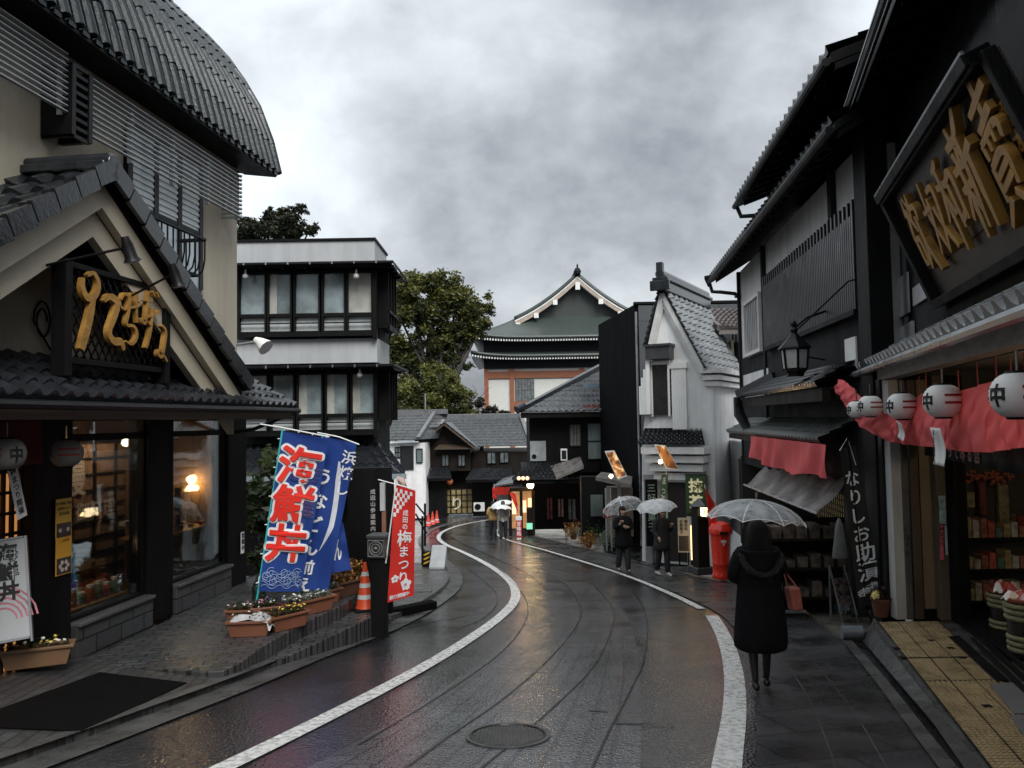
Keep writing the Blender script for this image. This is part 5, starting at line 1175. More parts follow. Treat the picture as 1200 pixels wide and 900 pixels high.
# window box, slatted window
a, b = H(758, 407, .3), H(786, 420, .3); mb = MB(); mb.box(a.x, b.x, 0, .45, b.z, a.z); mb.box(a.x+.05, b.x-.05, 0, .5, a.z, a.z+.07); mb.build('window_hood', M('dark_hood', (.04, .04, .042), .4), KH)
a, b = H(765, 428, .02), H(785, 486, .02); mb = MB(); mb.box(a.x+.06, b.x-.06, .0, .12, b.z, a.z); wb = mb.build('window', M('dark_opening', (.02, .018, .018), .3), KH)
mb = MB(); mb.box(a.x-.02, a.x+.06, 0, .16, b.z-.05, a.z+.12); mb.box(b.x-.06, b.x, 0, .16, b.z-.05, a.z+.12); mb.box(a.x, b.x, 0, .17, a.z, a.z+.1); mb.build('frame', m_wpaint, wb)
a, b = H(752, 424, .05), H(765, 470, .05); mb = MB()
for k in range(4): x = a.x+(b.x-a.x)*k/3.5; mb.box(x-.06, x+.06, 0, .18+.05*k, b.z-.4, a.z-.25*abs(k-3))
mb.build('window_shutter', m_wpaint, KH)
a, b = H(789, 431, .02), H(805, 503, .02); mb = MB()
for k in range(6): x = a.x+(b.x-a.x)*k/5; mb.box(x-.035, x+.035, .03, .12, b.z, a.z-.02)
mb.box(a.x+.1, b.x-.08, 0, .15, a.z-.03, a.z+.14); wf = mb.build('window', m_wpaint, KH); mb = MB(); mb.box(a.x, b.x, .005, .03, b.z, a.z); mb.build('pane', m_soot, wf)
a, b = H(752, 502, .3), H(786, 530, .3)
mb = MB(); mb.box(a.x, b.x, 0, .05, H(1, 505).z if False else b.z+.55, a.z); mb.build('lower_window', m_black, KH)
# pent roof and stepped plaster under it
a, b = H(748, 520, .75), H(826, 520, .75); c, d = H(822, 503, 0), H(756, 505, 0); b.z = a.z; c.z = d.z = max(c.z, d.z)
mb = MB(); tiles(mb, bil(b, a, d, c), 12, 4, .05, .03, 5); mb.build('pent_roof', m_tile, KH, smooth=True)
mb = MB()
for k in range(4):
    z = a.z-.1-.26*k; y = .68-.13*k; mb.box(b.x+.05+.06*k, a.x-.05-.08*k, 0, y, z-.2, z)
mb.build('plaster_step', m_white, KH)
zd = a.z-1.15
mb = MB(); p, q = H(803, 557), H(783, 600); mb.box(p.x, q.x, .0, .03, .1, zd); mb.build('door', M('brown_door', (.018, .012, .010), .5), KH)
mb = MB(); p, q = H(765, 555), H(777, 600); mb.box(H(757, 555).x, p.x, .0, .2, 0, zd); mb.box(H(757, 555).x, H(832, 555).x, .15, .28, zd, zd+.2); mb.build('door_frame', M('grey_frame', (.25, .25, .25), .5), KH)
m_green = M('green_noren', (.045, .085, .03), .8, var=.15)
def hang(fr, px0, py0, px1, py1, ly, label, name, mat, txt='', tmat=None, size=.3, top=.12, cat='banner', group=None, split=0, wave=.03, xs_=None, bold=.03, emit=None):
    (x0, zt), (x1, zb) = fr.hit(px0, py0, ly), fr.hit(px1, py1, ly); t = thing(name, fr.w(x0, ly, zb), fr.rz, label, cat, group); L = abs(x1-x0); Hh = zt-zb; sg = 1 if x1 > x0 else -1
    fn = lambda u, v: Vector((sg*u*L, wave*sin(u*9+1)*(1-v), v*Hh))
    mb = MB(); mb.grid(fn, 24, 8); mb.build('cloth', mat, t, smooth='all', solid=.008)
    mb = MB(); mb.tube([(-.03*sg, 0, Hh), (sg*(L+.03), 0, Hh)], .012, 6); mb.build('rod', m_metal, t)
    if txt:
        mb = MB(); nrm = 1
        fa = Vector((-1, 0, 0)) if fr is FK else Vector((1, 0, 0))
        yy = .03 if fr is FK else -.03
        if fr in (FKR): fa, yy = Vector((-1, 0, 0)), .035
        mb.text(txt, (sg*L/2, yy, Hh*(1-top)), fa, (0, 0, 1), size, bold, .003, True, 1.12); mb.build('lettering', tmat or m_paper, t)
    return t
FKR = [FK]
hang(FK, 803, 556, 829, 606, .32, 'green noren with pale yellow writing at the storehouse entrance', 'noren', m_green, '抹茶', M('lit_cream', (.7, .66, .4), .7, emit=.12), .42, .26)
plain_flag('street_banner', 'tall green banner with white script left of the storehouse door', [(777, 622), (781, 552)], [(771, 602), (780, 612), (783, 556), (775, 556)], 21.8, M('green_banner', (.07, .13, .05), .8), 'まっ茶', m_paper, .2, wave=.02)
litsign('picture_sign', [(781, 549), (796, 551), (780, 522), (767, 521)], 21.5, 'brown lit food picture tilted against the stepped white plaster', 5)
p = at(774, 541, 21.3); t = MB(); t.ball((p.x, p.y, p.z), .06, 10, 7); tag(t.build('lamp', M('bright_bulb', (1, .8, .5), .4), smooth='all'), 'small bright lamp below the brown picture on the storehouse', 'lamp'); glow((p.x-.1, p.y-.25, p.z), .6, .05)
p = at(786, 538, 21.2); glow((p.x-.2, p.y-.3, p.z), .4, .05)
# --- dark tiled house wedged behind the storehouse
BH = thing('brown_roof_house', (at(850, 480, 27).x, 27, g(27)), 0, 'dark house with rusty brown tile roof squeezed behind the white storehouse', 'house')
def l27(px, py, dy=0.): p = at(px, py, 27+dy); return Vector((p.x-BH.location.x, dy, p.z-BH.location.z))
a, b = l27(838, 395), l27(890, 395); mb = MB(); mb.box(a.x, b.x+3, 0, 5, 0, a.z-.2); mb.build('wall', m_dark, BH)
a, b, c, d = l27(843, 384, -1.), l27(900, 384, -1.), l27(900, 362, 2), l27(812, 363, 2); mb = MB(); tiles(mb, bil(a, b, c, d), 12, 7, .06, .05, 5); mb.build('roof', M('rusty_tile', (.075, .058, .05), .35, var=.7, vscale=9), BH, smooth=True)
mb = MB(); mb.bar(a, d+Vector((0, 0, .05)), .15, .2); mb.prism([a+Vector((0, .05, -.1)), l27(832, 399, 0), l27(845, 396, 2), d+Vector((0, 0, -.2))], (0, .1, 0)); mb.box(a.x, b.x, -.95, -.8, a.z-.22, a.z-.03); mb.build('eave', M('grey_brown_board', (.12, .105, .095), .6), BH)
mb = MB(); 
for k in range(12): x = l27(846, 1).x+k*.11; mb.box(x, x+.04, -.06, 0, .3, l27(1, 400).z)
mb.build('slat', m_black, BH)
a, b = l27(866.5, 395, -1.2), l27(868.5, 500, -1.2); mb = MB(); mb.box(a.x, a.x+.09, -.2, .0, .5, a.z); mb.build('corner_post', M('tan_post', (.35, .28, .2), .6), BH)

# --- black and white town house with the slatted upper wall
FM = Frame(3.85, .1154, 9., g(15))
MH = fthing(FM, 'town_house', 'black and white two storey town house with slatted upper wall and dark eaves', 'building')
Hm = lambda px, py, ly=0.: Vector((FM.hit(px, py, ly)[0], ly, FM.hit(px, py, ly)[1]))
xf, xn = Hm(868, 400).x, Hm(1006, 300).x-.2; ztop = Hm(968, 182, .72).z+.42; xN = 2.45
zfl = Hm(900, 410).z
mb = MB(); mb.box(xn, xf, -6, -.02, 2.2, ztop); mb.build('wall', m_white, MH)
mb = MB(); mb.box(xn, xf+.005, -.05, .02, 2.2, Hm(900, 408).z); mb.box(xf-.1, xf+.03, -.1, .06, 2.2, ztop); a = Hm(896, 330); mb.box(a.x-.09, a.x+.09, -.02, .07, 2.2, ztop); a = Hm(977, 250); mb.box(a.x-.09, a.x+.09, -.02, .07, Hm(977, 250).z-.4, ztop); mb.build('dark_band', m_soot, MH)
mb = MB()
for qa, qb in (((873, 440), (903, 462)), ((993, 398), (1007, 428))):
    a, b = Hm(*qa), Hm(*qb); mb = MB(); mb.box(min(a.x, b.x), max(a.x, b.x), .0, .045, b.z, a.z); mb.build('white_panel', m_white, MH)
# slats
a, b = Hm(896, 324, .1), Hm(1001, 232, .1); zl0 = Hm(940, 390, .1).z; zl1 = Hm(940, 287, .1).z; n = 62; mb = MB()
for k in range(n+1):
    x = a.x+(b.x-a.x)*k/n; mb.box(x-.035, x+.035, .06, .15, zl0, zl1-(.0 if k % 2 == 0 else .22))
mb.build('slat_screen', M('black_slat', (.02, .02, .022), .4, var=.3, wet=.1), MH)
mb = MB(); mb.box(b.x, a.x, .025, .06, zl0, zl1-.2); mb.box(b.x, a.x, .02, .17, zl0-.08, zl0); mb.build('slat_backing', m_black, MH)
a, b = Hm(875, 352, .05), Hm(894, 418, .05); mb = MB(); x0, x1 = b.x, a.x; z0, z1 = Hm(884, 412, .05).z, Hm(884, 352, .05).z
mb.box(x0-.08, x0, .02, .14, z0-.08, z1+.08); mb.box(x1, x1+.08, .02, .14, z0-.08, z1+.08); mb.box(x0, x1, .02, .14, z0-.08, z0); mb.box(x0, x1, .02, .14, z1, z1+.08); wf = mb.build('window', m_wpaint, MH)
mb = MB(); mb.box(x0, x1, .025, .04, z0, z1); mb.build('pane', m_soot, wf); mb = MB()
for k in range(8): x = x0+(x1-x0)*(k+.5)/8; mb.box(x-.03, x+.03, .05, .09, z0, z1)
mb.build('bars', M('pale_bar', (.55, .56, .55), .5), wf)
# eaves seen from below
def eave_m(far, near, ly, th, back, slope=.35, gut=True):
    f, n_ = Hm(*far, ly), Hm(*near, ly); z = (f.z+n_.z)/2; xa = n_.x-.4; mb = MB()
    mb.hexa([(xa, ly, z), (f.x, ly, z), (f.x, back, z+(ly-back)*slope), (xa, back, z+(ly-back)*slope), (xa, ly, z+th), (f.x, ly, z+th), (f.x, back, z+th+(ly-back)*slope), (xa, back, z+th+(ly-back)*slope)])
    for k in range(int((f.x-xa)/.45)): x = xa+k*.45; mb.hexa([(x, ly-.05, z-.09), (x+.07, ly-.05, z-.09), (x+.07, back, z-.09+(ly-back)*slope), (x, back, z-.09+(ly-back)*slope), (x, ly-.05, z), (x+.07, ly-.05, z), (x+.07, back, z+(ly-back)*slope), (x, back, z+(ly-back)*slope)])
    e_ = mb.build('eave', m_black, MH)
    mb = MB(); tiles(mb, bil((f.x, ly+.04, z+th+.02), (xa, ly+.04, z+th+.02), (xa, back, z+th+.02+(ly-back)*slope), (f.x, back, z+th+.02+(ly-back)*slope)), int((f.x-xa)/.28), 6, .05, .03, 4); mb.build('roof', m_tile, MH, smooth=True)
    mb = MB(); mb.tube([(xa, ly+.06, z+.02), (f.x+.05, ly+.06, z+.02)], .06, 8); mb.build('gutter', m_metal, MH, smooth=True)
    mb = MB(); mb.tube([(xa, ly+.075, z+.075), (f.x+.05, ly+.075, z+.075)], .014, 5); mb.build('gutter_lip', m_steel, MH)
    return f.x, z
f1, z1 = eave_m((833, 324), (968, 182), .72, .12, -1.5, .6)
mb = MB(); mb.tube([(f1, .76, z1), (f1-.05, .7, z1-.25), (f1-.25, .5, z1-.3), (f1-.5, .15, z1-.4), (xf+.05, .08, z1-.42)], .05, 8); mb.lathe([(.03, -.1), (.12, .12), (.12, .2)], (f1, .78, z1), 10); mb.build('downpipe', m_metal, MH, smooth=True)
f2, z2 = eave_m((865, 250), (963, 78), .8, .14, -1.6)
mb = MB(); mb.box(xn-.2, f2-.9, -5, -.3, ztop, z2+.5); mb.build('attic_wall', m_black, MH)
mb = MB(); mb.tube([(f2, .82, z2), (f2-.05, .75, z2-.22), (f2-.3, .5, z2-.28), (f2-.6, .1, z2-.35)], .045, 8); mb.build('downpipe', m_metal, MH, smooth=True)
mb = MB(); mb.box(f2-3, f2+.1, -.9, -.4, z2+.6, z2+.85); mb.box(f2-.1, f2+.25, -.85, -.45, z2+.6, z2+1.25); mb.build('ridge_end', m_tile, MH, bevel=.03)
# heavy black corner post
a, b = Hm(1003, 300, .2), Hm(1017, 300, .2); mb = MB(); mb.box(b.x, a.x, -.1, .2, 0, z2+.3); mb.build('corner_post', m_black, MH, bevel=.01)
# lower tiled pent roof
PO = .62; a, b = Hm(880, 466, PO), Hm(968, 445, PO); ze = (a.z+b.z)/2; b.x = xN
mb = MB(); tiles(mb, bil((a.x+1.2, PO, ze), (b.x, PO, ze), (b.x, -.0, ze+.34), (a.x+.4, -.0, ze+.34)), 42, 4, .045, .03, 6); mb.build('pent_roof', m_tile, MH, smooth=True)
mb = MB(); mb.box(b.x, a.x+1.1, .42, .54, ze-.24, ze-.04); mb.box(b.x, a.x+1.1, .0, .5, ze-.07, ze-.03); mb.build('fascia', m_dark, MH)
mb = MB(); mb.bar((a.x+1.25, PO+.03, ze+.05), (a.x+.4, 0, ze+.42), .22, .18); mb.tube([(a.x+1.4, PO+.05, ze+.0), (a.x+1.45, PO, ze-.4), (a.x+1.3, PO-.15, ze-.75), (a.x+1.0, PO-.3, ze-.95)], [.09, .13, .1, .06], 8); mb.build('hip_end', m_tile, MH, smooth=True)
a, b = Hm(852, 510, .6), Hm(970, 516, .6); z5 = Hm(920, 513, .6).z; b.x = xN
mb = MB(); tiles(mb, bil((a.x, .6, z5), (b.x, .6, z5), (b.x, -.1, z5+.36), (a.x-.3, -.1, z5+.36)), 38, 4, .04, .03, 5); mb.build('awning_roof', M('dark_green_grey_tile', (.05, .055, .052), .4, var=.4), MH, smooth=True)
mb = MB(); mb.box(b.x, a.x, .42, .55, z5-.16, z5-.04); mb.build('awning_beam', m_black, MH)
# dark shop interior
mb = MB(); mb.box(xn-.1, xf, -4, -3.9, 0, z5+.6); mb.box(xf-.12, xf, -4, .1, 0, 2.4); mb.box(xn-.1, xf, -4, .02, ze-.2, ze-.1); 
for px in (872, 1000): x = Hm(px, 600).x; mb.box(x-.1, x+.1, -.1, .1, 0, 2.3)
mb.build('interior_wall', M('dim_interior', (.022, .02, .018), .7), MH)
mb = MB(); mb.box(Hm(838, 600).x, Hm(872, 600).x, -.3, -.1, 0, Hm(850, 520).z+.1); mb.build('side_wall', M('grey_side_wall', (.24, .25, .25), .7, var=.15), MH)
a, b = Hm(952, 556, -.5), Hm(1000, 640, -.5)
mb = MB(); x0, x1 = b.x-.2, a.x
for k in range(22): x = x0+(x1-x0)*k/21; mb.box(x-.012, x+.012, -.55, -.53, 1.2, 2.25)
for k in range(10): z = 1.2+k*.115; mb.box(x0, x1, -.549, -.531, z-.01, z+.01)
lf = mb.build('lattice_screen', m_dark, MH); mb = MB(); mb.box(x0, x1, -.6, -.56, 1.2, 2.25); mb.build('screen_paper', M('ochre_paper', (.40, .32, .15), .7, emit=.06, var=.2), lf)

# --- near souvenir shop
FN = Frame(2.35, TR, 4., PZ(7.))
NH = fthing(FN, 'souvenir_shop', 'near souvenir shop with dark corrugated upper wall and long tiled eave', 'shop')
Hn = lambda px, py, ly=0.: Vector((FN.hit(px, py, ly)[0], ly, FN.hit(px, py, ly)[1]))
xe = Hn(1000, 440, .6).x; ze = Hn(1100, 395, .6).z; xw = Hn(1046, 280, .02).x
mb = MB(); n = 110; x0 = -4.5
mb.grid(lambda u, v: Vector((x0+(xw-x0)*u, .025*(1 if int(u*n*2+.5) % 2 else -1), ze+.3+5.5*v)), n*2, 1); mb.build('corrugated_wall', M('dark_corrugated', (.028, .029, .032), .35, metal=.2, var=.3, wet=.1), NH)
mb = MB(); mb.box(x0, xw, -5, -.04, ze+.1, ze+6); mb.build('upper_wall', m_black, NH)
a, b = Hn(1031, 300, .0), Hn(1049, 300, .0); mb = MB(); mb.box(xw+.02, Hn(1031, 300, .05).x, -.2, .05, ze-.1, Hn(1040, 195, .05).z); mb.build('grey_strip', M('grey_side_wall', (.24, .25, .25), .7), NH)
a, b = Hn(1084, 362, .05), Hn(1097, 350, .05)
for qa, qb in (((1038, 340), (1064, 366)), ((1040, 392), (1070, 412)), ((1069, 338), (1090, 346))):
    a, b = Hn(*qa, .07), Hn(*qb, .07); mb = MB(); mb.box(b.x, a.x, .04, .07, b.z, a.z); mb.build('white_panel', M('grey_white_panel', (.42, .43, .44), .6), NH)
rf, rz_ = Hn(994, 150, .72), Hn(1040, 30, .72); z6 = (rf.z+rz_.z)/2
mb = MB(); mb.hexa([(x0, .72, z6), (rf.x, .72, z6), (rf.x, -2, z6+.9), (x0, -2, z6+.9), (x0, .72, z6+.16), (rf.x, .72, z6+.16), (rf.x, -2, z6+1.06), (x0, -2, z6+1.06)])
for k in range(int((rf.x-x0)/.4)): x = x0+k*.4; mb.hexa([(x, .68, z6-.08), (x+.06, .68, z6-.08), (x+.06, -.1, z6+.18), (x, -.1, z6+.18), (x, .68, z6), (x+.06, .68, z6), (x+.06, -.1, z6+.26), (x, -.1, z6+.26)])
mb.build('upper_eave', m_black, NH)
mb = MB(); mb.tube([(x0, .8, z6+.02), (rf.x+.05, .8, z6+.02)], .055, 8); mb.build('gutter', m_metal, NH, smooth=True)
mb = MB(); mb.tube([(x0, .855, z6+.05), (rf.x+.05, .855, z6+.05)], .012, 5); mb.tube([(x0, .80, z6-.035), (rf.x+.05, .80, z6-.035)], .010, 5); mb.build('gutter_lip', m_steel, NH)
# tiled eave over the shop front
mb = MB(); tiles(mb, bil((xe, .6, ze), (x0, .6, ze), (x0, .05, ze+.3), (xe, .05, ze+.3)), int((xe-x0)/.235), 2, .07, .03, 8); mb.build('eave_roof', M('silver_tile', (.17, .18, .185), .28), NH, smooth=True)
mb = MB(); mb.box(x0, xe-.02, .35, .52, ze-.22, ze-.07); mb.box(x0, xe-.02, 0, .5, ze-.10, ze-.04); mb.build('fascia', M('weathered_board', (.13, .115, .10), .6, bump=.5, bscale=14, var=.7, vscale=5, stretch=(1, 1, 3)), NH)
mb = MB(); mb.tube([(x0, .64, ze-.07), (xe, .64, ze-.07)], .05, 8); mb.build('gutter', M('zinc_gutter', (.42, .44, .45), .3, metal=.7), NH, smooth=True)
# return wall at the far end: white post, tan panel, brown post
def facing(px0, px1, Y, y0, y1, mat, nm, th=.12):
    a = at(px0, y0, Y); b = at(px1, y0, Y); zt = at(px0, y0, Y).z; zb = PZ(Y) if y1 is None else at(px0, y1, Y).z; P = [FN.loc((a.x, Y, zb)), FN.loc((b.x, Y, zb)), FN.loc((b.x, Y+th, zb)), FN.loc((a.x, Y+th, zb))]; mb = MB(); mb.prism(P, (0, 0, zt-zb)); return mb.build(nm, mat, NH, bevel=.006)
facing(1040, 1052, 9.8, 445, None, M('weathered_white_post', (.36, .36, .35), .6, bump=.4, var=.3, stretch=(1, 1, .2)), 'corner_post', .16); facing(1053, 1060, 9.78, 445, None, m_edge, 'corner_post', .1)
facing(1062, 1072, 9.80, 445, None, m_brown, 'door_post'); facing(1073, 1091, 9.84, 445, 714, M('tan_door_panel', (.17, .13, .075), .6, var=.12), 'door_panel'); facing(1073, 1091, 9.83, 714, None, m_black, 'door_rail'); facing(1092, 1112, 9.7, 440, None, M('brown_plywood', (.085, .065, .045), .6, var=.15), 'door_panel'); facing(1113, 1127, 9.5, 440, None, m_black, 'door_post', .2)
facing(1030, 1039, 9.95, 445, None, m_metal, 'door_post', .1)
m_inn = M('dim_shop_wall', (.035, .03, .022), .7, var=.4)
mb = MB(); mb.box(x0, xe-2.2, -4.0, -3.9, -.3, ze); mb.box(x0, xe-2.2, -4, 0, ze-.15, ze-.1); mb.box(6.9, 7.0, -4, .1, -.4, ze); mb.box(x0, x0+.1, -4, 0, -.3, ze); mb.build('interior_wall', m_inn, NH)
mb = MB()
for k in range(3): mb.box(x0, 8.6-4, -.06-.10*k, -.02-.10*k, PZ(7)-PZ(7)+.02, .05)
mb.build('door_track', m_black, NH)
# big slanted sign board
bl, br_, tl, tr_ = (1091, 361), (1240, 302), (1043, 231), (1157, 57)
yb, yt = -.12+.02, .42
yb, yt = .05, .55
B0, T0, T1 = Hn(*bl, yb), Hn(*tl, yt), Hn(*tr_, yt); B0.x = T0.x; B1 = Vector((T1.x, yb, B0.z)); T1.z = T0.z
SGN = thing('shop_sign_board', FN.w(*B0), FN.rz, 'huge dark slanted wooden board with raised golden brush writing above tiled eave', 'sign')
B1, T0, T1 = B1-B0, T0-B0, T1-B0; nrm = (B1).cross(T0).normalized(); 
if nrm.y < 0: nrm = -nrm
mb = MB(); n_ = nrm*.08; mb.hexa([Vector(), B1, B1-n_, -n_, T0, T1, T1-n_, T0-n_]); mb.build('board', M('smoked_board', (.042, .033, .024), .5, bump=.15, var=.3, vscale=1.2, stretch=(.3, 1, 1)), SGN)
ey = T0.normalized(); exn = (B1).normalized(); hgt = T0.length; Lg = B1.length
mb = MB()
for k in (.27, .73): a = T0*k; mb.bar(a+nrm*.004, a+B1+nrm*.004, .012, .012, nrm)
mb.build('board_joint', m_black, SGN)
mb = MB(); f = .11
mb.bar(T0+nrm*.05, T1+nrm*.05, .12, .16, nrm); mb.bar(nrm*.05, B1+nrm*.05, .1, .14, nrm); mb.bar(T0+nrm*.05, nrm*.05, .12, .14, nrm); mb.bar(T1+nrm*.03+exn*.06, B1+nrm*.03+exn*.06, .10, .1, nrm); mb.bar(T1+ey*.02+nrm*.06, T0+ey*.02+nrm*.06, .1, .2, nrm); mb.build('frame', m_black, SGN, bevel=.01)
mb = MB(); mb.bar(T0+ey*.075+nrm*.14, T1+ey*.075+nrm*.14, .03, .02, nrm); mb.build('drip_rail', m_steel, SGN)
KJ = [
 [[(.22, .97, .5), (.08, .76, 1)], [(.32, .97, .5), (.5, .78, 1)], [(.28, .82, .8), (.18, .62, 1), (.02, .46, .6)], [(.28, .8, .8), (.4, .62, 1), (.54, .5, .6)], [(.14, .42, .9), (.16, .08, .8)], [(.14, .42, .7), (.44, .44, 1), (.42, .08, .8)], [(.16, .1, .7), (.42, .1, .8)], [(.68, 1, .6), (.62, .84, 1), (.52, .7, .6)], [(.62, .82, .8), (.96, .84, 1), (.86, .66, .6)], [(.76, .72, .8), (.74, .4, 1.1), (.62, .16, 1), (.48, 0, .5)], [(.74, .44, .8), (.84, .18, 1.1), (1.02, -.02, .7)]],
 [[(.3, 1, .7), (.18, .58, 1), (.26, .4, 1), (.48, .08, .8)], [(.44, .78, .8), (.32, .42, 1), (.04, .04, .6)], [(0, .62, .7), (.5, .68, 1)], [(.58, .86, .7), (.96, .88, 1.1), (.84, .5, 1.1), (.52, .04, .6)], [(.6, .66, .7), (.76, .34, 1.1), (1.04, .02, .8)]],
 [[(.42, 1, .6), (.3, .92, 1), (.1, .86, .6)], [(.02, .68, .8), (.54, .72, 1)], [(.28, .9, .9), (.28, .4, 1.1), (.27, -.04, .7)], [(.27, .64, .9), (.16, .44, 1), (.0, .28, .5)], [(.3, .6, .7), (.5, .38, 1)], [(.62, .72, 1), (.64, .2, .8)], [(.62, .72, .8), (.98, .76, 1.1), (.92, .2, .9)], [(.64, .26, .8), (.94, .28, .9)]],
 [[(.26, 1.02, .7), (.3, .9, 1)], [(.06, .82, .8), (.52, .86, 1)], [(.18, .78, .8), (.24, .66, .9)], [(.42, .8, .9), (.34, .66, .7)], [(.0, .58, .8), (.54, .63, 1)], [(.06, .4, .8), (.52, .44, 1)], [(.28, .62, .9), (.28, .2, 1.1), (.26, -.06, .6)], [(.26, .4, .9), (.04, .12, .6)], [(.3, .38, .8), (.52, .18, 1)], [(.94, 1.0, .6), (.74, .88, 1), (.62, .84, .8)], [(.62, .86, 1), (.62, .5, 1), (.5, .0, .6)], [(.62, .6, .8), (1.04, .66, 1)], [(.84, .6, 1), (.84, .3, 1.1), (.84, -.1, .6)]],
 [[(.5, 1.3, .6), (.5, 1.1, 1.2), (.52, .8, 1)], [(.1, .98, .8), (.9, 1.04, 1)], [(.2, .8, .8), (.8, .84, 1)], [(.12, .7, .9), (.16, .54, .7)], [(.12, .7, .7), (.9, .74, 1), (.84, .54, .8)], [(.38, .7, .7), (.4, .56, .7)], [(.62, .72, .7), (.62, .56, .7)], [(.2, .46, 1), (.22, .12, .8)], [(.2, .46, .8), (.8, .5, 1), (.78, .12, .8)], [(.22, .34, .7), (.76, .36, .8)], [(.22, .22, .7), (.76, .24, .8)], [(.4, .1, .9), (.06, -.1, .6)], [(.62, .1, .8), (.98, -.1, 1.1)]]]
for k, st_ in enumerate(KJ):
    mb = MB(); W_ = [.56, .58, .56, .60, .58][k]; H_ = [.84, .76, .84, .90, .82][k]; x0 = [.40, 1.08, 1.72, 2.34, 3.02][k]
    q = [[(a*W_/H_+.16*(b-.5), b+.04*sin(a*5+k), c) for a, b, c in s_] for s_ in st_]
    brush(mb, q, B1*(x0/Lg)+T0*(.235+.02*(k % 2))+nrm*.03, exn, ey, H_, .045, .047); mb.build('letter', m_gold, SGN, bevel=.012)
mb = MB(); a = B1*(min(Lg-.35, 3.86)/Lg)+T0*.3; mb.bar(a+nrm*.01, a+T0*.45+nrm*.01, .02, .02, nrm); mb.bar(a+T0*.45+nrm*.01, a+T0*.45+B1*.12+nrm*.01, .02, .02, nrm); mb.text('総本舗', a+exn*.2+T0*.38+nrm*.012, exn, ey, .22, .01, .02, True, 1.0); mb.build('small_lettering', m_gold, SGN)
# ================================================================ THINGS ON THE TERRACE AND LEFT PAVEMENT
m_terra = M('terracotta_plastic', (.17, .065, .035), .5, bump=.1, var=.2, wet=.15)
m_soil = M('wet_soil', (.025, .018, .013), .8, bump=.8, bscale=40)
m_lf = leafmat('pansy_leaf', (.035, .055, .022)); 
PET = {'white': M('petal_white', (.7, .7, .66), .6), 'yellow': M('petal_yellow', (.65, .47, .06), .6), 'violet': M('petal_violet', (.11, .06, .22), .6), 'pink': M('petal_pink', (.5, .22, .28), .6), 'amber': M('dry_amber_leaf', (.28, .14, .035), .7, var=.5, vscale=20)}
def flowers(t, L, W, z, cols, n, hgt, seed, leaf=None, leaves=420, lsz=.022):
    R = random.Random(seed); mb = MB()
    for k in range(leaves):
        p = Vector((R.uniform(-L, L)/2, R.uniform(-W, W)/2, z+hgt*R.random()**1.5)); a = Vector((R.gauss(0, 1), R.gauss(0, 1), R.gauss(0, .7))).normalized()*lsz*R.uniform(.6, 1.3); b = a.cross(Vector((R.random(), R.random(), 1))).normalized()*lsz*.5
        mb.add([p-a, p-b, p+a, p+b], [(0, 1, 2, 3)])
    mb.build('foliage', leaf or m_lf, t)
    for c in cols:
        mb = MB()
        for k in range(n):
            p = Vector((R.uniform(-L, L)/2, R.uniform(-W, W)/2, z+hgt*R.uniform(.55, 1.05))); r = R.uniform(.014, .024); tilt = Vector((R.gauss(0, .4), R.gauss(-.4, .4), 1)).normalized(); a = tilt.orthogonal().normalized(); b = tilt.cross(a)
            ring = [p+(a*cos(q*pi/5)+b*sin(q*pi/5))*r*(1 if q % 2 else .62) for q in range(10)]; mb.add([p+tilt*.006]+ring, [(0, q+1, (q+1) % 10+1) for q in range(10)])
        mb.build('blossom', PET[c], t)
def planter(loc, rz, L, W, H, cols, label, seed, n=14, mat=None, hgt=.12, leaf=None, leaves=420, group='flower troughs on the terrace', lsz=.022):
    t = thing('flower_trough', loc, rz, label, 'planter', group); mb = MB(); k = .86; e = .025
    o0 = [(-L*k/2, -W*k/2), (L*k/2, -W*k/2), (L*k/2, W*k/2), (-L*k/2, W*k/2)]; o1 = [(x/k, y/k) for x, y in o0]; o2 = [(x*(1+2*e/L), y*(1+2*e/W)) for x, y in o1]; i1 = [(x*.94, y*.88) for x, y in o1]
    rings = [[(x, y, 0) for x, y in o0], [(x, y, H-.03) for x, y in o1], [(x, y, H-.03) for x, y in o2], [(x, y, H) for x, y in o2], [(x, y, H) for x, y in i1], [(x, y, H-.05) for x, y in i1]]
    vs = [p for r in rings for p in r]; fs = [(0, 3, 2, 1)]+[(i*4+j, i*4+(j+1) % 4, i*4+4+(j+1) % 4, i*4+4+j) for i in range(5) for j in range(4)]
    mb.add(vs, fs); mb.build('trough', mat or m_terra, t, bevel=.006)
    mb = MB(); mb.box(-L*.46, L*.46, -W*.43, W*.43, H-.07, H-.035); mb.build('soil', m_soil, t)
    flowers(t, L*.95, W*.95, H-.04, cols, n, hgt, seed, leaf, leaves, lsz); return t
def tz(px, py): return on_z(px, py, ZT+.001)
ra_ = radians(4)
planter(tz(290, 747)+Vector((0, .1, 0)), ra_, .5, .2, .19, ['white'], 'terracotta trough half covered by white plastic sheet at terrace front', 1, 5, leaves=160)
q = tz(290, 747)+Vector((.02, .1, .2)); mb = MB(); mb.grid(lambda u, v: q+Vector(((u-.5)*.52, (v-.5)*.26, .045*sin(u*7)*sin(v*5)+.05*(1-abs(2*u-1))-(.09 if u > .93 or u < .03 else 0)-.03*abs(2*v-1))), 26, 12); tag(mb.build('plastic_sheet', plastic_film('white_sheet', (.85, .86, .86), .9, .3), smooth='all'), 'crumpled white plastic sheet over the front trough', 'sheet')
planter(tz(283, 731)+Vector((0, .1, 0)), ra_, .42, .18, .17, ['pink', 'white'], 'small terracotta trough with pink pansies beside the wall side of terrace', 2, 8)
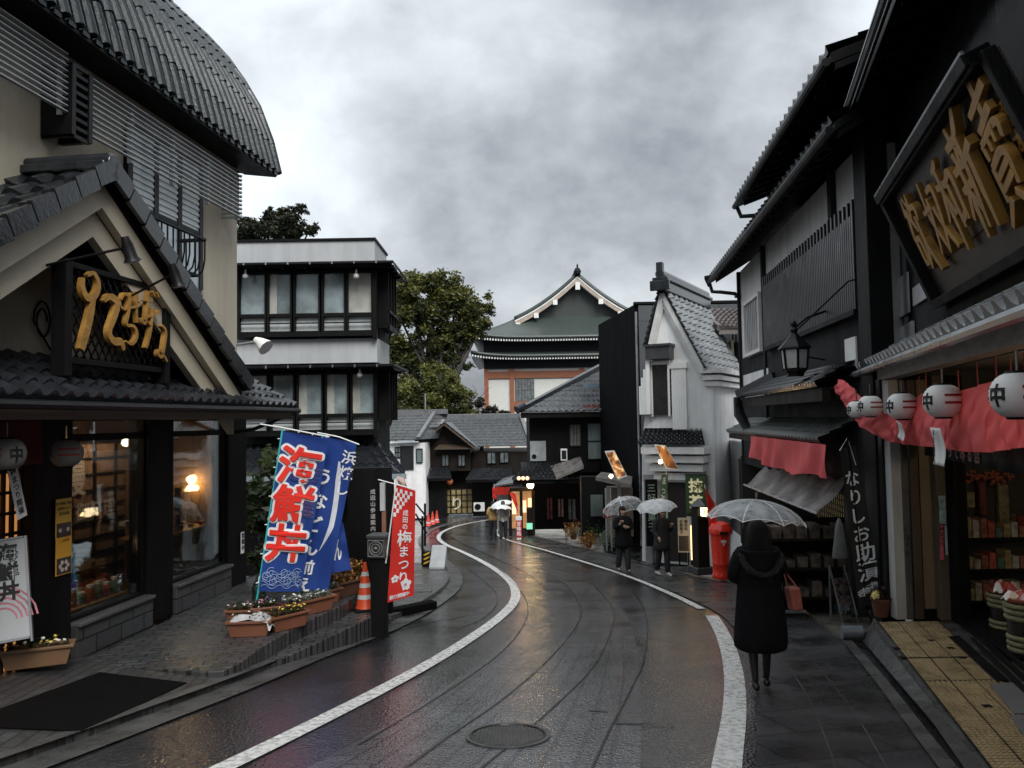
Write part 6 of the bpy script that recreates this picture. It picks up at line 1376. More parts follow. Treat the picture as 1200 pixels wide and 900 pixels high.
planter(tz(318, 729)+Vector((.02, .16, 0)), radians(20), .62, .22, .19, ['violet', 'white', 'pink'], 'terracotta trough of violet and white pansies at the banner foot', 3, 10, leaves=600)
planter(tz(335, 737)+Vector((0, .05, 0)), radians(50), .5, .2, .19, ['yellow'], 'terracotta trough of yellow pansies on the terrace edge', 4, 16)
planter(tz(358, 721)+Vector((0, .1, 0)), radians(52), .75, .22, .2, ['white'], 'long trough overflowing with frosty white leaves', 5, 40, leaf=leafmat('silver_leaf', (.22, .24, .21)), leaves=900)
planter(tz(376, 712)+Vector((-.1, .15, 0)), radians(52), .7, .24, .2, ['white', 'violet'], 'trough with silvery plants between white and amber ones', 6, 20, leaf=leafmat('silver_leaf2', (.12, .14, .12)), leaves=800)
planter(tz(402, 701)+Vector((-.1, .15, 0)), radians(55), .85, .3, .22, ['amber'], 'big trough of dry amber grass beside the traffic cone', 7, 30, mat=M('brown_trough', (.10, .05, .03), .45), hgt=.3, leaf=PET['amber'], leaves=1100, lsz=.035)
pm = on_lsw(33, 790); planter(pm+Vector((0, .15, .04)), radians(24), .62, .2, .2, ['white', 'yellow'], 'brown trough with white pansies below the standing menu board', 9, 9, mat=M('tan_trough', (.16, .09, .045), .5), leaves=260, group='flower troughs on the left pavement')
# round glass bottle of water by the banner foot
p = tz(304, 716); t = MB(); t.lathe([(.09, 0), (.1, .05), (.1, .25), (.06, .33), (.035, .36), (.035, .42)], (p.x-.12, p.y+.35, ZT), 16); tag(t.build('bottle', glass('green_bottle', (.5, .62, .5), .15), smooth='all'), 'greenish clear plastic bottle standing behind the front troughs', 'bottle')

# blue banners
m_blue = cloth('blue_banner_cloth', (.011, .048, .25), .75, .2, var=.12); m_outl = M('banner_white', (.72, .73, .74), .7, var=.05); m_bred = M('banner_red', (.72, .022, .010), .7, var=.06)
m_teal_p = M('teal_pole', (.05, .42, .42), .4)
Yb = tz(298, 722).y
Bp = [at(298, 716, Yb), at(331, 503, Yb)]; Bp[0].z = ZT+.1
t = thing('nobori_banner', Bp[0], 0, 'blue banner with huge red white outlined writing on teal pole', 'banner', 'blue banners on the terrace'); Lb = lambda px, py, dy=0.: at(px, py, Yb+dy)-Bp[0]
mb = MB(); mb.tube([(0, 0, -.1), Bp[1]-Bp[0]], .013, 8); mb.build('pole', m_teal_p, t, smooth=True)
mb = MB(); mb.tube([Lb(305, 497), Lb(330, 501), Lb(386, 512, .02)], .009, 6); mb.build('crossbar', m_wpaint, t, smooth=True)
QA = [Lb(303, 692), Lb(352, 694, .12), Lb(386, 514, .12), Lb(331, 505)]
fA = flagcloth(*QA, wave=.035, seed=.6); mb = MB(); mb.grid(fA, 16, 40); mb.build('cloth', m_blue, t, smooth='all')
hA, wA = (QA[3]-QA[0]).length, (QA[1]-QA[0]).length; aA = hA/wA
for bold, mt, off, nm in ((.085, m_outl, .008, 'lettering_outline'), (.029, m_bred, .030, 'lettering')):
    mb = MB()
    for k, ch in enumerate('海鮮丼'): on_cloth(mb, fA, ch, .48, .80-.245*k, .245, aA*.98, bold, off)
    mb.build(nm, mt, t)
mb = MB()
for k in range(9):
    P = []; c = (.12+.1*k, .09+.03*sin(k*2.1)); r0 = .035
    for j in range(16): a = j*.55+k; r = r0*(1-.05*j); P.append((c[0]+cos(a)*r*aA*.8, c[1]+sin(a)*r))
    pts = [fA(min(.97, max(.02, u)), max(.012, v)) for u, v in P]; nn = (QA[1]-QA[0]).cross(QA[3]-QA[0]).normalized()
    mb.tube([x+nn*.008 for x in pts], .006, 4)
for k in range(5):
    pts = [fA(min(.98, .04+i*.05), .03+.022*k+.012*sin(i*.9+k)) for i in range(19)]; mb.tube([x+nn*.007 for x in pts], .005, 4)
mb.build('wave_pattern', M('pale_blue_print', (.22, .30, .48), .7), t)
mb = MB()
for k in range(6): p = fA(-.02, .05+.18*k); mb.bar(p, p-Vector((.035, 0, 0)), .03, .01)
for k in range(4): p = fA(.04+.3*k, 1.005); mb.bar(p, p+Vector((0, 0, .03)), .02, .02)
mb.build('loops', m_outl, t)
t = thing('nobori_banner', Bp[0]+Vector((.25, .25, 0)), 0, 'blue banner with long white eel picture hanging behind red lettered one', 'banner', 'blue banners on the terrace'); o2 = t.location; Yc = Yb+.25
L2 = lambda px, py, dy=0.: at(px, py, Yc+dy)-o2
mb = MB(); mb.tube([L2(347, 722)*1, L2(378, 508)], .012, 8); mb.build('pole', m_teal_p, t, smooth=True)
mb = MB(); mb.tube([L2(372, 507), L2(397, 512), L2(421, 521)], .009, 6); mb.build('crossbar', m_wpaint, t, smooth=True)
QB = [L2(341, 690), L2(384, 694, .1), L2(418, 520, .15), L2(377, 510)]
fB = flagcloth(*QB, wave=.05, seed=2.); mb = MB(); mb.grid(fB, 16, 40); mb.build('cloth', m_blue, t, smooth='all')
QT = [L2(368, 640, .03), L2(411, 667, .2), L2(412, 640, .2), L2(392, 590, .1)]
QT = [L2(380, 672, .12), L2(412, 668, .22), L2(402, 612, .2), L2(390, 610, .12)]; fT = flagcloth(*QT, wave=.03); mb = MB(); mb.grid(fT, 10, 14); ct = mb.build('cloth_tail', m_blue, t, smooth='all')
hB, wB = (QB[3]-QB[0]).length, (QB[1]-QB[0]).length; aB = hB/wB; mb = MB()
for k, ch in enumerate('うなどん'): on_cloth(mb, fB, ch, .27, .74-.155*k, .12, aB, .025, .008)
for k, ch in enumerate('前え'): on_cloth(mb, fB, ch, .30, .145-.11*k, .10, aB, .025, .008)
for k, ch in enumerate('浜焼し'): on_cloth(mb, fB, ch, .86, .90-.105*k, .095, aB, .02, .008)
for k, ch in enumerate('ん'): on_cloth(mb, fT, ch, .5, .45, .5, .75, .03, .008)
mb.build('lettering', m_outl, t)
mb = MB(); n = 24; vs = []
for i in range(n+1):
    s = i/n; v = .86-.60*s; u = .62+.13*sin(s*2.6)-.28*max(0, s-.72)**1.1*2; wd_ = .07*min(1, .4+s*3)*min(1, (1.02-s)*3.5)
    for d in (-wd_, wd_): vs.append(fB(u+d, v+.02*d)+nn*.009)
mb.add(vs, [(2*i, 2*i+1, 2*i+3, 2*i+2) for i in range(n)]); mb.build('eel_picture', M('eel_white', (.6, .62, .66), .6), t)

# traffic cone
def cone(p, h, label, mat, group=None, stripes=3):
    t = thing('traffic_cone', p, .4, label, 'traffic cone', group); mb = MB(); r0, r1 = h*.19, h*.035
    mb.box(-h*.27, h*.27, -h*.27, h*.27, 0, h*.045); mb.build('base', m_black, t, bevel=.01)
    mb = MB(); mb.lathe([(r0*1.1, h*.045), (r0, h*.08), (r1, h), (r1*.6, h)], seg=24); mb.build('cone', mat, t, smooth=True)
    for k in range(stripes):
        a, b = .24+.24*k, .33+.24*k; rr = lambda q: (r0+(r1-r0)*(q-.08)/.92)+.003; mb = MB(); mb.lathe([(rr(a), h*a), (rr(b), h*b)], seg=24, cap=False); mb.build('reflective_band', M('reflective_white', (.6, .6, .58), .3), t, smooth=True)
    return t
m_orange = M('cone_orange', (.62, .07, .018), .4, var=.1)
cone(on_z(428, 714, ZL), .68, 'orange traffic cone with white bands beside the dark wooden post', m_orange)
for k, (px, py) in enumerate(((502, 617), (507, 615), (512, 613))):
    cone(gr(px, py, .07), .75, ['left', 'middle', 'right'][k]+'most of three small red cones far down the left kerb', M('cone_red', (.62, .05, .03), .4), 'red cones at the bend', 1)
# dark square post with crest cap
pp = on_z(444, 722, ZL); Yp = pp.y+.05
t = thing('gate_post', (pp.x, Yp, ZL), radians(-8), 'square black wooden gate post with carved crest on its cap', 'post'); hp = at(444, 628, Yp).z-ZL
mb = MB(); mb.box(-.10, .10, -.10, .10, -.4, hp); mb.build('shaft', m_black, t, bevel=.01)
mb = MB(); mb.box(-.13, .13, -.13, .13, hp-.30, hp-.02); mb.box(-.145, .145, -.145, .145, hp-.02, hp+.03); mb.build('cap', M('grey_black_stone', (.045, .045, .045), .5, var=.3), t, bevel=.012)
mb = MB(); 
for r in (.095, .06): mb.tube([(cos(a*pi/8)*r, -.146, hp-.155+sin(a*pi/8)*r) for a in range(17)], .009, 5)
mb.tube([(-.115, -.145, hp-.27), (.115, -.145, hp-.27), (.115, -.145, hp-.045), (-.115, -.145, hp-.045), (-.115, -.145, hp-.27)], .008, 4); mb.ball((0, -.145, hp-.155), .025, 8, 6); mb.build('crest', M('worn_crest', (.14, .14, .135), .6), t)
Y2 = 12.4
a, b = at(433, 548, Y2), at(456, 628, Y2); t = thing('information_board', ((a.x+b.x)/2, Y2, ZL), 0, 'tall black board with small pale vertical writing behind the crest post', 'sign'); w_ = b.x-a.x
mb = MB(); mb.box(-w_/2-.35, w_/2+.05, -.05, .05, -.3, a.z-ZL); mb.build('board', m_black, t, bevel=.006)
mb = MB(); mb.text('成田山参道案内', (-w_/2+.06, -.056, a.z-ZL-.38), (1, 0, 0), (0, 0, 1), .085, .01, .002, True, 1.15); mb.build('lettering', M('pale_grey_ink', (.4, .4, .38), .6), t)
a, b = at(443, 567, Y2-.3), at(449, 600, Y2-.3); mb = MB(); mb.box(a.x-(a.x+w_/2)+.0, 0, 0, 0, 0, 0) if False else None
mb = MB(); x = a.x-t.location.x; mb.box(x, x+b.x-a.x, -.14, -.052, b.z-ZL, a.z-ZL); mb.build('white_plate', M('grey_white_panel', (.42, .43, .44), .6), t)
a, b = at(445, 600, Y2-.3), at(450, 627, Y2-.3); x = a.x-t.location.x; mb = MB(); mb.box(x, x+b.x-a.x, -.12, -.052, b.z-ZL, a.z-ZL); mb.build('copper_plate', M('copper_brown', (.30, .15, .10), .4, metal=.3), t)
# red plum festival banner
Yr = 11.0
t = thing('festival_banner', at(455, 645, Yr), 0, 'bright red banner with white brush writing and plum blossoms beside the gate post', 'banner'); oR = t.location
LR = lambda px, py, dy=0.: at(px, py, Yr+dy)-oR
mb = MB(); mb.tube([LR(452, 660), LR(465, 560)], .010, 6); mb.build('pole', m_wpaint, t, smooth=True)
mb = MB(); mb.tube([LR(443, 562), LR(488, 574)], .008, 6); mb.build('crossbar', m_wpaint, t, smooth=True)
QR = [LR(454, 706), LR(485, 698, .03), LR(487, 575), LR(463, 568)]
fR = flagcloth(*QR, wave=.02, seed=1.); mb = MB(); mb.grid(fR, 16, 40); mb.build('cloth', cloth('festival_red', (.72, .028, .018), .75, .3), t, smooth='all')
hR, wR = (QR[3]-QR[0]).length, (QR[1]-QR[0]).length; aR = hR/wR; nR = (QR[1]-QR[0]).cross(QR[3]-QR[0]).normalized()
mb = MB()
for k, ch in enumerate('成田の'): on_cloth(mb, fR, ch, .56, .775-.062*k, .058, aR, .015, .006)
for k, (ch, s) in enumerate((('梅', .15), ('ま', .11), ('つ', .11), ('り', .11))): on_cloth(mb, fR, ch, .56, .545-.118*k, s, aR, .022, .006)
for k, ch in enumerate('祭り開催中'): on_cloth(mb, fR, ch, .15+.15*k, .035, .04, aR, .02, .006)
mb.build('lettering', m_outl, t)
mb = MB(); N_ = 8
for i in range(N_):
    for j in range(10):
        u0, v0 = i/N_*.96+.01, .975-.035*(j+1)
        if (i+j) % 2 == 0 and v0 > .70+.3*u0: mb.add([fR(u0+du*.12, v0+dv_*.035)+nR*.005 for du, dv_ in ((0, 0), (1, 0), (1, 1), (0, 1))], [(0, 1, 2, 3)])
mb.build('checker_print', m_outl, t)
def plum(u, v, s):
    mb = MB(); c = fR(u, v)+nR*.007; ex, ey_ = (QR[1]-QR[0]).normalized(), (QR[3]-QR[0]).normalized()
    for k in range(5):
        a = k*2*pi/5+.3; cc = c+(ex*cos(a)+ey_*sin(a))*s*.62; mb.add([cc+(ex*cos(q*pi/6)+ey_*sin(q*pi/6))*s*.42 for q in range(12)], [tuple(range(12))])
    mb.add([c+nR*.002+(ex*cos(q*pi/6)+ey_*sin(q*pi/6))*s*.45 for q in range(12)], [tuple(range(12))]); mb.build('plum_blossom', m_outl, t)
    mb = MB(); mb.add([c+nR*.004+(ex*cos(q*pi/6)+ey_*sin(q*pi/6))*s*.26 for q in range(12)], [tuple(range(12))]); mb.build('blossom_heart', M('rose_print', (.45, .16, .2), .5), t)
plum(.24, .19, .055); plum(.66, .12, .085)
# second small flag end behind it, bollard, white slab, rail
t = plain_flag('street_flag', 'pale pink flag showing behind the red plum banner', [(470, 600), (466, 558)], [(468, 582), (481, 585), (474, 560), (466, 558)], 11.6, M('faded_pink_cloth', (.5, .38, .34), .8), wave=.04)
p = gr(500, 664, .07); t = thing('bollard', p, 0, 'short black bollard with yellow slanted stripes at the pavement corner', 'bollard'); mb = MB(); mb.lathe([(.13, 0), (.13, .42), (.11, .45)], seg=20); mb.build('body', m_black, t, smooth=True); hb = .45
mb = MB()
for k in range(3): mb.grid(lambda u, v: Vector((.134*cos(-2.6+1.9*u), .134*sin(-2.6+1.9*u), .06+.12*k+.10*u+.05*v)), 10, 1)
mb.build('yellow_stripe', M('warning_yellow', (.6, .38, .04), .4), t)
p = gr(509, 668, .07); t = MB(); t.hexa([p+Vector(q) for q in ((-.15, 0, 0), (.28, 0, 0), (.28, .9, .15), (-.15, .9, .15), (-.15, 0, .08), (.28, 0, .08), (.28, .9, .55), (-.15, .9, .55))]); tag(t.build('white_block', M('grey_white_block', (.3, .31, .32), .5), bevel=.02), 'low white sloping block behind the striped bollard', 'block')
t = thing('hand_rail', gr(492, 660, .07), 0, 'thin black railing frame between red banner and striped bollard', 'railing'); o_ = t.location; Lq = lambda px, py, Y=14.: at(px, py, Y)-o_
mb = MB(); mb.tube([Lq(495, 662), Lq(495, 605)], .02, 6); mb.tube([Lq(498, 640), Lq(498, 590)], .02, 6); mb.tube([Lq(487, 590), Lq(500, 606)], .016, 6); mb.tube([Lq(487, 602), Lq(500, 625)], .016, 6); mb.build('rails', m_metal, t)
p = gr(489, 693, .075); mb = MB(); mb.box(p.x-.3, p.x+.3, p.y-.12, p.y+.1, p.z, p.z+.03); tag(mb.build('drain_cover', m_edge, bevel=.008), 'rectangular pale drain cover let into the corner pavement', 'drain cover')
p = gr(474, 721); mb = MB(); mb.bar(p+Vector((-.25, -.1, .06)), p+Vector((.45, .5, .06)), .2, .14); tag(mb.build('kerb_ramp', M('black_rubber', (.012, .012, .012), .75), bevel=.02), 'black rubber kerb ramp at the foot of the gate post', 'ramp')
# manhole
p = gr(595, 859); t = thing('manhole_cover', (p.x, p.y, p.z-.024), 0, 'round iron manhole cover in the middle of the wet road', 'manhole cover'); t.rotation_euler = (radians(-6.3), 0, 0)
mb = MB(); mb.lathe([(.30, 0), (.30, .016), (.285, .018), (.28, .010), (.0005, .010)], seg=48); mb.build('lid', M('wet_iron', (.035, .034, .032), .28, metal=.5, bump=.2, var=.4, vscale=8), t, smooth=True)
mb = MB()
for i in range(-9, 10):
    for j in range(-9, 10):
        x, y = i*.029, j*.029
        if hypot(x, y) < .262: mb.box(x-.009, x+.009, y-.009, y+.009, .009, .014)
mb.build('lid_pattern', M('worn_iron', (.09, .088, .082), .35, metal=.5), t)
mb = MB(); mb.lathe([(.335, -.004), (.335, .014), (.303, .014), (.303, -.004)], seg=48); mb.build('ring', m_edge, t)

# ---- things inside the restaurant windows
def shopshelf(px0, px1, depth0, depth1, z, name, label):
    x0, x1 = FL.hit(px0, 600, 0)[0]+.05, FL.hit(px1, 600, 0)[0]-.05; t = thing(name, FL.w((x0+x1)/2, depth0, 0), FL.rz, label, 'shelf'); w_ = x1-x0
    mb = MB(); mb.box(-w_/2, w_/2, 0, depth1-depth0, z-.04, z); mb.build('top', M('honey_wood', (.34, .20, .09), .45, bump=.1, stretch=(.3, 3, 3)), t); mb = MB(); mb.box(-w_/2, w_/2, .02, .06, 0, z-.04); mb.build('front', M('mid_wood', (.16, .085, .04), .5), t); return x0, x1
x0, x1 = shopshelf(203, 266, .22, .8, 1.02, 'display_counter', 'honey wood display counter behind the right shop window')
R = random.Random(3)
def bowl(x, y, z, r, mat, name, label, group, stack=False):
    t = thing(name, FL.w(x, y, z), 0, label, 'dish', group); mb = MB(); mb.lathe([(r*.5, 0), (r*.55, r*.15), (r*.9, r*.6), (r, r*.8), (r*.92, r*.8), (r*.5, r*.3)], seg=14); mb.build('bowl', mat, t, smooth=True); mb = MB(); mb.ball((0, 0, r*.62), r*.72, 10, 6, (1, 1, .45)); mb.build('food', [M('food_orange', (.45, .2, .08), .5, var=.6, vscale=40), M('food_cream', (.5, .42, .3), .5, var=.5, vscale=40), M('food_red', (.4, .07, .04), .5, var=.6, vscale=40)][R.randrange(3)], t); return t
for k in range(9):
    f = (k+.5)/9; bowl(x0+(x1-x0)*f, .35+.22*(k % 2), 1.02, R.uniform(.06, .09), [m_terra, m_black, M('dish_red_lacquer', (.28, .03, .02), .25)][k % 3], 'sample_bowl', 'small bowl of sample food on the honey wood counter', 'sample bowls on the counter')
x0, x1 = shopshelf(86, 170, .2, .75, zs+.06, 'display_shelf', 'low display shelf behind the left shop window')
for k in range(16):
    f = (k+.5)/16; x = x0+(x1-x0)*f; z = zs+.061; h = R.uniform(.12, .22); t = thing('sample_jar', FL.w(x, .3+.2*(k % 2), z), 0, 'small lidded jar in the row along the left shop window', 'jar', 'jars along the shop window'); mb = MB(); r = R.uniform(.045, .06); mb.lathe([(r*.9, 0), (r, .02), (r, h*.7), (r*.7, h*.85)], seg=12); mb.build('jar', M('jar_%d' % (k % 4), [(.35, .12, .06), (.4, .32, .2), (.16, .2, .14), (.42, .2, .14)][k % 4], .3, var=.4, vscale=20), t, smooth=True); mb = MB(); mb.lathe([(r*.75, h*.83), (r*.75, h)], seg=12); mb.build('lid', [m_paper, M('dish_red_lacquer', (.28, .03, .02), .25)][k % 2], t)
x, z = FL.hit(242, 545, 1.1); 
def scroll_draw(t, w_, h_, y):
    mb = MB(); mb.text('うまい', (0, y, h_*.28), (1, 0, 0), (0, 0, 1), .16, .02, .002, True, 1.1); mb.build('lettering', m_outl, t); mb = MB()
    for s in (1, -1): mb.box(-w_/2, w_/2, -.015, -.011, s*h_*.47-.02, s*h_*.47+.02)
    mb.build('border', m_outl, t)
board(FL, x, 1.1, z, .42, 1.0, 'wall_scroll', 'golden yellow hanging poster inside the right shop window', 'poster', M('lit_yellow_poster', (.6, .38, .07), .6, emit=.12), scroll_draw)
x, z = FL.hit(226, 571, .75); t = thing('pendant_lamp', FL.w(x, .75, z), 0, 'glowing amber flower shaped lamp inside the right shop window', 'lamp'); mb = MB()
for k in range(7): a = k*2*pi/7; mb.ball((cos(a)*.055, sin(a)*.055, -.01), .045, 8, 6)
mb.build('shade', m_warm, t, smooth='all'); mb = MB(); mb.tube([(0, 0, 0), (0, 0, Z1-z-.02)], .006, 5); mb.build('cord', m_metal, t); glow((0, 0, .12), 5, .08, parent=t)
glow(FL.w(X(62), .45, 2.3), 20, .06, (1, .70, .48)); glow(FL.w(X(187), .45, 2.35), 9, .06, (1, .70, .45)); glow(FL.w(X(20), 1.2, 2.2), 8, .2, (1, .6, .3))  # unseen fill lights added to brighten the restaurant interior
# folding screen, stacked boards and letters seen through the left window
x, z = FL.hit(116, 610, .95); t = thing('lattice_screen', FL.w(x-.1, .95, .15), FL.rz, 'tall wooden lattice screen standing behind the left shop window', 'screen'); mb = MB()
mb.box(-.9, .9, .01, .03, .3, 2.2); mb.build('panel', M('warm_board', (.26, .16, .10), .6, var=.4, vscale=3, bump=.3), t); mb = MB()
for k in range(10): z_ = .3+k*.21; mb.box(-.9, .9, -.02, .01, z_-.015, z_+.015)
for k in range(5): x_ = -.9+k*.45; mb.box(x_-.02, x_+.02, -.021, .009, .3, 2.2)
mb.build('bars', m_dark, t); mb = MB(); mb.text('鰻', (-.45, -.03, 1.75), (1, 0, 0), (0, 0, 1), .5, .02, .003); mb.text('御料理', (0, -.03, 1.3), (1, 0, 0), (0, 0, 1), .26, .01, .003); mb.build('lettering', M('pale_screen_ink', (.6, .54, .5), .6), t)
x, z = FL.hit(158, 600, .8); board(FL, x, .8, z-.1, .42, 1.7, 'sliding_screen', 'plain tan sliding panel behind the left shop window', 'panel', M('tan_sliding', (.22, .13, .075), .6))
x, z = FL.hit(165, 613, .3); t = MB(); t.box(-.09, .09, -.05, .05, -.03, .03); place(tag(t.build('tissue_box', M('box_card', (.3, .3, .29), .6), recenter=False), 'small white box on the panel behind the left shop window', 'box'), FL, x, .5, z)
x, z = FL.hit(208, 600, .3); board(FL, x, .3, z, .18, .7, 'poster', 'narrow grey and red poster at the left edge of right shop window', 'poster', M('grey_red_poster', (.28, .2, .19), .5, var=.7, vscale=6), vert('季節の御膳', .10, m_ink))

# ================================================================ RIGHT SIDE THINGS
GLR = 'striped lanterns under the souvenir shop eave'
lbls = ['nearest large striped lantern cut off at the right end of the row', 'second striped paper lantern from the right over the pink curtain', 'middle striped paper lantern of the row over the pink curtain', 'fourth striped lantern where the pink curtain begins to sweep', 'farthest smallest striped lantern at the dark end of the row']
for (px, py, D), lbq in zip(((1193, 463, .52), (1105, 470, .52), (1057, 476, .52), (1020, 476, .76), (1004, 480, .88)), lbls):
    x, z = FN.hit(px, py, D); rr_ = {.52: .165, .76: .142, .88: .118}[D]; lantern(FN.w(x, D, z), rr_, lbq, GLR, '中', rz=FN.rz-pi/2+.35+pi-1.3)
# pink swag
cols_ = [(984, 444, 459), (992, 448, 470), (1001, 456, 486), (1013, 470, 500), (1030, 482, 511), (1050, 488, 518), (1066, 480, 521), (1078, 462, 522), (1086, 459, 523), (1100, 474, 524), (1114, 474, 526), (1124, 459, 528), (1146, 452, 530), (1168, 445, 530), (1186, 452, 527), (1202, 446, 525), (1232, 430, 522), (1290, 400, 520)]
LYc = lambda x: .36 if x > 1075 else .36+.56*((1075-x)/91)**1.0
PK = [(Vector((*FN.hit(x, a, LYc(x)), LYc(x))), Vector((*FN.hit(x, b, LYc(x)), LYc(x)))) for x, a, b in cols_]
def swag(u, v):
    s = u*(len(PK)-1); i = min(len(PK)-2, int(s)); s -= i; s = s*s*(3-2*s)
    a = PK[i][0].lerp(PK[i+1][0], s); b = PK[i][1].lerp(PK[i+1][1], s); p = b.lerp(a, v)
    y = p.z+.06*sin(pi*(1-v)*.8)+.022*sin(u*80+v*7+2*sin(u*17))*(.3+.7*(1-v))+.008*sin(u*150-v*12)
    return Vector((p.x, y, p.y))
m_pink = cloth('pink_cloth', (.80, .115, .12), .7, .25, var=.12)
mb = MB(); mb.grid(swag, 260, 14); t = tag(mb.build('pink_curtain', m_pink, smooth='all', recenter=False), 'long pink curtain swagged under the eave of the near souvenir shop', 'curtain'); place(t, FN, 0, 0, 0)
for i in (6, 7, 8, 11, 12, 13, 14, 15, 16):
    mb = MB(); a = PK[i][0]; mb.tube([(a.x, a.z, a.y-.01), (a.x+.02, a.z, a.y+.2)], .006, 4); mb.build('tie', M('red_cord', (.3, .05, .05), .7), t)
def slip(px0, py0, px1, py1, ly, txt, label, size, rot=0.):
    (x0, zt), (x1, zb) = FN.hit(px0, py0, ly), FN.hit(px1, py1, ly); w_ = abs(x1-x0); h_ = zt-zb; t = thing('paper_slip', FN.w((x0+x1)/2, ly, zb), FN.rz+pi, label, 'paper sign'); mb = MB(); mb.grid(lambda u, v: Vector(((u-.5)*w_, .02*sin(v*4), v*h_)), 4, 10); mb.build('paper', m_paper, t, smooth='all', solid=.002); mb = MB(); mb.text(txt, (0, -.03, h_-size*.7), (1, 0, 0), (0, 0, 1), size, .02, .001, True, 1.05); mb.build('lettering', m_ink, t); t.rotation_euler.y = rot
slip(1092, 501, 1106, 547, .56, '成田の梅まつり', 'long white paper slip pinned to the pink curtain below a lantern', .062)
slip(1051, 494, 1058, 515, .56, '開催中', 'short white paper slip twisted on the pink curtain', .07, .15)
# dark noren with pale red letters behind the curtain
(x0, zt), (x1, zb) = FN.hit(1082, 505, .1), FN.hit(1210, 545, .1); t = thing('noren', FN.w(x1, .08, FN.hit(1140, 545, .08)[1]), FN.rz, 'black noren with faint pink writing below the pink curtain', 'noren'); L = x0-x1
mb = MB(); mb.grid(lambda u, v: Vector((u*L, .02*sin(u*40)*(1-v), v*.42)), 60, 4); mb.build('cloth', m_black, t, smooth='all', solid=.006); mb = MB(); mb.text('行ってみる店', (L*.55, .035, .11), (-1, 0, 0), (0, 0, 1), .17, .012, .002, False, 1.5); mb.build('lettering', M('faded_pink_cloth', (.5, .38, .34), .8), t)
def facing_poster(px0, py0, px1, py1, Y, mat, label, txt='', tmat=None, size=.08, tilt=0.):
    a, b = at(px0, py0, Y), at(px1, py1, Y); w_, h_ = b.x-a.x, a.z-b.z; t = thing('poster', ((a.x+b.x)/2, Y, (a.z+b.z)/2), 0, label, 'poster'); mb = MB(); mb.box(-w_/2, w_/2, 0, .008, -h_/2, h_/2); mb.build('sheet', mat, t)
    if txt: mb = MB(); mb.text(txt, (0, -.002, h_/2-size*.7), (1, 0, 0), (0, 0, 1), size, .015, .001, True, 1.05); mb.build('lettering', tmat or m_ink, t)
    t.rotation_euler = (0, tilt, 0)
facing_poster(1100, 581, 1109, 614, 9.66, M('teal_print', (.22, .33, .34), .5, var=.7, vscale=14), 'teal printed poster on the brown plywood door panel')
facing_poster(1101, 616, 1106.5, 656, 9.66, M('pink_print', (.48, .10, .15), .5, var=.2), 'narrow pink poster with writing on brown plywood panel', '梅まつり', m_ink, .06, .03)
facing_poster(1107, 616, 1111, 650, 9.67, M('pale_blue_print2', (.3, .4, .42), .5, var=.4, vscale=9), 'narrow pale blue poster next to the pink one')
# barrels of goods on a low bench
def barrel(p, r, h, label, seed):
    R = random.Random(seed); t = thing('pickle_barrel', p, R.random(), label, 'barrel', 'straw bound barrels before the souvenir shop'); mb = MB(); mb.lathe([(r*.80, 0), (r*.84, h*.05), (r*.90, h*.5), (r, h), (r*.93, h), (r*.9, h*.9), (.001, h*.9)], seg=28); mb.build('tub', M('black_lacquer', (.018, .015, .014), .3), t, smooth=True)
    m_straw = M('woven_straw', (.16, .155, .085), .7, bump=.6, bscale=30, var=.4, vscale=12, stretch=(1, 1, 4))
    for z0 in (.03, .62):
        mb = MB(); rr = r*(.82+.18*z0)
        for k in range(3): zc = h*(z0+.06+.11*k); rq = r*(.82+.18*(zc/h)); mb.lathe([(rq+.002, zc-h*.05), (rq+.018, zc-h*.03), (rq+.022, zc), (rq+.018, zc+h*.03), (rq+.002, zc+h*.05)], seg=28, cap=False)
        mb.build('straw_band', m_straw, t, smooth='all')
    mb = MB(); mb.lathe([(r*.94, h-.005), (r*1.02, h-.005), (r*1.03, h+.02), (r*.94, h+.02)], seg=28); mb.build('red_rim', M('dull_red_rim', (.22, .05, .03), .4), t, smooth=True)
    for k in range(9):
        a, d = R.random()*6.3, R.uniform(.1, .7)*r; q = thing('pickle_packet', Vector(p)+Vector((cos(a)*d, sin(a)*d, h*.93)), R.random()*6, 'white and red wrapped packet in a straw bound barrel', 'packet', 'packets in the barrels'); m2 = MB(); m2.grid(lambda u, v: Vector(((u-.5)*.15, (v-.5)*.09+.0, .05+.09*sin(u*pi)*sin(v*pi)+.04*(R.random()-.5))), 4, 3); m2.build('wrapper', [m_paper, M('packet_red', (.4, .05, .04), .4), M('packet_pink', (.55, .35, .33), .35)][R.randrange(3)], q, solid=.01)
    return t
for k, (px, py, ly) in enumerate(((1161, 686, -.85), (1176, 692, -.62), (1199, 703, -.42))):
    x, z = FN.hit(px, py, ly); h = [.50, .52, .54][k]; p = FN.w(x, ly, z-h); barrel(p, .165, h, ['farthest straw bound barrel of packets inside the shop front', 'middle straw bound barrel of packets inside the shop front', 'nearest straw bound barrel of packets at the right edge'][k], k+2)
(xq0, _), (xq1, _) = FN.hit(1150, 740, -.7), FN.hit(1230, 770, -.4); zq_ = FN.hit(1161, 686, -.85)[1]-.5
mb = MB(); mb.box(xq1-.8, xq0+.4, -1.1, -.2, PZ(7)-PZ(7)-.05, zq_-.001+0); t = tag(mb.build('low_bench', m_black, recenter=False), 'low black bench carrying the straw bound barrels', 'bench'); place(t, FN, 0, 0, 0)
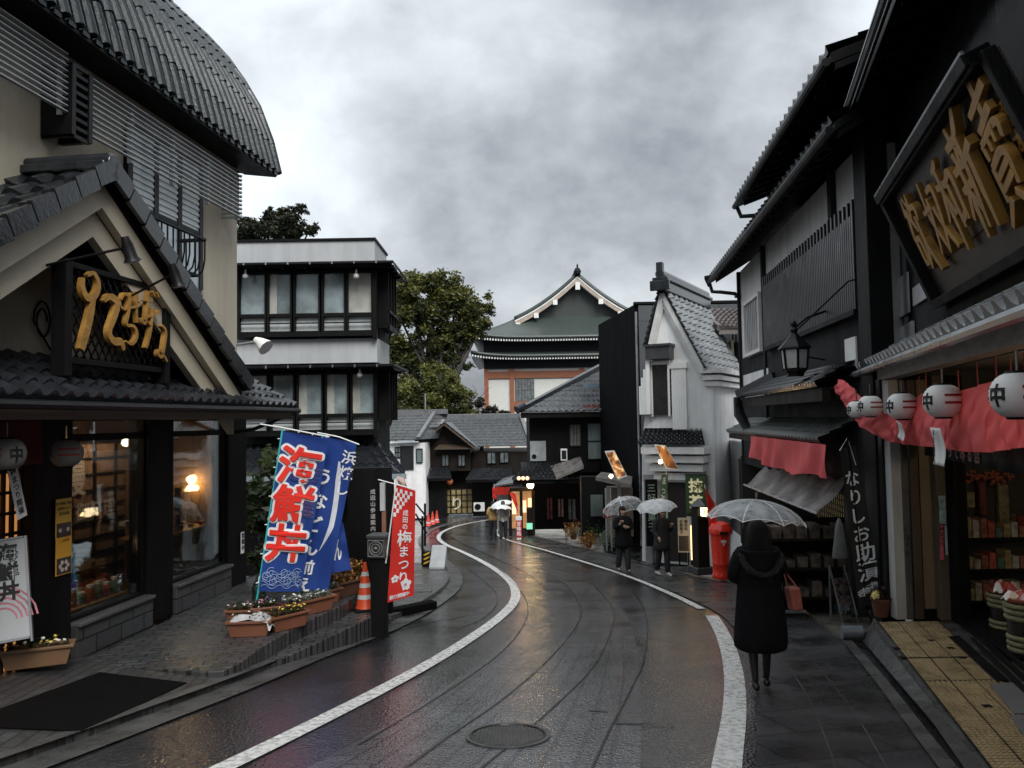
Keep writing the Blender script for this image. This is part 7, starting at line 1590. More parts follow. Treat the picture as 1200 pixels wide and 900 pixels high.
# clear food bins
x, z = FN.hit(1150, 672, -1.0)
for k in range(3):
    t = thing('acrylic_bin', FN.w(x-.28*k, -1.05, z-.12), FN.rz, ['farthest', 'middle', 'nearest'][k]+' clear slanted acrylic bin above the barrels', 'bin', 'clear bins above the barrels'); mb = MB(); mb.prism([(-.12, 0, 0), (-.12, .35, 0), (-.12, .35, .14), (-.12, 0, .32)], (.24, 0, 0)); mb.build('bin', glass('acrylic', (.75, .75, .72), .10, .08), t); mb = MB()
    for a_, b_ in (((0, 0), (.35, 0)), ((.35, 0), (.35, .14)), ((.35, .14), (0, .32)), ((0, .32), (0, 0))):
        for s in (-.12, .12): mb.bar((s, a_[0], a_[1]), (s, b_[0], b_[1]), .012, .012)
    mb.build('edges', M('acrylic_edge', (.35, .34, .32), .3), t); mb = MB(); mb.box(-.1, .1, .03, .32, .01, .09); mb.build('contents', M('brown_snack', (.16, .09, .04), .7, bump=1., bscale=40), t)
t = thing('display_table', FN.w(x-.3, -1.05, PZ(8)-PZ(7)), FN.rz, 'black display table under the clear acrylic bins', 'table'); mb = MB(); mb.box(-.6, .6, -.4, .4, z-.12-.04-(PZ(8)-PZ(7)), z-.12-(PZ(8)-PZ(7))-.002); mb.build('top', m_dark, t); mb = MB()
mb.box(-.55, .55, -.36, .36, 0, z-.16-(PZ(8)-PZ(7))); mb.build('body', m_black, t)
# dim goods hung on the back wall
for (px0, py0, px1, py1, c, lb_) in ((1122, 562, 1133, 598, (.10, .085, .05), 'dim striped packet sheet hanging deep inside souvenir shop'), (1132, 577, 1141, 594, (.28, .23, .11), 'small yellow price card hanging inside the souvenir shop'), (1146, 560, 1155, 602, (.16, .04, .03), 'dark red long packet hanging inside the souvenir shop'), (1168, 568, 1182, 617, (.22, .17, .09), 'tan framed print hanging inside the souvenir shop'), (1183, 602, 1190, 622, (.12, .10, .06), 'small brown card beside the tan framed print')):
    q0, q1 = at(px0, py0, 10.25), at(px1, py1, 10.25); x0, z0, x1, z1 = q0.x, q0.z, q1.x, 0; t = thing('hanging_goods', ((q0.x+q1.x)/2, 10.25, q1.z), 0, lb_, 'packet'); mb = MB(); mb.box(-abs(x1-x0)/2, abs(x1-x0)/2, -.03, .03, 0, q0.z-q1.z); mb.build('sheet', M('goods_%d' % px0, c, .5, var=.7, vscale=16), t)
glow(FN.w(1.6, -.9, 2.4), 9, .3, (1, .78, .5)); glow(FN.w(3.6, -.9, 2.3), 5, .3, (1, .75, .45))  # added fill lights without fittings, to bring up the goods inside
a_, b_ = at(1122, 625, 10.1), at(1215, 700, 10.1); t = thing('goods_shelf', ((a_.x+b_.x)/2, 10.15, PZ(10)), 0, 'dim shelf stacked with small packets deep inside the souvenir shop', 'shelf'); w_ = b_.x-a_.x; mb = MB()
for z in (.15, .55, .95): mb.box(-w_/2, w_/2, -.15, .15, z, z+.03)
for x in (-w_/2-.03, w_/2): mb.box(x, x+.03, -.15, .15, 0, 1.3)
mb.build('rack', m_dark, t); R = random.Random(21)
for z in (.18, .58, .98):
    for k in range(9):
        x = -w_/2+.06+k*(w_-.1)/9; mb = MB(); mb.box(x, x+(w_-.1)/9-.02, -.13, .05, z-.001, z+R.uniform(.12, .26)); mb.build('packet', M('packet_stock_%d' % (k*7 % 5), [(.35, .26, .12), (.42, .09, .06), (.40, .38, .30), (.10, .16, .12), (.30, .12, .08)][k*7 % 5], .45, var=.6, vscale=14), t)
# red flowers hung
for (px, py) in ((1148, 558), (1172, 560)):
    q0 = at(px, py, 10.1); mb = MB(); R = random.Random(px)
    for k in range(30): p = Vector((R.gauss(0, .14), R.gauss(0, .05), R.gauss(0, .04))); mb.ball(p, .022, 6, 4)
    t = tag(mb.build('flower_garland', M('coral_flower', (.4, .10, .05), .6), recenter=False), ['coral flower garland hanging at the left inside the shop', 'coral flower garland hanging at the right inside the shop'][px > 1160], 'garland'); t.location = q0
# mats, pot, tube, stand
def mat_on(px, z, mat, label, dz=.008, fn=None):
    q = [fn(*c) for c in px]; mb = MB(); mb.prism([v+Vector((0, 0, dz)) for v in q], (0, 0, -.012)); tag(mb.build('door_mat', mat), label, 'mat')
m_gmat = M('grey_mat', (.09, .09, .095), .8, bump=.5, bscale=150)
mat_on([(1160, 803), (1200, 801), (1235, 838), (1188, 838)], 0, m_gmat, 'grey door mat on the shop floor right of the ochre paving', .014, on_pz)
mat_on([(1184, 840), (1235, 840), (1270, 880), (1210, 880)], 0, m_gmat, 'second grey door mat nearest the camera at the shop floor', .014, on_pz)
mat_on([(1112, 747), (1124, 746), (1182, 799), (1168, 800)], 0, m_black, 'black ribbed grating strip along the shop threshold', .014, on_pz)
for k, (px, py) in enumerate(((1091, 751), (1050, 760), (1115, 760), (1058, 771), (1127, 771), (1157, 828))):
    p = on_pz(px, py); mb = MB(); mb.box(p.x-.035, p.x+.035, p.y-.03, p.y+.03, p.z+.002, p.z+.008); tag(mb.build('lifting_slot', m_black), 'black lifting slot in the ochre paving lid', 'slot', 'lifting slots in the ochre paving')
p = on_pz(1033, 722); t = thing('flower_pot', p, 0, 'red brown pot with single pale yellow chrysanthemum by white post', 'plant pot'); mb = MB(); mb.lathe([(.085, 0), (.12, .2), (.13, .2), (.13, .23), (.11, .23), (.1, .17), (.001, .17)], seg=20); mb.build('pot', M('red_brown_pot', (.12, .04, .025), .5), t, smooth=True); mb = MB(); R = random.Random(1)
for k in range(200): q = Vector((R.gauss(.02, .07), R.gauss(0, .06), .2+abs(R.gauss(0, .09)))); a = Vector((R.gauss(0, 1), R.gauss(0, 1), R.gauss(0, 1))).normalized()*.03; b = a.cross(Vector((0, 1, .3))).normalized()*.013; mb.add([q-a, q-b, q+a, q+b], [(0, 1, 2, 3)])
mb.build('foliage', leafmat('wine_leaf', (.03, .016, .018)), t); mb = MB()
for k in range(60): a, e_ = R.random()*6.3, R.uniform(-.5, 1.4); d = Vector((cos(a)*cos(e_), sin(a)*cos(e_), sin(e_))); c = Vector((-.09, -.05, .27)); s = d.cross(Vector((.3, .2, 1))).normalized()*.014; mb.add([c+d*.02-s, c+d*.085, c+d*.02+s], [(0, 1, 2)])
mb.ball((-.09, -.05, .27), .05, 10, 6); mb.build('blossom', M('pale_yellow_petal', (.68, .62, .25), .6), t)
p0, p1 = gr(986, 741, .1), gr(1010, 741, .1); mb = MB(); mb.tube([p0, p1], .085, 16); tag(mb.build('grey_roller', M('blue_grey_roller', (.12, .14, .16), .35), smooth=True), 'grey padded roller lying on the kerb at the end of ochre paving', 'roller')
mb = MB(); q = [gr(962, 708), gr(990, 716), gr(984, 700), gr(966, 699)]; mb.prism([v+Vector((0, 0, .02)) for v in (gr(960, 704), gr(985, 718), gr(1003, 712), gr(975, 700))], (0, 0, -.02)); tag(mb.build('door_mat', m_gmat), 'dark grey mat on the plank floor before the town house shop', 'mat')
def plank(): 
    q = [gr(*c) for c in ((905, 688), (985, 748), (1025, 742), (1012, 700), (960, 678), (915, 676))]; mb = MB(); mb.prism([v+Vector((0, 0, .03)) for v in q], (0, 0, -.2)); tag(mb.build('plank_floor', brick('wet_plank', (.085, .07, .045), (.12, .10, .07), (.015, .012, .01), 3., .14, .01, .4, .4, rot=radians(68), wet=.2)), kind='structure')
plank()
t = thing('display_stand', gr(997, 730, .03), radians(10), 'slanted clear display stand with small goods beside black banner', 'display stand'); mb = MB(); mb.prism([(-.12, 0, .12), (-.12, .3, .12), (-.12, .3, .75)], (.24, 0, 0)); mb.build('case', glass('acrylic', (.75, .75, .72), .10, .08), t); mb = MB()
for x in (-.12, .12): mb.bar((x, 0, 0), (x, .3, .78), .02, .02); mb.bar((x, .3, 0), (x, .3, .78), .02, .02)
mb.build('frame', m_steel, t); mb = MB(); R = random.Random(5)
for k in range(26): x, s = R.uniform(-.09, .09), R.uniform(.1, .9); mb.box(x-.02, x+.02, .05+.22*s, .08+.22*s, .14+.5*s*.9, .2+.5*s*.9)
mb.build('goods', M('mixed_goods', (.3, .22, .2), .5, var=.9, vscale=18), t)
# black leaning banner with white script
t = thing('leaning_banner', at(1012, 716, 10.4), 0, 'tall black leaning banner with white brush writing next to white post', 'banner'); oK = t.location; LK = lambda px, py, Y=10.4: at(px, py, Y)-oK
mb = MB(); mb.tube([LK(1016, 720), LK(993, 512)], .012, 6); mb.build('pole', m_metal, t); mb = MB(); mb.tube([LK(984, 528), LK(993, 513), LK(1003, 545)], .006, 5); mb.build('crossbar', m_wpaint, t)
QK = [LK(1006, 712), LK(1036, 705), LK(1002, 522), LK(984, 526)]; fK = flagcloth(*QK, wave=.02, seed=.3); mb = MB(); mb.grid(fK, 10, 30); mb.build('cloth', M('black_banner_cloth', (.012, .012, .013), .7), t, smooth='all')
aK = (QK[3]-QK[0]).length/(QK[1]-QK[0]).length*1.25; mb = MB()
for k, (ch, s) in enumerate((('な', .11), ('り', .11), ('し', .11), ('お', .11), ('助', .125), ('漬', .125))): on_cloth(mb, fK, ch, .5+.02*k, .80-.118*k, s, aK, .02, .006)
for k, ch in enumerate('名物漬物'): on_cloth(mb, fK, ch, .15+.2*k, .085+.01*k, .045, aK, .02, .006)
mb.build('lettering', m_outl, t)
# umbrella stand with furled umbrellas
p = gr(947, 694, .03); t = thing('umbrella_stand', p, 0, 'wire umbrella stand with splayed steel legs before the dark shop', 'umbrella stand'); mb = MB()
for a in (.3, 1.9, 3.5, 5.1): mb.tube([(cos(a)*.2, sin(a)*.2, 0), (cos(a)*.1, sin(a)*.1, .5), (cos(a)*.11, sin(a)*.11, .62)], .009, 5)
mb.tube([(cos(k*pi/8)*.11, sin(k*pi/8)*.11, .6) for k in range(17)], .008, 5); mb.build('frame', m_steel, t)
def furled(p, tilt, h, mat, label):
    t = thing('furled_umbrella', p, 0, label, 'umbrella'); t.rotation_euler = tilt; mb = MB(); pr = []
    mb.lathe([(.012, .08), (.035, .2), (.05, .42), (.085, .58), (.03, .66), (.012, .70)], seg=16); o = mb.build('canopy', mat, t, smooth='all'); 
    mb = MB(); mb.tube([(0, 0, 0), (0, 0, h)]+[(.03-.03*cos(a), 0, h+.04*sin(a)) for a in (.6, 1.2, 2., 2.8)], .008, 6); mb.build('handle', m_wpaint, t, smooth=True)
furled(gr(940, 691, .05), (.06, -.03, 0), .85, plastic_film('furled_clear', (.6, .62, .62), .85), 'furled pale clear umbrella standing upright in the wire stand')
furled(gr(963, 690, .05)+Vector((0, .1, .35)), (.5, .75, .3), .7, M('amber_plastic', (.45, .25, .06), .35), 'furled amber umbrella leaning out of the wire stand')
p = at(984, 632, 11.2); t = thing('hanging_bag', p, .2, 'grey plastic bag hung beside the black leaning banner', 'bag'); mb = MB(); mb.lathe([(.02, .3), (.06, .2), (.13, -.25), (.12, -.27)], seg=14, sx=1, sy=.5); mb.build('bag', plastic_film('grey_bag', (.3, .3, .28), .9), t, smooth='all')
p = at(925, 640, 12.2); t = thing('dark_display', (p.x+.55, 12.4, g(12.4)), -.1, 'dark display rack filled with brown goods behind the umbrellas', 'rack'); mb = MB()
for z in (.3, .75, 1.2): mb.box(-.9, .9, -.3, .3, z, z+.04)
mb.box(-.95, -.9, -.3, .3, 0, 1.5); mb.box(.9, .95, -.3, .3, 0, 1.5); mb.box(-.9, .9, .28, .3, 0, 1.5); mb.build('shelf', m_dark, t); R = random.Random(9); mb = MB()
for z in (.34, .79, 1.24):
    mb = MB()
    for k in range(9): x = -.8+k*.2; mb.box(x, x+.15, -.25, .1, z-.001, z+R.uniform(.1, .25))
    mb.build('goods_row', M('mixed_brown_goods', (.08, .06, .045), .6, var=1., vscale=9), t)
# pink cloth and grey awning on the town house shop
(ax_, az_), (bx_, bz_) = FM.hit(880, 520, .64), FM.hit(970, 530, .64); zt_ = z5-.03
Lp = ax_-bx_
def pc(u, v): x = bx_+Lp*u; zb_ = FM.hit(930, 550, .64)[1]; zb_ += -.10*sin(u*pi)+.05*abs(sin(u*9)); return Vector((x, bx_*0+.66+.04*sin(u*26+v*3+2*sin(u*9))*(1-v*.6)+.012*sin(u*60), zb_+(zt_-zb_)*v))
mb = MB(); mb.grid(pc, 120, 10); t = tag(mb.build('pink_cloth', m_pink, smooth='all', recenter=False), 'short pink cloth hung below the dark awning roof of the town house', 'curtain'); place(t, FM, 0, 0, 0)
mb = MB(); A0, A1 = at(895, 548, 16.8), at(992, 562, 11.9); B0_, B1_ = at(872, 568, 16.2), at(958, 602, 11.2)
mb.grid(lambda u, v: A0.lerp(A1, u).lerp(B0_.lerp(B1_, u), v)+Vector((0, 0, -.10*sin(v*pi)*(.5+.5*sin(u*31))+.03*sin(u*47+v*5))), 90, 12); tag(mb.build('awning_sheet', plastic_film('grey_awning_sheet', (.40, .38, .37), .93, .25), smooth='all'), 'wrinkled grey plastic awning sheet below the pink cloth', 'awning')
mb = MB(); mb.tube([B0_, B1_], .02, 6); tag(mb.build('awning_pole', m_steel), 'steel pole along the lower edge of the grey awning sheet', 'pole')
# bracket street lantern on the town house
x, z = FM.hit(932, 441, .66); t = thing('bracket_lantern', FM.w(x, .66, z), FM.rz, 'old dark metal lantern with white lettered panels on wall bracket', 'lamp'); mb = MB()
s = .185; mb.lathe([(s*.75, 0), (s*.8, .05), (s*1.0, .08), (s*1.0, .11)], seg=6); mb.lathe([(s*1.5, .45), (s*1.42, .48), (s*.75, .60), (s*.3, .70), (s*.28, .73), (s*.4, .76), (s*.1, .83)], seg=6); 
for k in range(6): a = k*pi/3; mb.bar((cos(a)*s, sin(a)*s, .1), (cos(a)*s*1.2, sin(a)*s*1.2, .46), .035, .035)
mb.ball((0, 0, .86), .055, 8, 6); mb.build('body', m_metal, t)
for k in range(6):
    a0, a1 = k*pi/3+.07, (k+1)*pi/3-.07; q = lambda a, r, z_: Vector((cos(a)*r, sin(a)*r, z_)); mb = MB(); mb.add([q(a0, s*1.0, .13), q(a1, s*1.0, .13), q(a1, s*1.15, .43), q(a0, s*1.15, .43)], [(0, 1, 2, 3)]); mb.build('panel', M('milk_panel', (.5, .51, .49), .4), t)
    am = (a0+a1)/2; nx = Vector((cos(am), sin(am), -.1)).normalized(); xx = Vector((-sin(am), cos(am), 0)); yy = nx.cross(xx)
    if k in (0, 1, 2, 3): mb = MB(); mb.text('成田', q(am, s*.955, .35)+xx*.045, xx, yy, .08, .02, .002, True, 1.1); mb.text('表参道', q(am, s*.955, .36)-xx*.045, xx, yy, .068, .02, .002, True, 1.05); mb.build('lettering', m_ink, t)
mb = MB(); mb.tube([(0, 0, .78), (0, -.2, .95), (0, -.64, 1.1)], .02, 6); mb.tube([(-.3, 0, .75), (-1.4, -.45, 1.3), (-1.5, -.56, 1.32)], .014, 5); mb.tube([(.2, -.1, .5), (.6, -.4, .35), (.6, -.64, .3)], .016, 5); mb.build('bracket', m_metal, t)
# red post box, dark pillar, lit strip, menu board
pb = gr(846, 678, .03); t = thing('post_box', pb, 0, 'old round red pillar post box on brown base', 'post box'); m_post = M('post_red', (.66, .03, .012), .3, var=.08); hb = at(846, 612, pb.y).z-pb.z
mb = MB(); mb.lathe([(.20, 0), (.22, .03), (.22, .1), (.205, .14), (.205, .32), (.215, .34), (.215, .37), (.21, .39), (.24, hb-.28), (.27, hb-.26), (.275, hb-.16), (.26, hb-.13), (.2, hb-.03), (.06, hb+.02), (.001, hb+.025)], seg=32); mb.build('body', m_post, t, smooth=True)
mb = MB(); mb.box(-.09, .09, -.30, -.2, hb-.24, hb-.19); mb.build('slot', m_black, t); mb = MB(); mb.text('〒', (0, -.245, hb-.45), (1, 0, 0), (0, 0, 1), .16, .03, .006); mb.build('emblem', m_outl, t); mb = MB(); mb.lathe([(.25, -.05), (.27, .0), (.25, .012)], seg=24); mb.build('base', M('brown_base', (.10, .06, .04), .5), t)
plain_flag('street_banner', 'narrow slanted red banner with white writing before the post box', [(842, 675), (826, 568)], [(837, 672), (846, 676), (838, 590), (826, 572)], 18.6, M('festival_red_plain', (.66, .03, .02), .7), '梅祭', m_outl, .12, v0=.42)
pq = gr(822, 672, .03); t = thing('stone_pillar', pq, .3, 'dark wooden pillar with flat cap beside the red post box', 'pillar'); hq = at(822, 590, pq.y).z-pq.z; mb = MB(); mb.box(-.16, .16, -.16, .16, .18, hq-.1); mb.build('shaft', m_dark, t, bevel=.01); mb = MB(); mb.box(-.25, .25, -.25, .25, 0, .18); mb.build('base', M('grey_black_stone', (.045, .045, .045), .5), t, bevel=.02); mb = MB(); mb.lathe([(.22, hq-.1), (.3, hq-.06), (.06, hq+.12)], seg=4); mb.build('cap', m_tile, t)
p = at(826, 600, pq.y-.3); t = thing('small_lantern', p, 0, 'small glowing square lantern above the red banner', 'lamp'); mb = MB(); mb.box(-.09, .09, -.09, .09, -.1, .12); mb.build('shade', M('lit_lantern_paper', (.8, .6, .35), .6, emit=1.5, ecol=(1, .7, .4)), t, bevel=.01); mb = MB(); mb.box(-.1, .1, -.1, .1, .12, .14); mb.box(-.1, .1, -.1, .1, -.12, -.1); mb.text('祭', (0, -.092, 0), (1, 0, 0), (0, 0, 1), .13, .02, .002); mb.build('cap', m_black, t); glow((0, -.3, 0), .6, .06, parent=t)
p = gr(813, 664, .03); a, b = at(810, 616, p.y), at(816, 656, p.y); t = thing('lit_strip_sign', (p.x, p.y, p.z), 0, 'narrow glowing vertical sign between menu board and pillar', 'sign'); mb = MB(); mb.box(-.06, .06, -.04, .04, b.z-p.z, a.z-p.z); mb.build('panel', M('lit_strip', (.7, .5, .25), .5, emit=.9, ecol=(1, .6, .28)), t); mb = MB(); mb.text('甘酒あります', (0, -.043, a.z-p.z-.1), (1, 0, 0), (0, 0, 1), .11, .02, .002, True, 1.1); mb.build('lettering', m_redink, t); mb = MB(); mb.box(-.08, .08, -.06, .06, 0, b.z-p.z); mb.build('stand', m_black, t)
p = gr(802, 662, .03); a, b = at(794, 607, p.y), at(808, 647, p.y); w_ = b.x-a.x; t = thing('menu_stand', p, -.15, 'standing menu with white card over dark food photographs', 'menu board'); mb = MB(); mb.box(-w_/2, w_/2, -.03, .02, b.z-p.z, a.z-p.z); mb.build('panel', M('menu_cream', (.55, .50, .40), .5), t); mb = MB(); mb.box(-w_*.44, w_*.44, -.034, -.031, b.z-p.z+.04, (a.z+b.z)/2-p.z-.02); mb.build('photo', M('dark_food_photo', (.05, .045, .04), .4), t); mb = MB(); mb.text('抹茶菓子', (-.06, -.036, a.z-p.z-.1), (1, 0, 0), (0, 0, 1), .1, .02, .002, True, 1.02); mb.text('御休処', (.07, -.036, a.z-p.z-.1), (1, 0, 0), (0, 0, 1), .1, .02, .002, True, 1.02); mb.build('lettering', m_ink, t); mb = MB()
for x in (-w_/2+.03, w_/2-.03): mb.bar((x, 0, 0), (x, 0, b.z-p.z), .04, .04)
mb.build('legs', m_black, t)
# small potted shrubs in front of the low shop and twin pole
R = random.Random(12)
for k, (px, py, s, nm) in enumerate(((672, 632, .9, 'amber leaved potted shrub near the corner shop bench'), (684, 634, .8, 'pale flowering potted shrub beside the twin pole'), (700, 640, 1., 'green potted shrub in pale round pot near walking man'), (690, 642, .7, 'low grey green potted shrub at the kerb'), (712, 643, .8, 'dark green potted shrub against the brown side wall'))):
    p = gr(px, py, .02); t = thing('potted_shrub', p, R.random(), nm, 'plant', 'potted shrubs along the right side'); mb = MB(); mb.lathe([(.13*s, 0), (.19*s, .28*s), (.2*s, .3*s), (.17*s, .3*s), (.16*s, .25*s), (.001, .25*s)], seg=14); mb.build('pot', [m_terra, m_soot, M('pale_pot', (.5, .48, .44), .5)][k % 3], t, smooth=True); mb = MB()
    for q in range(320): c = Vector((R.gauss(0, .22)*s, R.gauss(0, .2)*s, (.45+R.gauss(0, .16))*s)); a = Vector((R.gauss(0, 1), R.gauss(0, 1), R.gauss(0, 1))).normalized()*.06; b = a.cross(Vector((0, 1, .3))).normalized()*.028; mb.add([c-a, c-b, c+a, c+b], [(0, 1, 2, 3)])
    mb.build('foliage', [PET['amber'], leafmat('silver_leaf', (.2, .22, .2)), m_lf][k % 3], t)
p = gr(713, 646, .02); t = thing('twin_pole', p, 0, 'thin twin steel pole carrying a small dark red box', 'pole'); hh = at(713, 572, p.y).z-p.z; mb = MB(); mb.tube([(-.05, 0, 0), (-.05, 0, hh)], .03, 8); mb.build('pole', m_steel, t); mb = MB(); mb.tube([(.12, 0, 0), (.12, 0, hh)], .025, 8); mb.build('pole', m_steel, t); z = at(713, 601, p.y).z-p.z; mb = MB(); mb.box(-.16, .1, -.12, .05, z-.16, z+.16); mb.build('box', M('dark_red_box', (.12, .02, .02), .4), t)
p0, p1 = gr(660, 622), gr(690, 622); t = thing('wooden_bench', (p0+p1)/2, 0, 'reddish brown bench under the posters of the corner shop', 'bench'); w_ = (p1-p0).length; mb = MB(); mb.box(-w_/2, w_/2, -.25, .25, .38, .46); mb.build('seat', M('red_brown_seat', (.15, .06, .035), .5), t); 
for x in (-w_/2+.15, w_/2-.15): mb = MB(); mb.box(x-.05, x+.05, -.2, .2, 0, .38); mb.build('leg', m_dark, t)
a, b = at(756, 562, 23), at(772, 640, 23); t = thing('green_board', ((a.x+b.x)/2, 23, b.z), 0, 'black shop board with green white script left of the green banner', 'sign'); w_ = b.x-a.x; mb = MB(); mb.box(-w_/2, w_/2, 0, .1, 0, a.z-b.z); mb.build('board', m_black, t); mb = MB(); mb.text('三好野菓子', (0, -.004, a.z-b.z-.25), (1, 0, 0), (0, 0, 1), .26, .01, .003, True, 1.1); mb.build('lettering', M('sage_ink', (.25, .34, .28), .6), t)
# ================================================================ PEOPLE AND UMBRELLAS
m_skin = M('skin', (.42, .26, .19), .5, var=.08); m_hair = M('dark_hair', (.006, .005, .0045), .45, spec=.2, bump=.6, bscale=60, stretch=(6, 6, .4), var=.3)
m_coat = M('black_coat_cloth', (.007, .007, .008), .85, spec=.12, bump=.6, bscale=28, var=.4); m_shoe = M('black_shoe', (.012, .012, .012), .3)
def skinned(name, pts, edges, mat, parent, sub=2):
    """One continuous surface grown over a skeleton: pts = (x, y, z, radius); vertex 0 is the pelvis."""
    me = bpy.data.meshes.new(name); me.from_pydata([p[:3] for p in pts], edges, []); o = bpy.data.objects.new(name, me); COL.objects.link(o)
    sk = o.modifiers.new('skin', 'SKIN'); sk.use_smooth_shade = True
    if not me.skin_vertices: 
        bm = bmesh.new(); bm.from_mesh(me); bm.verts.layers.skin.verify(); bm.to_mesh(me); bm.free()
    for i, v in enumerate(me.skin_vertices[0].data): v.radius = (pts[i][3], pts[i][4] if len(pts[i]) > 4 else pts[i][3]); v.use_root = (i == 0)
    sb = o.modifiers.new('sub', 'SUBSURF'); sb.levels = sub; sb.render_levels = sub
    dg = bpy.context.evaluated_depsgraph_get(); m2 = bpy.data.meshes.new_from_object(o.evaluated_get(dg)); m2.materials.clear(); m2.materials.append(mat)
    m2.polygons.foreach_set('use_smooth', [True]*len(m2.polygons))
    bpy.data.objects.remove(o); bpy.data.meshes.remove(me); m2.name = name; n = bpy.data.objects.new(name, m2); COL.objects.link(n); n.parent = parent; return n
def loft(mb, rings, seg=24, wob=0., seed=0):
    """rings: (cx, cy, z, rx, ry) from bottom to top."""
    R = random.Random(seed); vs = []; ph = R.random()*6; n_ = len(rings)
    for i, (cx, cy, z, rx, ry) in enumerate(rings):
        for k in range(seg):
            a = 2*pi*k/seg; f = 1+wob*sin(5*a+ph+i*.6)*(1-i/len(rings))+wob*.6*sin(9*a-i*.8); f += wob*1.3*max(0, 1-i/(n_*.6))*abs(sin(4.5*a+ph))**.6-wob*.5; vs.append((cx+rx*f*cos(a), cy+ry*f*sin(a), z))
    n = len(rings); fs = [(i*seg+k, i*seg+(k+1) % seg, (i+1)*seg+(k+1) % seg, (i+1)*seg+k) for i in range(n-1) for k in range(seg)]; fs += [tuple(range(seg))[::-1], tuple(range((n-1)*seg, n*seg))]
    return mb.add(vs, fs)
def hand(pts, edges, wrist_i, w0, d, side, curl=.6, s=1.):
    """Palm, four unequal fingers bent at the knuckles and a thumb leaving the side of the palm."""
    d = Vector(d).normalized(); up = Vector(side).normalized(); nrm = d.cross(up); w0 = Vector(w0)
    def ad(p, r): pts.append((*p, r)); return len(pts)-1
    palm = ad(w0+d*.055*s, .03*s); edges.append((wrist_i, palm)); kn = ad(w0+d*.085*s, .026*s); edges.append((palm, kn))
    for k, ln in enumerate((.068, .078, .072, .056)):
        o = up*((k-1.5)*.019*s); a = w0+d*.095*s+o; b = a+(d*cos(curl)+nrm*sin(curl))*ln*.55*s; c = b+(d*cos(2*curl)+nrm*sin(2*curl))*ln*.5*s
        i0, i1, i2 = ad(a, .0095*s), ad(b, .0085*s), ad(c, .0065*s); edges += [(kn, i0), (i0, i1), (i1, i2)]
    a = w0+d*.04*s-up*.032*s; b = a-up*.02*s+d*.03*s+nrm*.012*s; c = b+d*.028*s+nrm*.014*s; i0, i1, i2 = ad(a, .011*s), ad(b, .0095*s), ad(c, .0075*s); edges += [(palm, i0), (i0, i1), (i1, i2)]
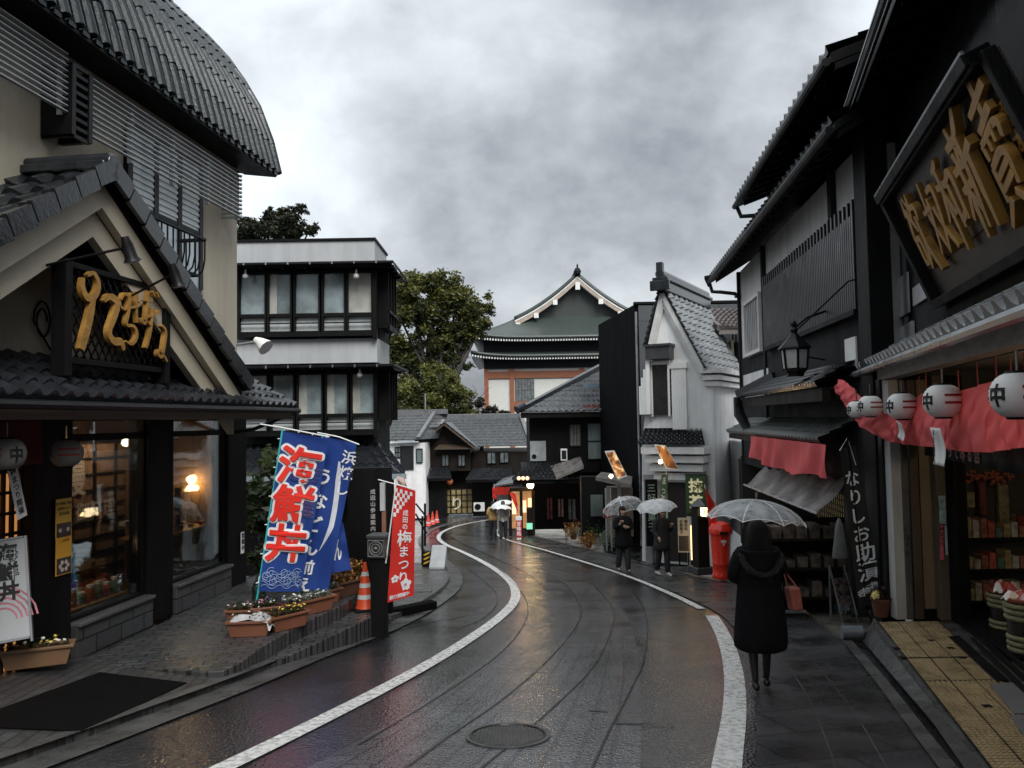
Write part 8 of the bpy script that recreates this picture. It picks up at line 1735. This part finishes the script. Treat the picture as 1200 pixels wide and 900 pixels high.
def person(loc, rz, h, label, arms, legs, coat, coatmat, hair, trousers=None, coat_top=None, group=None, shoes=m_shoe, hairlen=.0, face=True, bodymat=None, legmat=None, sleeve=.058):
    k = h/1.72; t = thing('person', loc, rz, label, 'person', group); P = []; E = []
    def ad(x, y, z, r, r2=None): P.append((x*k, y*k, z*k, r*k, (r2 or r)*k)); return len(P)-1
    pel = ad(0, 0, .95, .135, .11); sp = ad(0, .0, 1.12, .12, .1); ch = ad(0, 0, 1.28, .15, .11); nb = ad(0, -.01, 1.43, .07, .06); nk = ad(0, .0, 1.50, .052); hd = ad(0, .015, 1.57, .075, .085); h2 = ad(0, .005, 1.64, .082, .096); tp = ad(0, -.005, 1.70, .055, .06)
    E += [(pel, sp), (sp, ch), (ch, nb), (nb, nk), (nk, hd), (hd, h2), (h2, tp)]
    ns = ad(0, .105, 1.585, .014); E.append((hd, ns))
    for s in (-1, 1):
        ea = ad(s*.083, -.01, 1.60, .016, .01); E.append((h2, ea))
        el, wr = arms[0 if s < 0 else 1][:2]; sh = ad(s*.17, 0, 1.41, .062); E.append((ch, sh)); e = ad(*el, .043); E.append((sh, e)); w_ = ad(*wr, .028); E.append((e, w_))
        d = Vector(wr)-Vector(el); dd = arms[0 if s < 0 else 1][2] if len(arms[0 if s < 0 else 1]) > 2 else d
        hand(P, E, w_, Vector(wr)*k, dd, (0, 0, 1) if abs(Vector(dd).normalized().z) < .8 else (1, 0, 0), .7, k)
        hp = ad(s*.09, 0, .9, .095); E.append((pel, hp)); kn, an, to = legs[0 if s < 0 else 1]; a = ad(*kn, .058); b = ad(*an, .034); c = ad(*to, .020, .018); E += [(hp, a), (a, b), (b, c)]
    body = skinned('body', P, E, bodymat or m_skin, t)
    # clothes
    mb = MB(); loft(mb, [tuple(q*k for q in r) for r in coat], 28, .045, int(h*100)); mb.build('coat', coatmat, t, smooth='all', subd=1)
    for i, s in enumerate((-1, 1)):
        el, wr = Vector(arms[i][0])*k, Vector(arms[i][1])*k; sh = Vector((s*.165, 0, 1.415))*k; inn = Vector((s*.05, 0, 1.40))*k
        mb = MB(); mb.tube([inn, sh, sh.lerp(el, .5)+Vector((s*.006, 0, 0)), el, el.lerp(wr, .5), wr], [.07*k, (sleeve+.025)*k, (sleeve+.012)*k, sleeve*k, (sleeve-.006)*k, (sleeve-.012)*k], 14); mb.build('sleeve', coatmat, t, smooth='all', subd=1)
        if trousers:
            kn, an, to = [Vector(q)*k for q in legs[i]]; hp = Vector((s*.09, 0, .92))*k; mb = MB(); mb.tube([hp, hp.lerp(kn, .5), kn, kn.lerp(an, .5), an+Vector((0, 0, -.055))*k], [.11*k, .1*k, .084*k, .078*k, .078*k], 14); mb.build('trouser_leg', trousers, t, smooth='all', subd=1)
        kn, an, to = [Vector(q)*k for q in legs[i]]; fwd = (to-an); fwd.z = 0; fwd.normalize(); mb = MB(); c0 = an-fwd*.055*k
        sd = Vector((-fwd.y, fwd.x, 0)); zb = min(an.z, to.z)-.035*k
        rg = [(-.01, .036, .06), (.03, .05, .105), (.08, .048, .10), (.13, .046, .075), (.2, .048, .055), (.25, .026, .036)]; vs = []
        for (d, wd_, hh) in rg: q = c0+fwd*d*k; vs += [Vector((q.x, q.y, zb))-sd*wd_*k, Vector((q.x, q.y, zb+hh*k))-sd*wd_*.7*k, Vector((q.x, q.y, zb+hh*k))+sd*wd_*.7*k, Vector((q.x, q.y, zb))+sd*wd_*k]
        n = len(rg); mb.add(vs, [(i_*4+j, i_*4+(j+1) % 4, i_*4+4+(j+1) % 4, i_*4+4+j) for i_ in range(n-1) for j in range(4)]+[(3, 2, 1, 0), (n*4-4, n*4-3, n*4-2, n*4-1)]); mb.build('shoe', shoes, t, smooth='all', subd=1)
    # hair
    mb = MB(); n = 20
    def hr(u, v):
        a = 2*pi*u; e = pi/2*(1-v)*1.0; front = max(0, sin(a)); lo = -.2-(.35 if front < .3 else -.30*front)-hairlen*(1 if front < .55 else 0)
        z = sin(e) if v < .62 else None; r = cos(pi/2*(1-min(1, v/.62)))
        if v <= .62: q = pi/2*(1-v/.62); return Vector((.092*cos(q)*cos(a), .108*cos(q)*sin(a)-.008, 1.645+.092*sin(q)))*k
        w_ = (v-.62)/.38; return Vector((.092*cos(a)*(1-.12*w_+hairlen*.85*w_**.6), (.108*sin(a)-.008)*(1-.06*w_)-(.05*w_ if hairlen else 0)*(1 if front < .3 else 0), 1.645+.1*lo*w_*(3.2 if front < .3 else 1.1)))*k
    mb.grid(hr, 28, 16); mb.build('hair', hair, t, smooth='all')
    if face:
        for s in (-1, 1):
            mb = MB(); mb.ball((s*.032*k, .098*k, 1.612*k), .011*k, 8, 6, (1, .5, .6)); mb.build('eye', m_ink, t); mb = MB(); mb.bar((s*.018*k, .105*k, 1.632*k), (s*.048*k, .098*k, 1.634*k), .006*k, .006*k); mb.build('eyebrow', m_hair, t)
        mb = MB(); mb.bar((-.024*k, .100*k, 1.545*k), (.024*k, .100*k, 1.545*k), .008*k, .01*k); mb.build('mouth', M('lip', (.3, .12, .10), .4), t)
    return t
def umbrella(top, R_, depth, tilt, label, mat, shaft, ribs=8, handle_mat=None, scal=.045, group='open umbrellas in the rain', ribm=None, half=None):
    """Open umbrella hanging from its tip: canopy panels with sagging hems, ribs, shaft and crook handle."""
    t = thing('open_umbrella', top, 0, label, 'umbrella', group); t.rotation_euler = tilt
    def fn(u, v):
        a = 2*pi*u; ph = (u*ribs) % 1; sag = 4*ph*(1-ph); r = R_*sin(v*1.25)/sin(1.25); z = -depth*(1-cos(v*1.25))/(1-cos(1.25)); r *= 1-.06*sag*v; z += scal*sag*v*v*.9
        return Vector((r*cos(a), r*sin(a), z))
    mb = MB(); mb.grid(fn, ribs*8, 12)
    if half:
        mb.m = [1 if (((i % (ribs*8))/(ribs*8)) < half) else 0 for i in range(len(mb.f))]
    mb.build('canopy', mat, t, smooth='all')
    mb = MB()
    for k in range(ribs): mb.tube([fn(k/ribs+1e-6, v/10)-Vector((0, 0, .006)) for v in range(11)], .0045, 5)
    rt = mb.build('ribs', ribm or m_wpaint, t)
    mb = MB(); n = ribs*8; mb.tube([fn(i/n, 1) for i in range(n)]+[fn(0, 1)], .004, 4); mb.build('hem', m_wpaint, t)
    mb = MB(); mb.tube([(0, 0, .06), (0, 0, -shaft)], .007, 6); mb.tube([(0, 0, .02), (0, 0, .07)], .012, 6); mb.build('shaft', m_steel, t)
    mb = MB(); mb.tube([(0, 0, -shaft+.04), (0, 0, -shaft-.08)]+[(.035-.035*cos(a), 0, -shaft-.08-.035*sin(a)) for a in (.6, 1.2, 1.9, 2.6, 3.1)], .012, 8); mb.build('handle', handle_mat or m_wpaint, t, smooth=True)
    return t
LEGS = lambda f=.14, b=-.16: [((-.09, f*.6, .50), (-.09, f-.04, .09), (-.09, f+.10, .045)), ((.09, b*.25, .50), (.09, b-.06, .13), (.09, b+.07, .05))]
m_clear = plastic_film('clear_umbrella', (.86, .89, .91), .36, .10)
# woman walking away in a long black coat
Wp = gr(893, 809); Wp.z += .0
HW_ = 1.60
arms = [((-.27, -.02, 1.13), (-.14, .16, 1.10), (.3, 1, .2)), ((.26, .02, 1.14), (.10, .22, 1.22), (-.2, .6, .7))]
coat = [(0, -.01, .40, .255, .19), (0, -.01, .46, .27, .205), (0, -.005, .62, .265, .20), (0, 0, .80, .25, .185), (0, 0, .95, .235, .17), (0, 0, 1.08, .22, .16), (0, 0, 1.22, .235, .16), (0, 0, 1.34, .225, .145), (0, 0, 1.43, .16, .11), (0, -.005, 1.48, .08, .08)]
woman = person(Wp, radians(-4), HW_, 'woman walking away in long black coat with fur edged hood', arms, [((-.075, .03, .48), (-.07, -.03, .095), (-.07, .09, .045)), ((.075, .05, .49), (.07, .10, .09), (.075, .22, .045))], coat, m_coat, m_hair, None, hairlen=1.1, face=False, bodymat=M('black_tights', (.014, .013, .014), .55), sleeve=.068)
k = HW_/1.72; mb = MB(); mb.grid(lambda u, v: Vector((.19*cos(pi*u+pi)*(1-.25*v), -.10-.11*sin(pi*u)*(1-.2*v)-.02*v, 1.44-.20*sin(pi*u)*v*.9-.02*v))*k, 20, 8); mb.build('hood', m_coat, woman, smooth='all', solid=.03)
R = random.Random(4); mb = MB()
for q in range(2600):
    u = R.random(); c = Vector((.19*cos(pi*u+pi), -.125-.10*sin(pi*u), 1.40-.185*sin(pi*u)))*k; d = Vector((R.gauss(0, 1), R.gauss(0, 1), R.gauss(0, 1))).normalized(); s = d.orthogonal().normalized()*.0022; L_ = R.uniform(.02, .055); mb.add([c-s, c+s, c+d*L_], [(0, 1, 2)])
mb.build('fur_trim', M('grey_fur', (.045, .043, .04), .9, var=.6, vscale=40), woman)
mb = MB(); mb.bar(Vector((-.24, -.165, 1.0))*k, Vector((.24, -.165, 1.0))*k, .012, .02)
U = at(886, 585, Wp.y+.05)
umbrella(U, .47, .22, (radians(-3), radians(7), .25), 'clear plastic umbrella held by woman in long black coat', m_clear, .62, 8)
mb = MB(); c = at(880, 600, Wp.y-.38); mb.tube([at(879, 598, Wp.y-.36), at(884, 622, Wp.y-.40), at(890, 632, Wp.y-.38), at(889, 645, Wp.y-.36)], .007, 5)
p = at(930, 700, Wp.y-.02); t = thing('shoulder_bag', p, .3, 'soft brick red handbag on the right arm of the woman', 'bag'); mb = MB(); mb.prism([(-.075, -.05, .10), (.045, -.05, .10), (.075, -.05, -.12), (-.035, -.05, -.12)], (0, .1, 0)); mb.build('bag', M('brick_red_leather', (.34, .10, .075), .45, bump=.3, var=.2), t, bevel=.018); mb = MB(); mb.tube([(-.06, 0, .1), (-.09, 0, .2), (-.1, .02, .33), (-.02, .05, .2), (.035, 0, .1)], .008, 6); mb.build('strap', M('brick_red_leather', (.22, .06, .04), .45), t)
# man walking up the road under a clear umbrella
Mp = gr(731, 671); hm = 1.74
mcoat = [(0, 0, .62, .25, .19), (0, 0, .75, .24, .18), (0, 0, .95, .22, .165), (0, 0, 1.1, .215, .16), (0, 0, 1.25, .23, .16), (0, 0, 1.37, .215, .14), (0, 0, 1.45, .13, .1), (0, 0, 1.5, .075, .075)]
m_trou = M('black_trousers', (.014, .014, .016), .7, var=.2)
man = person(Mp, pi+radians(14), hm, 'man in black coat walking up the road with hand at chest', [((-.25, .04, 1.14), (-.06, .22, 1.20), (.8, .35, .3)), ((.25, .06, 1.15), (.18, .26, 1.30), (-.2, .4, .8))], LEGS(.12, -.12), mcoat, m_coat, m_hair, m_trou, sleeve=.064)
U = at(726, 585, Mp.y+.42); umbrella(U, .56, .26, (radians(-28), radians(-12), .1), 'clear plastic umbrella with white ribs over the approaching man', m_clear, .60, 8)
# companion partly behind a white umbrella
Cp = gr(777, 674); comp = person(Cp, pi+radians(20), 1.68, 'person in dark clothes and white trainers walking beside the man', [((-.24, .06, 1.14), (-.12, .25, 1.28), (.2, .5, .8)), ((.25, .02, 1.13), (.2, .16, 1.0), (0, .7, -.4))], LEGS(.13, -.1), mcoat, M('charcoal_coat', (.014, .015, .018), .75, var=.3), m_hair, m_trou, shoes=M('white_trainer', (.55, .55, .53), .5), sleeve=.064)
U = at(768, 586, Cp.y-.15); umbrella(U, .52, .22, (radians(4), radians(-10), .5), 'pale white umbrella hiding the head of walking companion', plastic_film('white_umbrella', (.80, .83, .85), .82, .3), .55, 8)
p = at(754, 645, Cp.y-.1)
# pair seen from behind further down
Ap = gr(578, 631); tan = M('tan_jacket', (.36, .23, .085), .7, var=.2, vscale=6); jc = [(0, 0, .80, .2, .15), (0, 0, .95, .215, .16), (0, 0, 1.1, .21, .16), (0, 0, 1.25, .225, .16), (0, 0, 1.37, .21, .14), (0, 0, 1.45, .12, .1), (0, 0, 1.49, .075, .075)]
person(Ap, radians(8), 1.66, 'person in tan jacket walking away on the left of the pair', [((-.26, -.02, 1.14), (-.2, .12, .98)), ((.25, .04, 1.14), (.12, .24, 1.28))], LEGS(.14, -.14), jc, tan, m_hair, m_trou, face=False, sleeve=.062)
Bq = gr(590, 633); person(Bq, radians(-4), 1.70, 'person in pale grey jacket walking away on the right of the pair', [((-.25, .04, 1.14), (-.12, .24, 1.28)), ((.26, -.02, 1.14), (.22, .1, .96))], LEGS(-.10, .14), jc, M('pale_jacket', (.42, .39, .34), .7, var=.15), M('brown_hair', (.05, .03, .02), .5), m_trou, face=False, sleeve=.062)
U = at(586, 586.5, Ap.y-.1); umbrella(U, .55, .26, (radians(-4), radians(-14), 0), 'half black and half white umbrella over the far pair', [M('white_canopy', (.62, .64, .64), .4, var=.1), M('black_canopy', (.015, .015, .017), .4)], .6, 8, half=.27)
U = at(589, 591.5, Bq.y-.35); umbrella(U, .42, .22, (radians(-8), radians(4), .3), 'small pale dotted umbrella nearest in the far pair', M('white_canopy2', (.60, .61, .60), .5, var=.35, vscale=9), .6, 8)
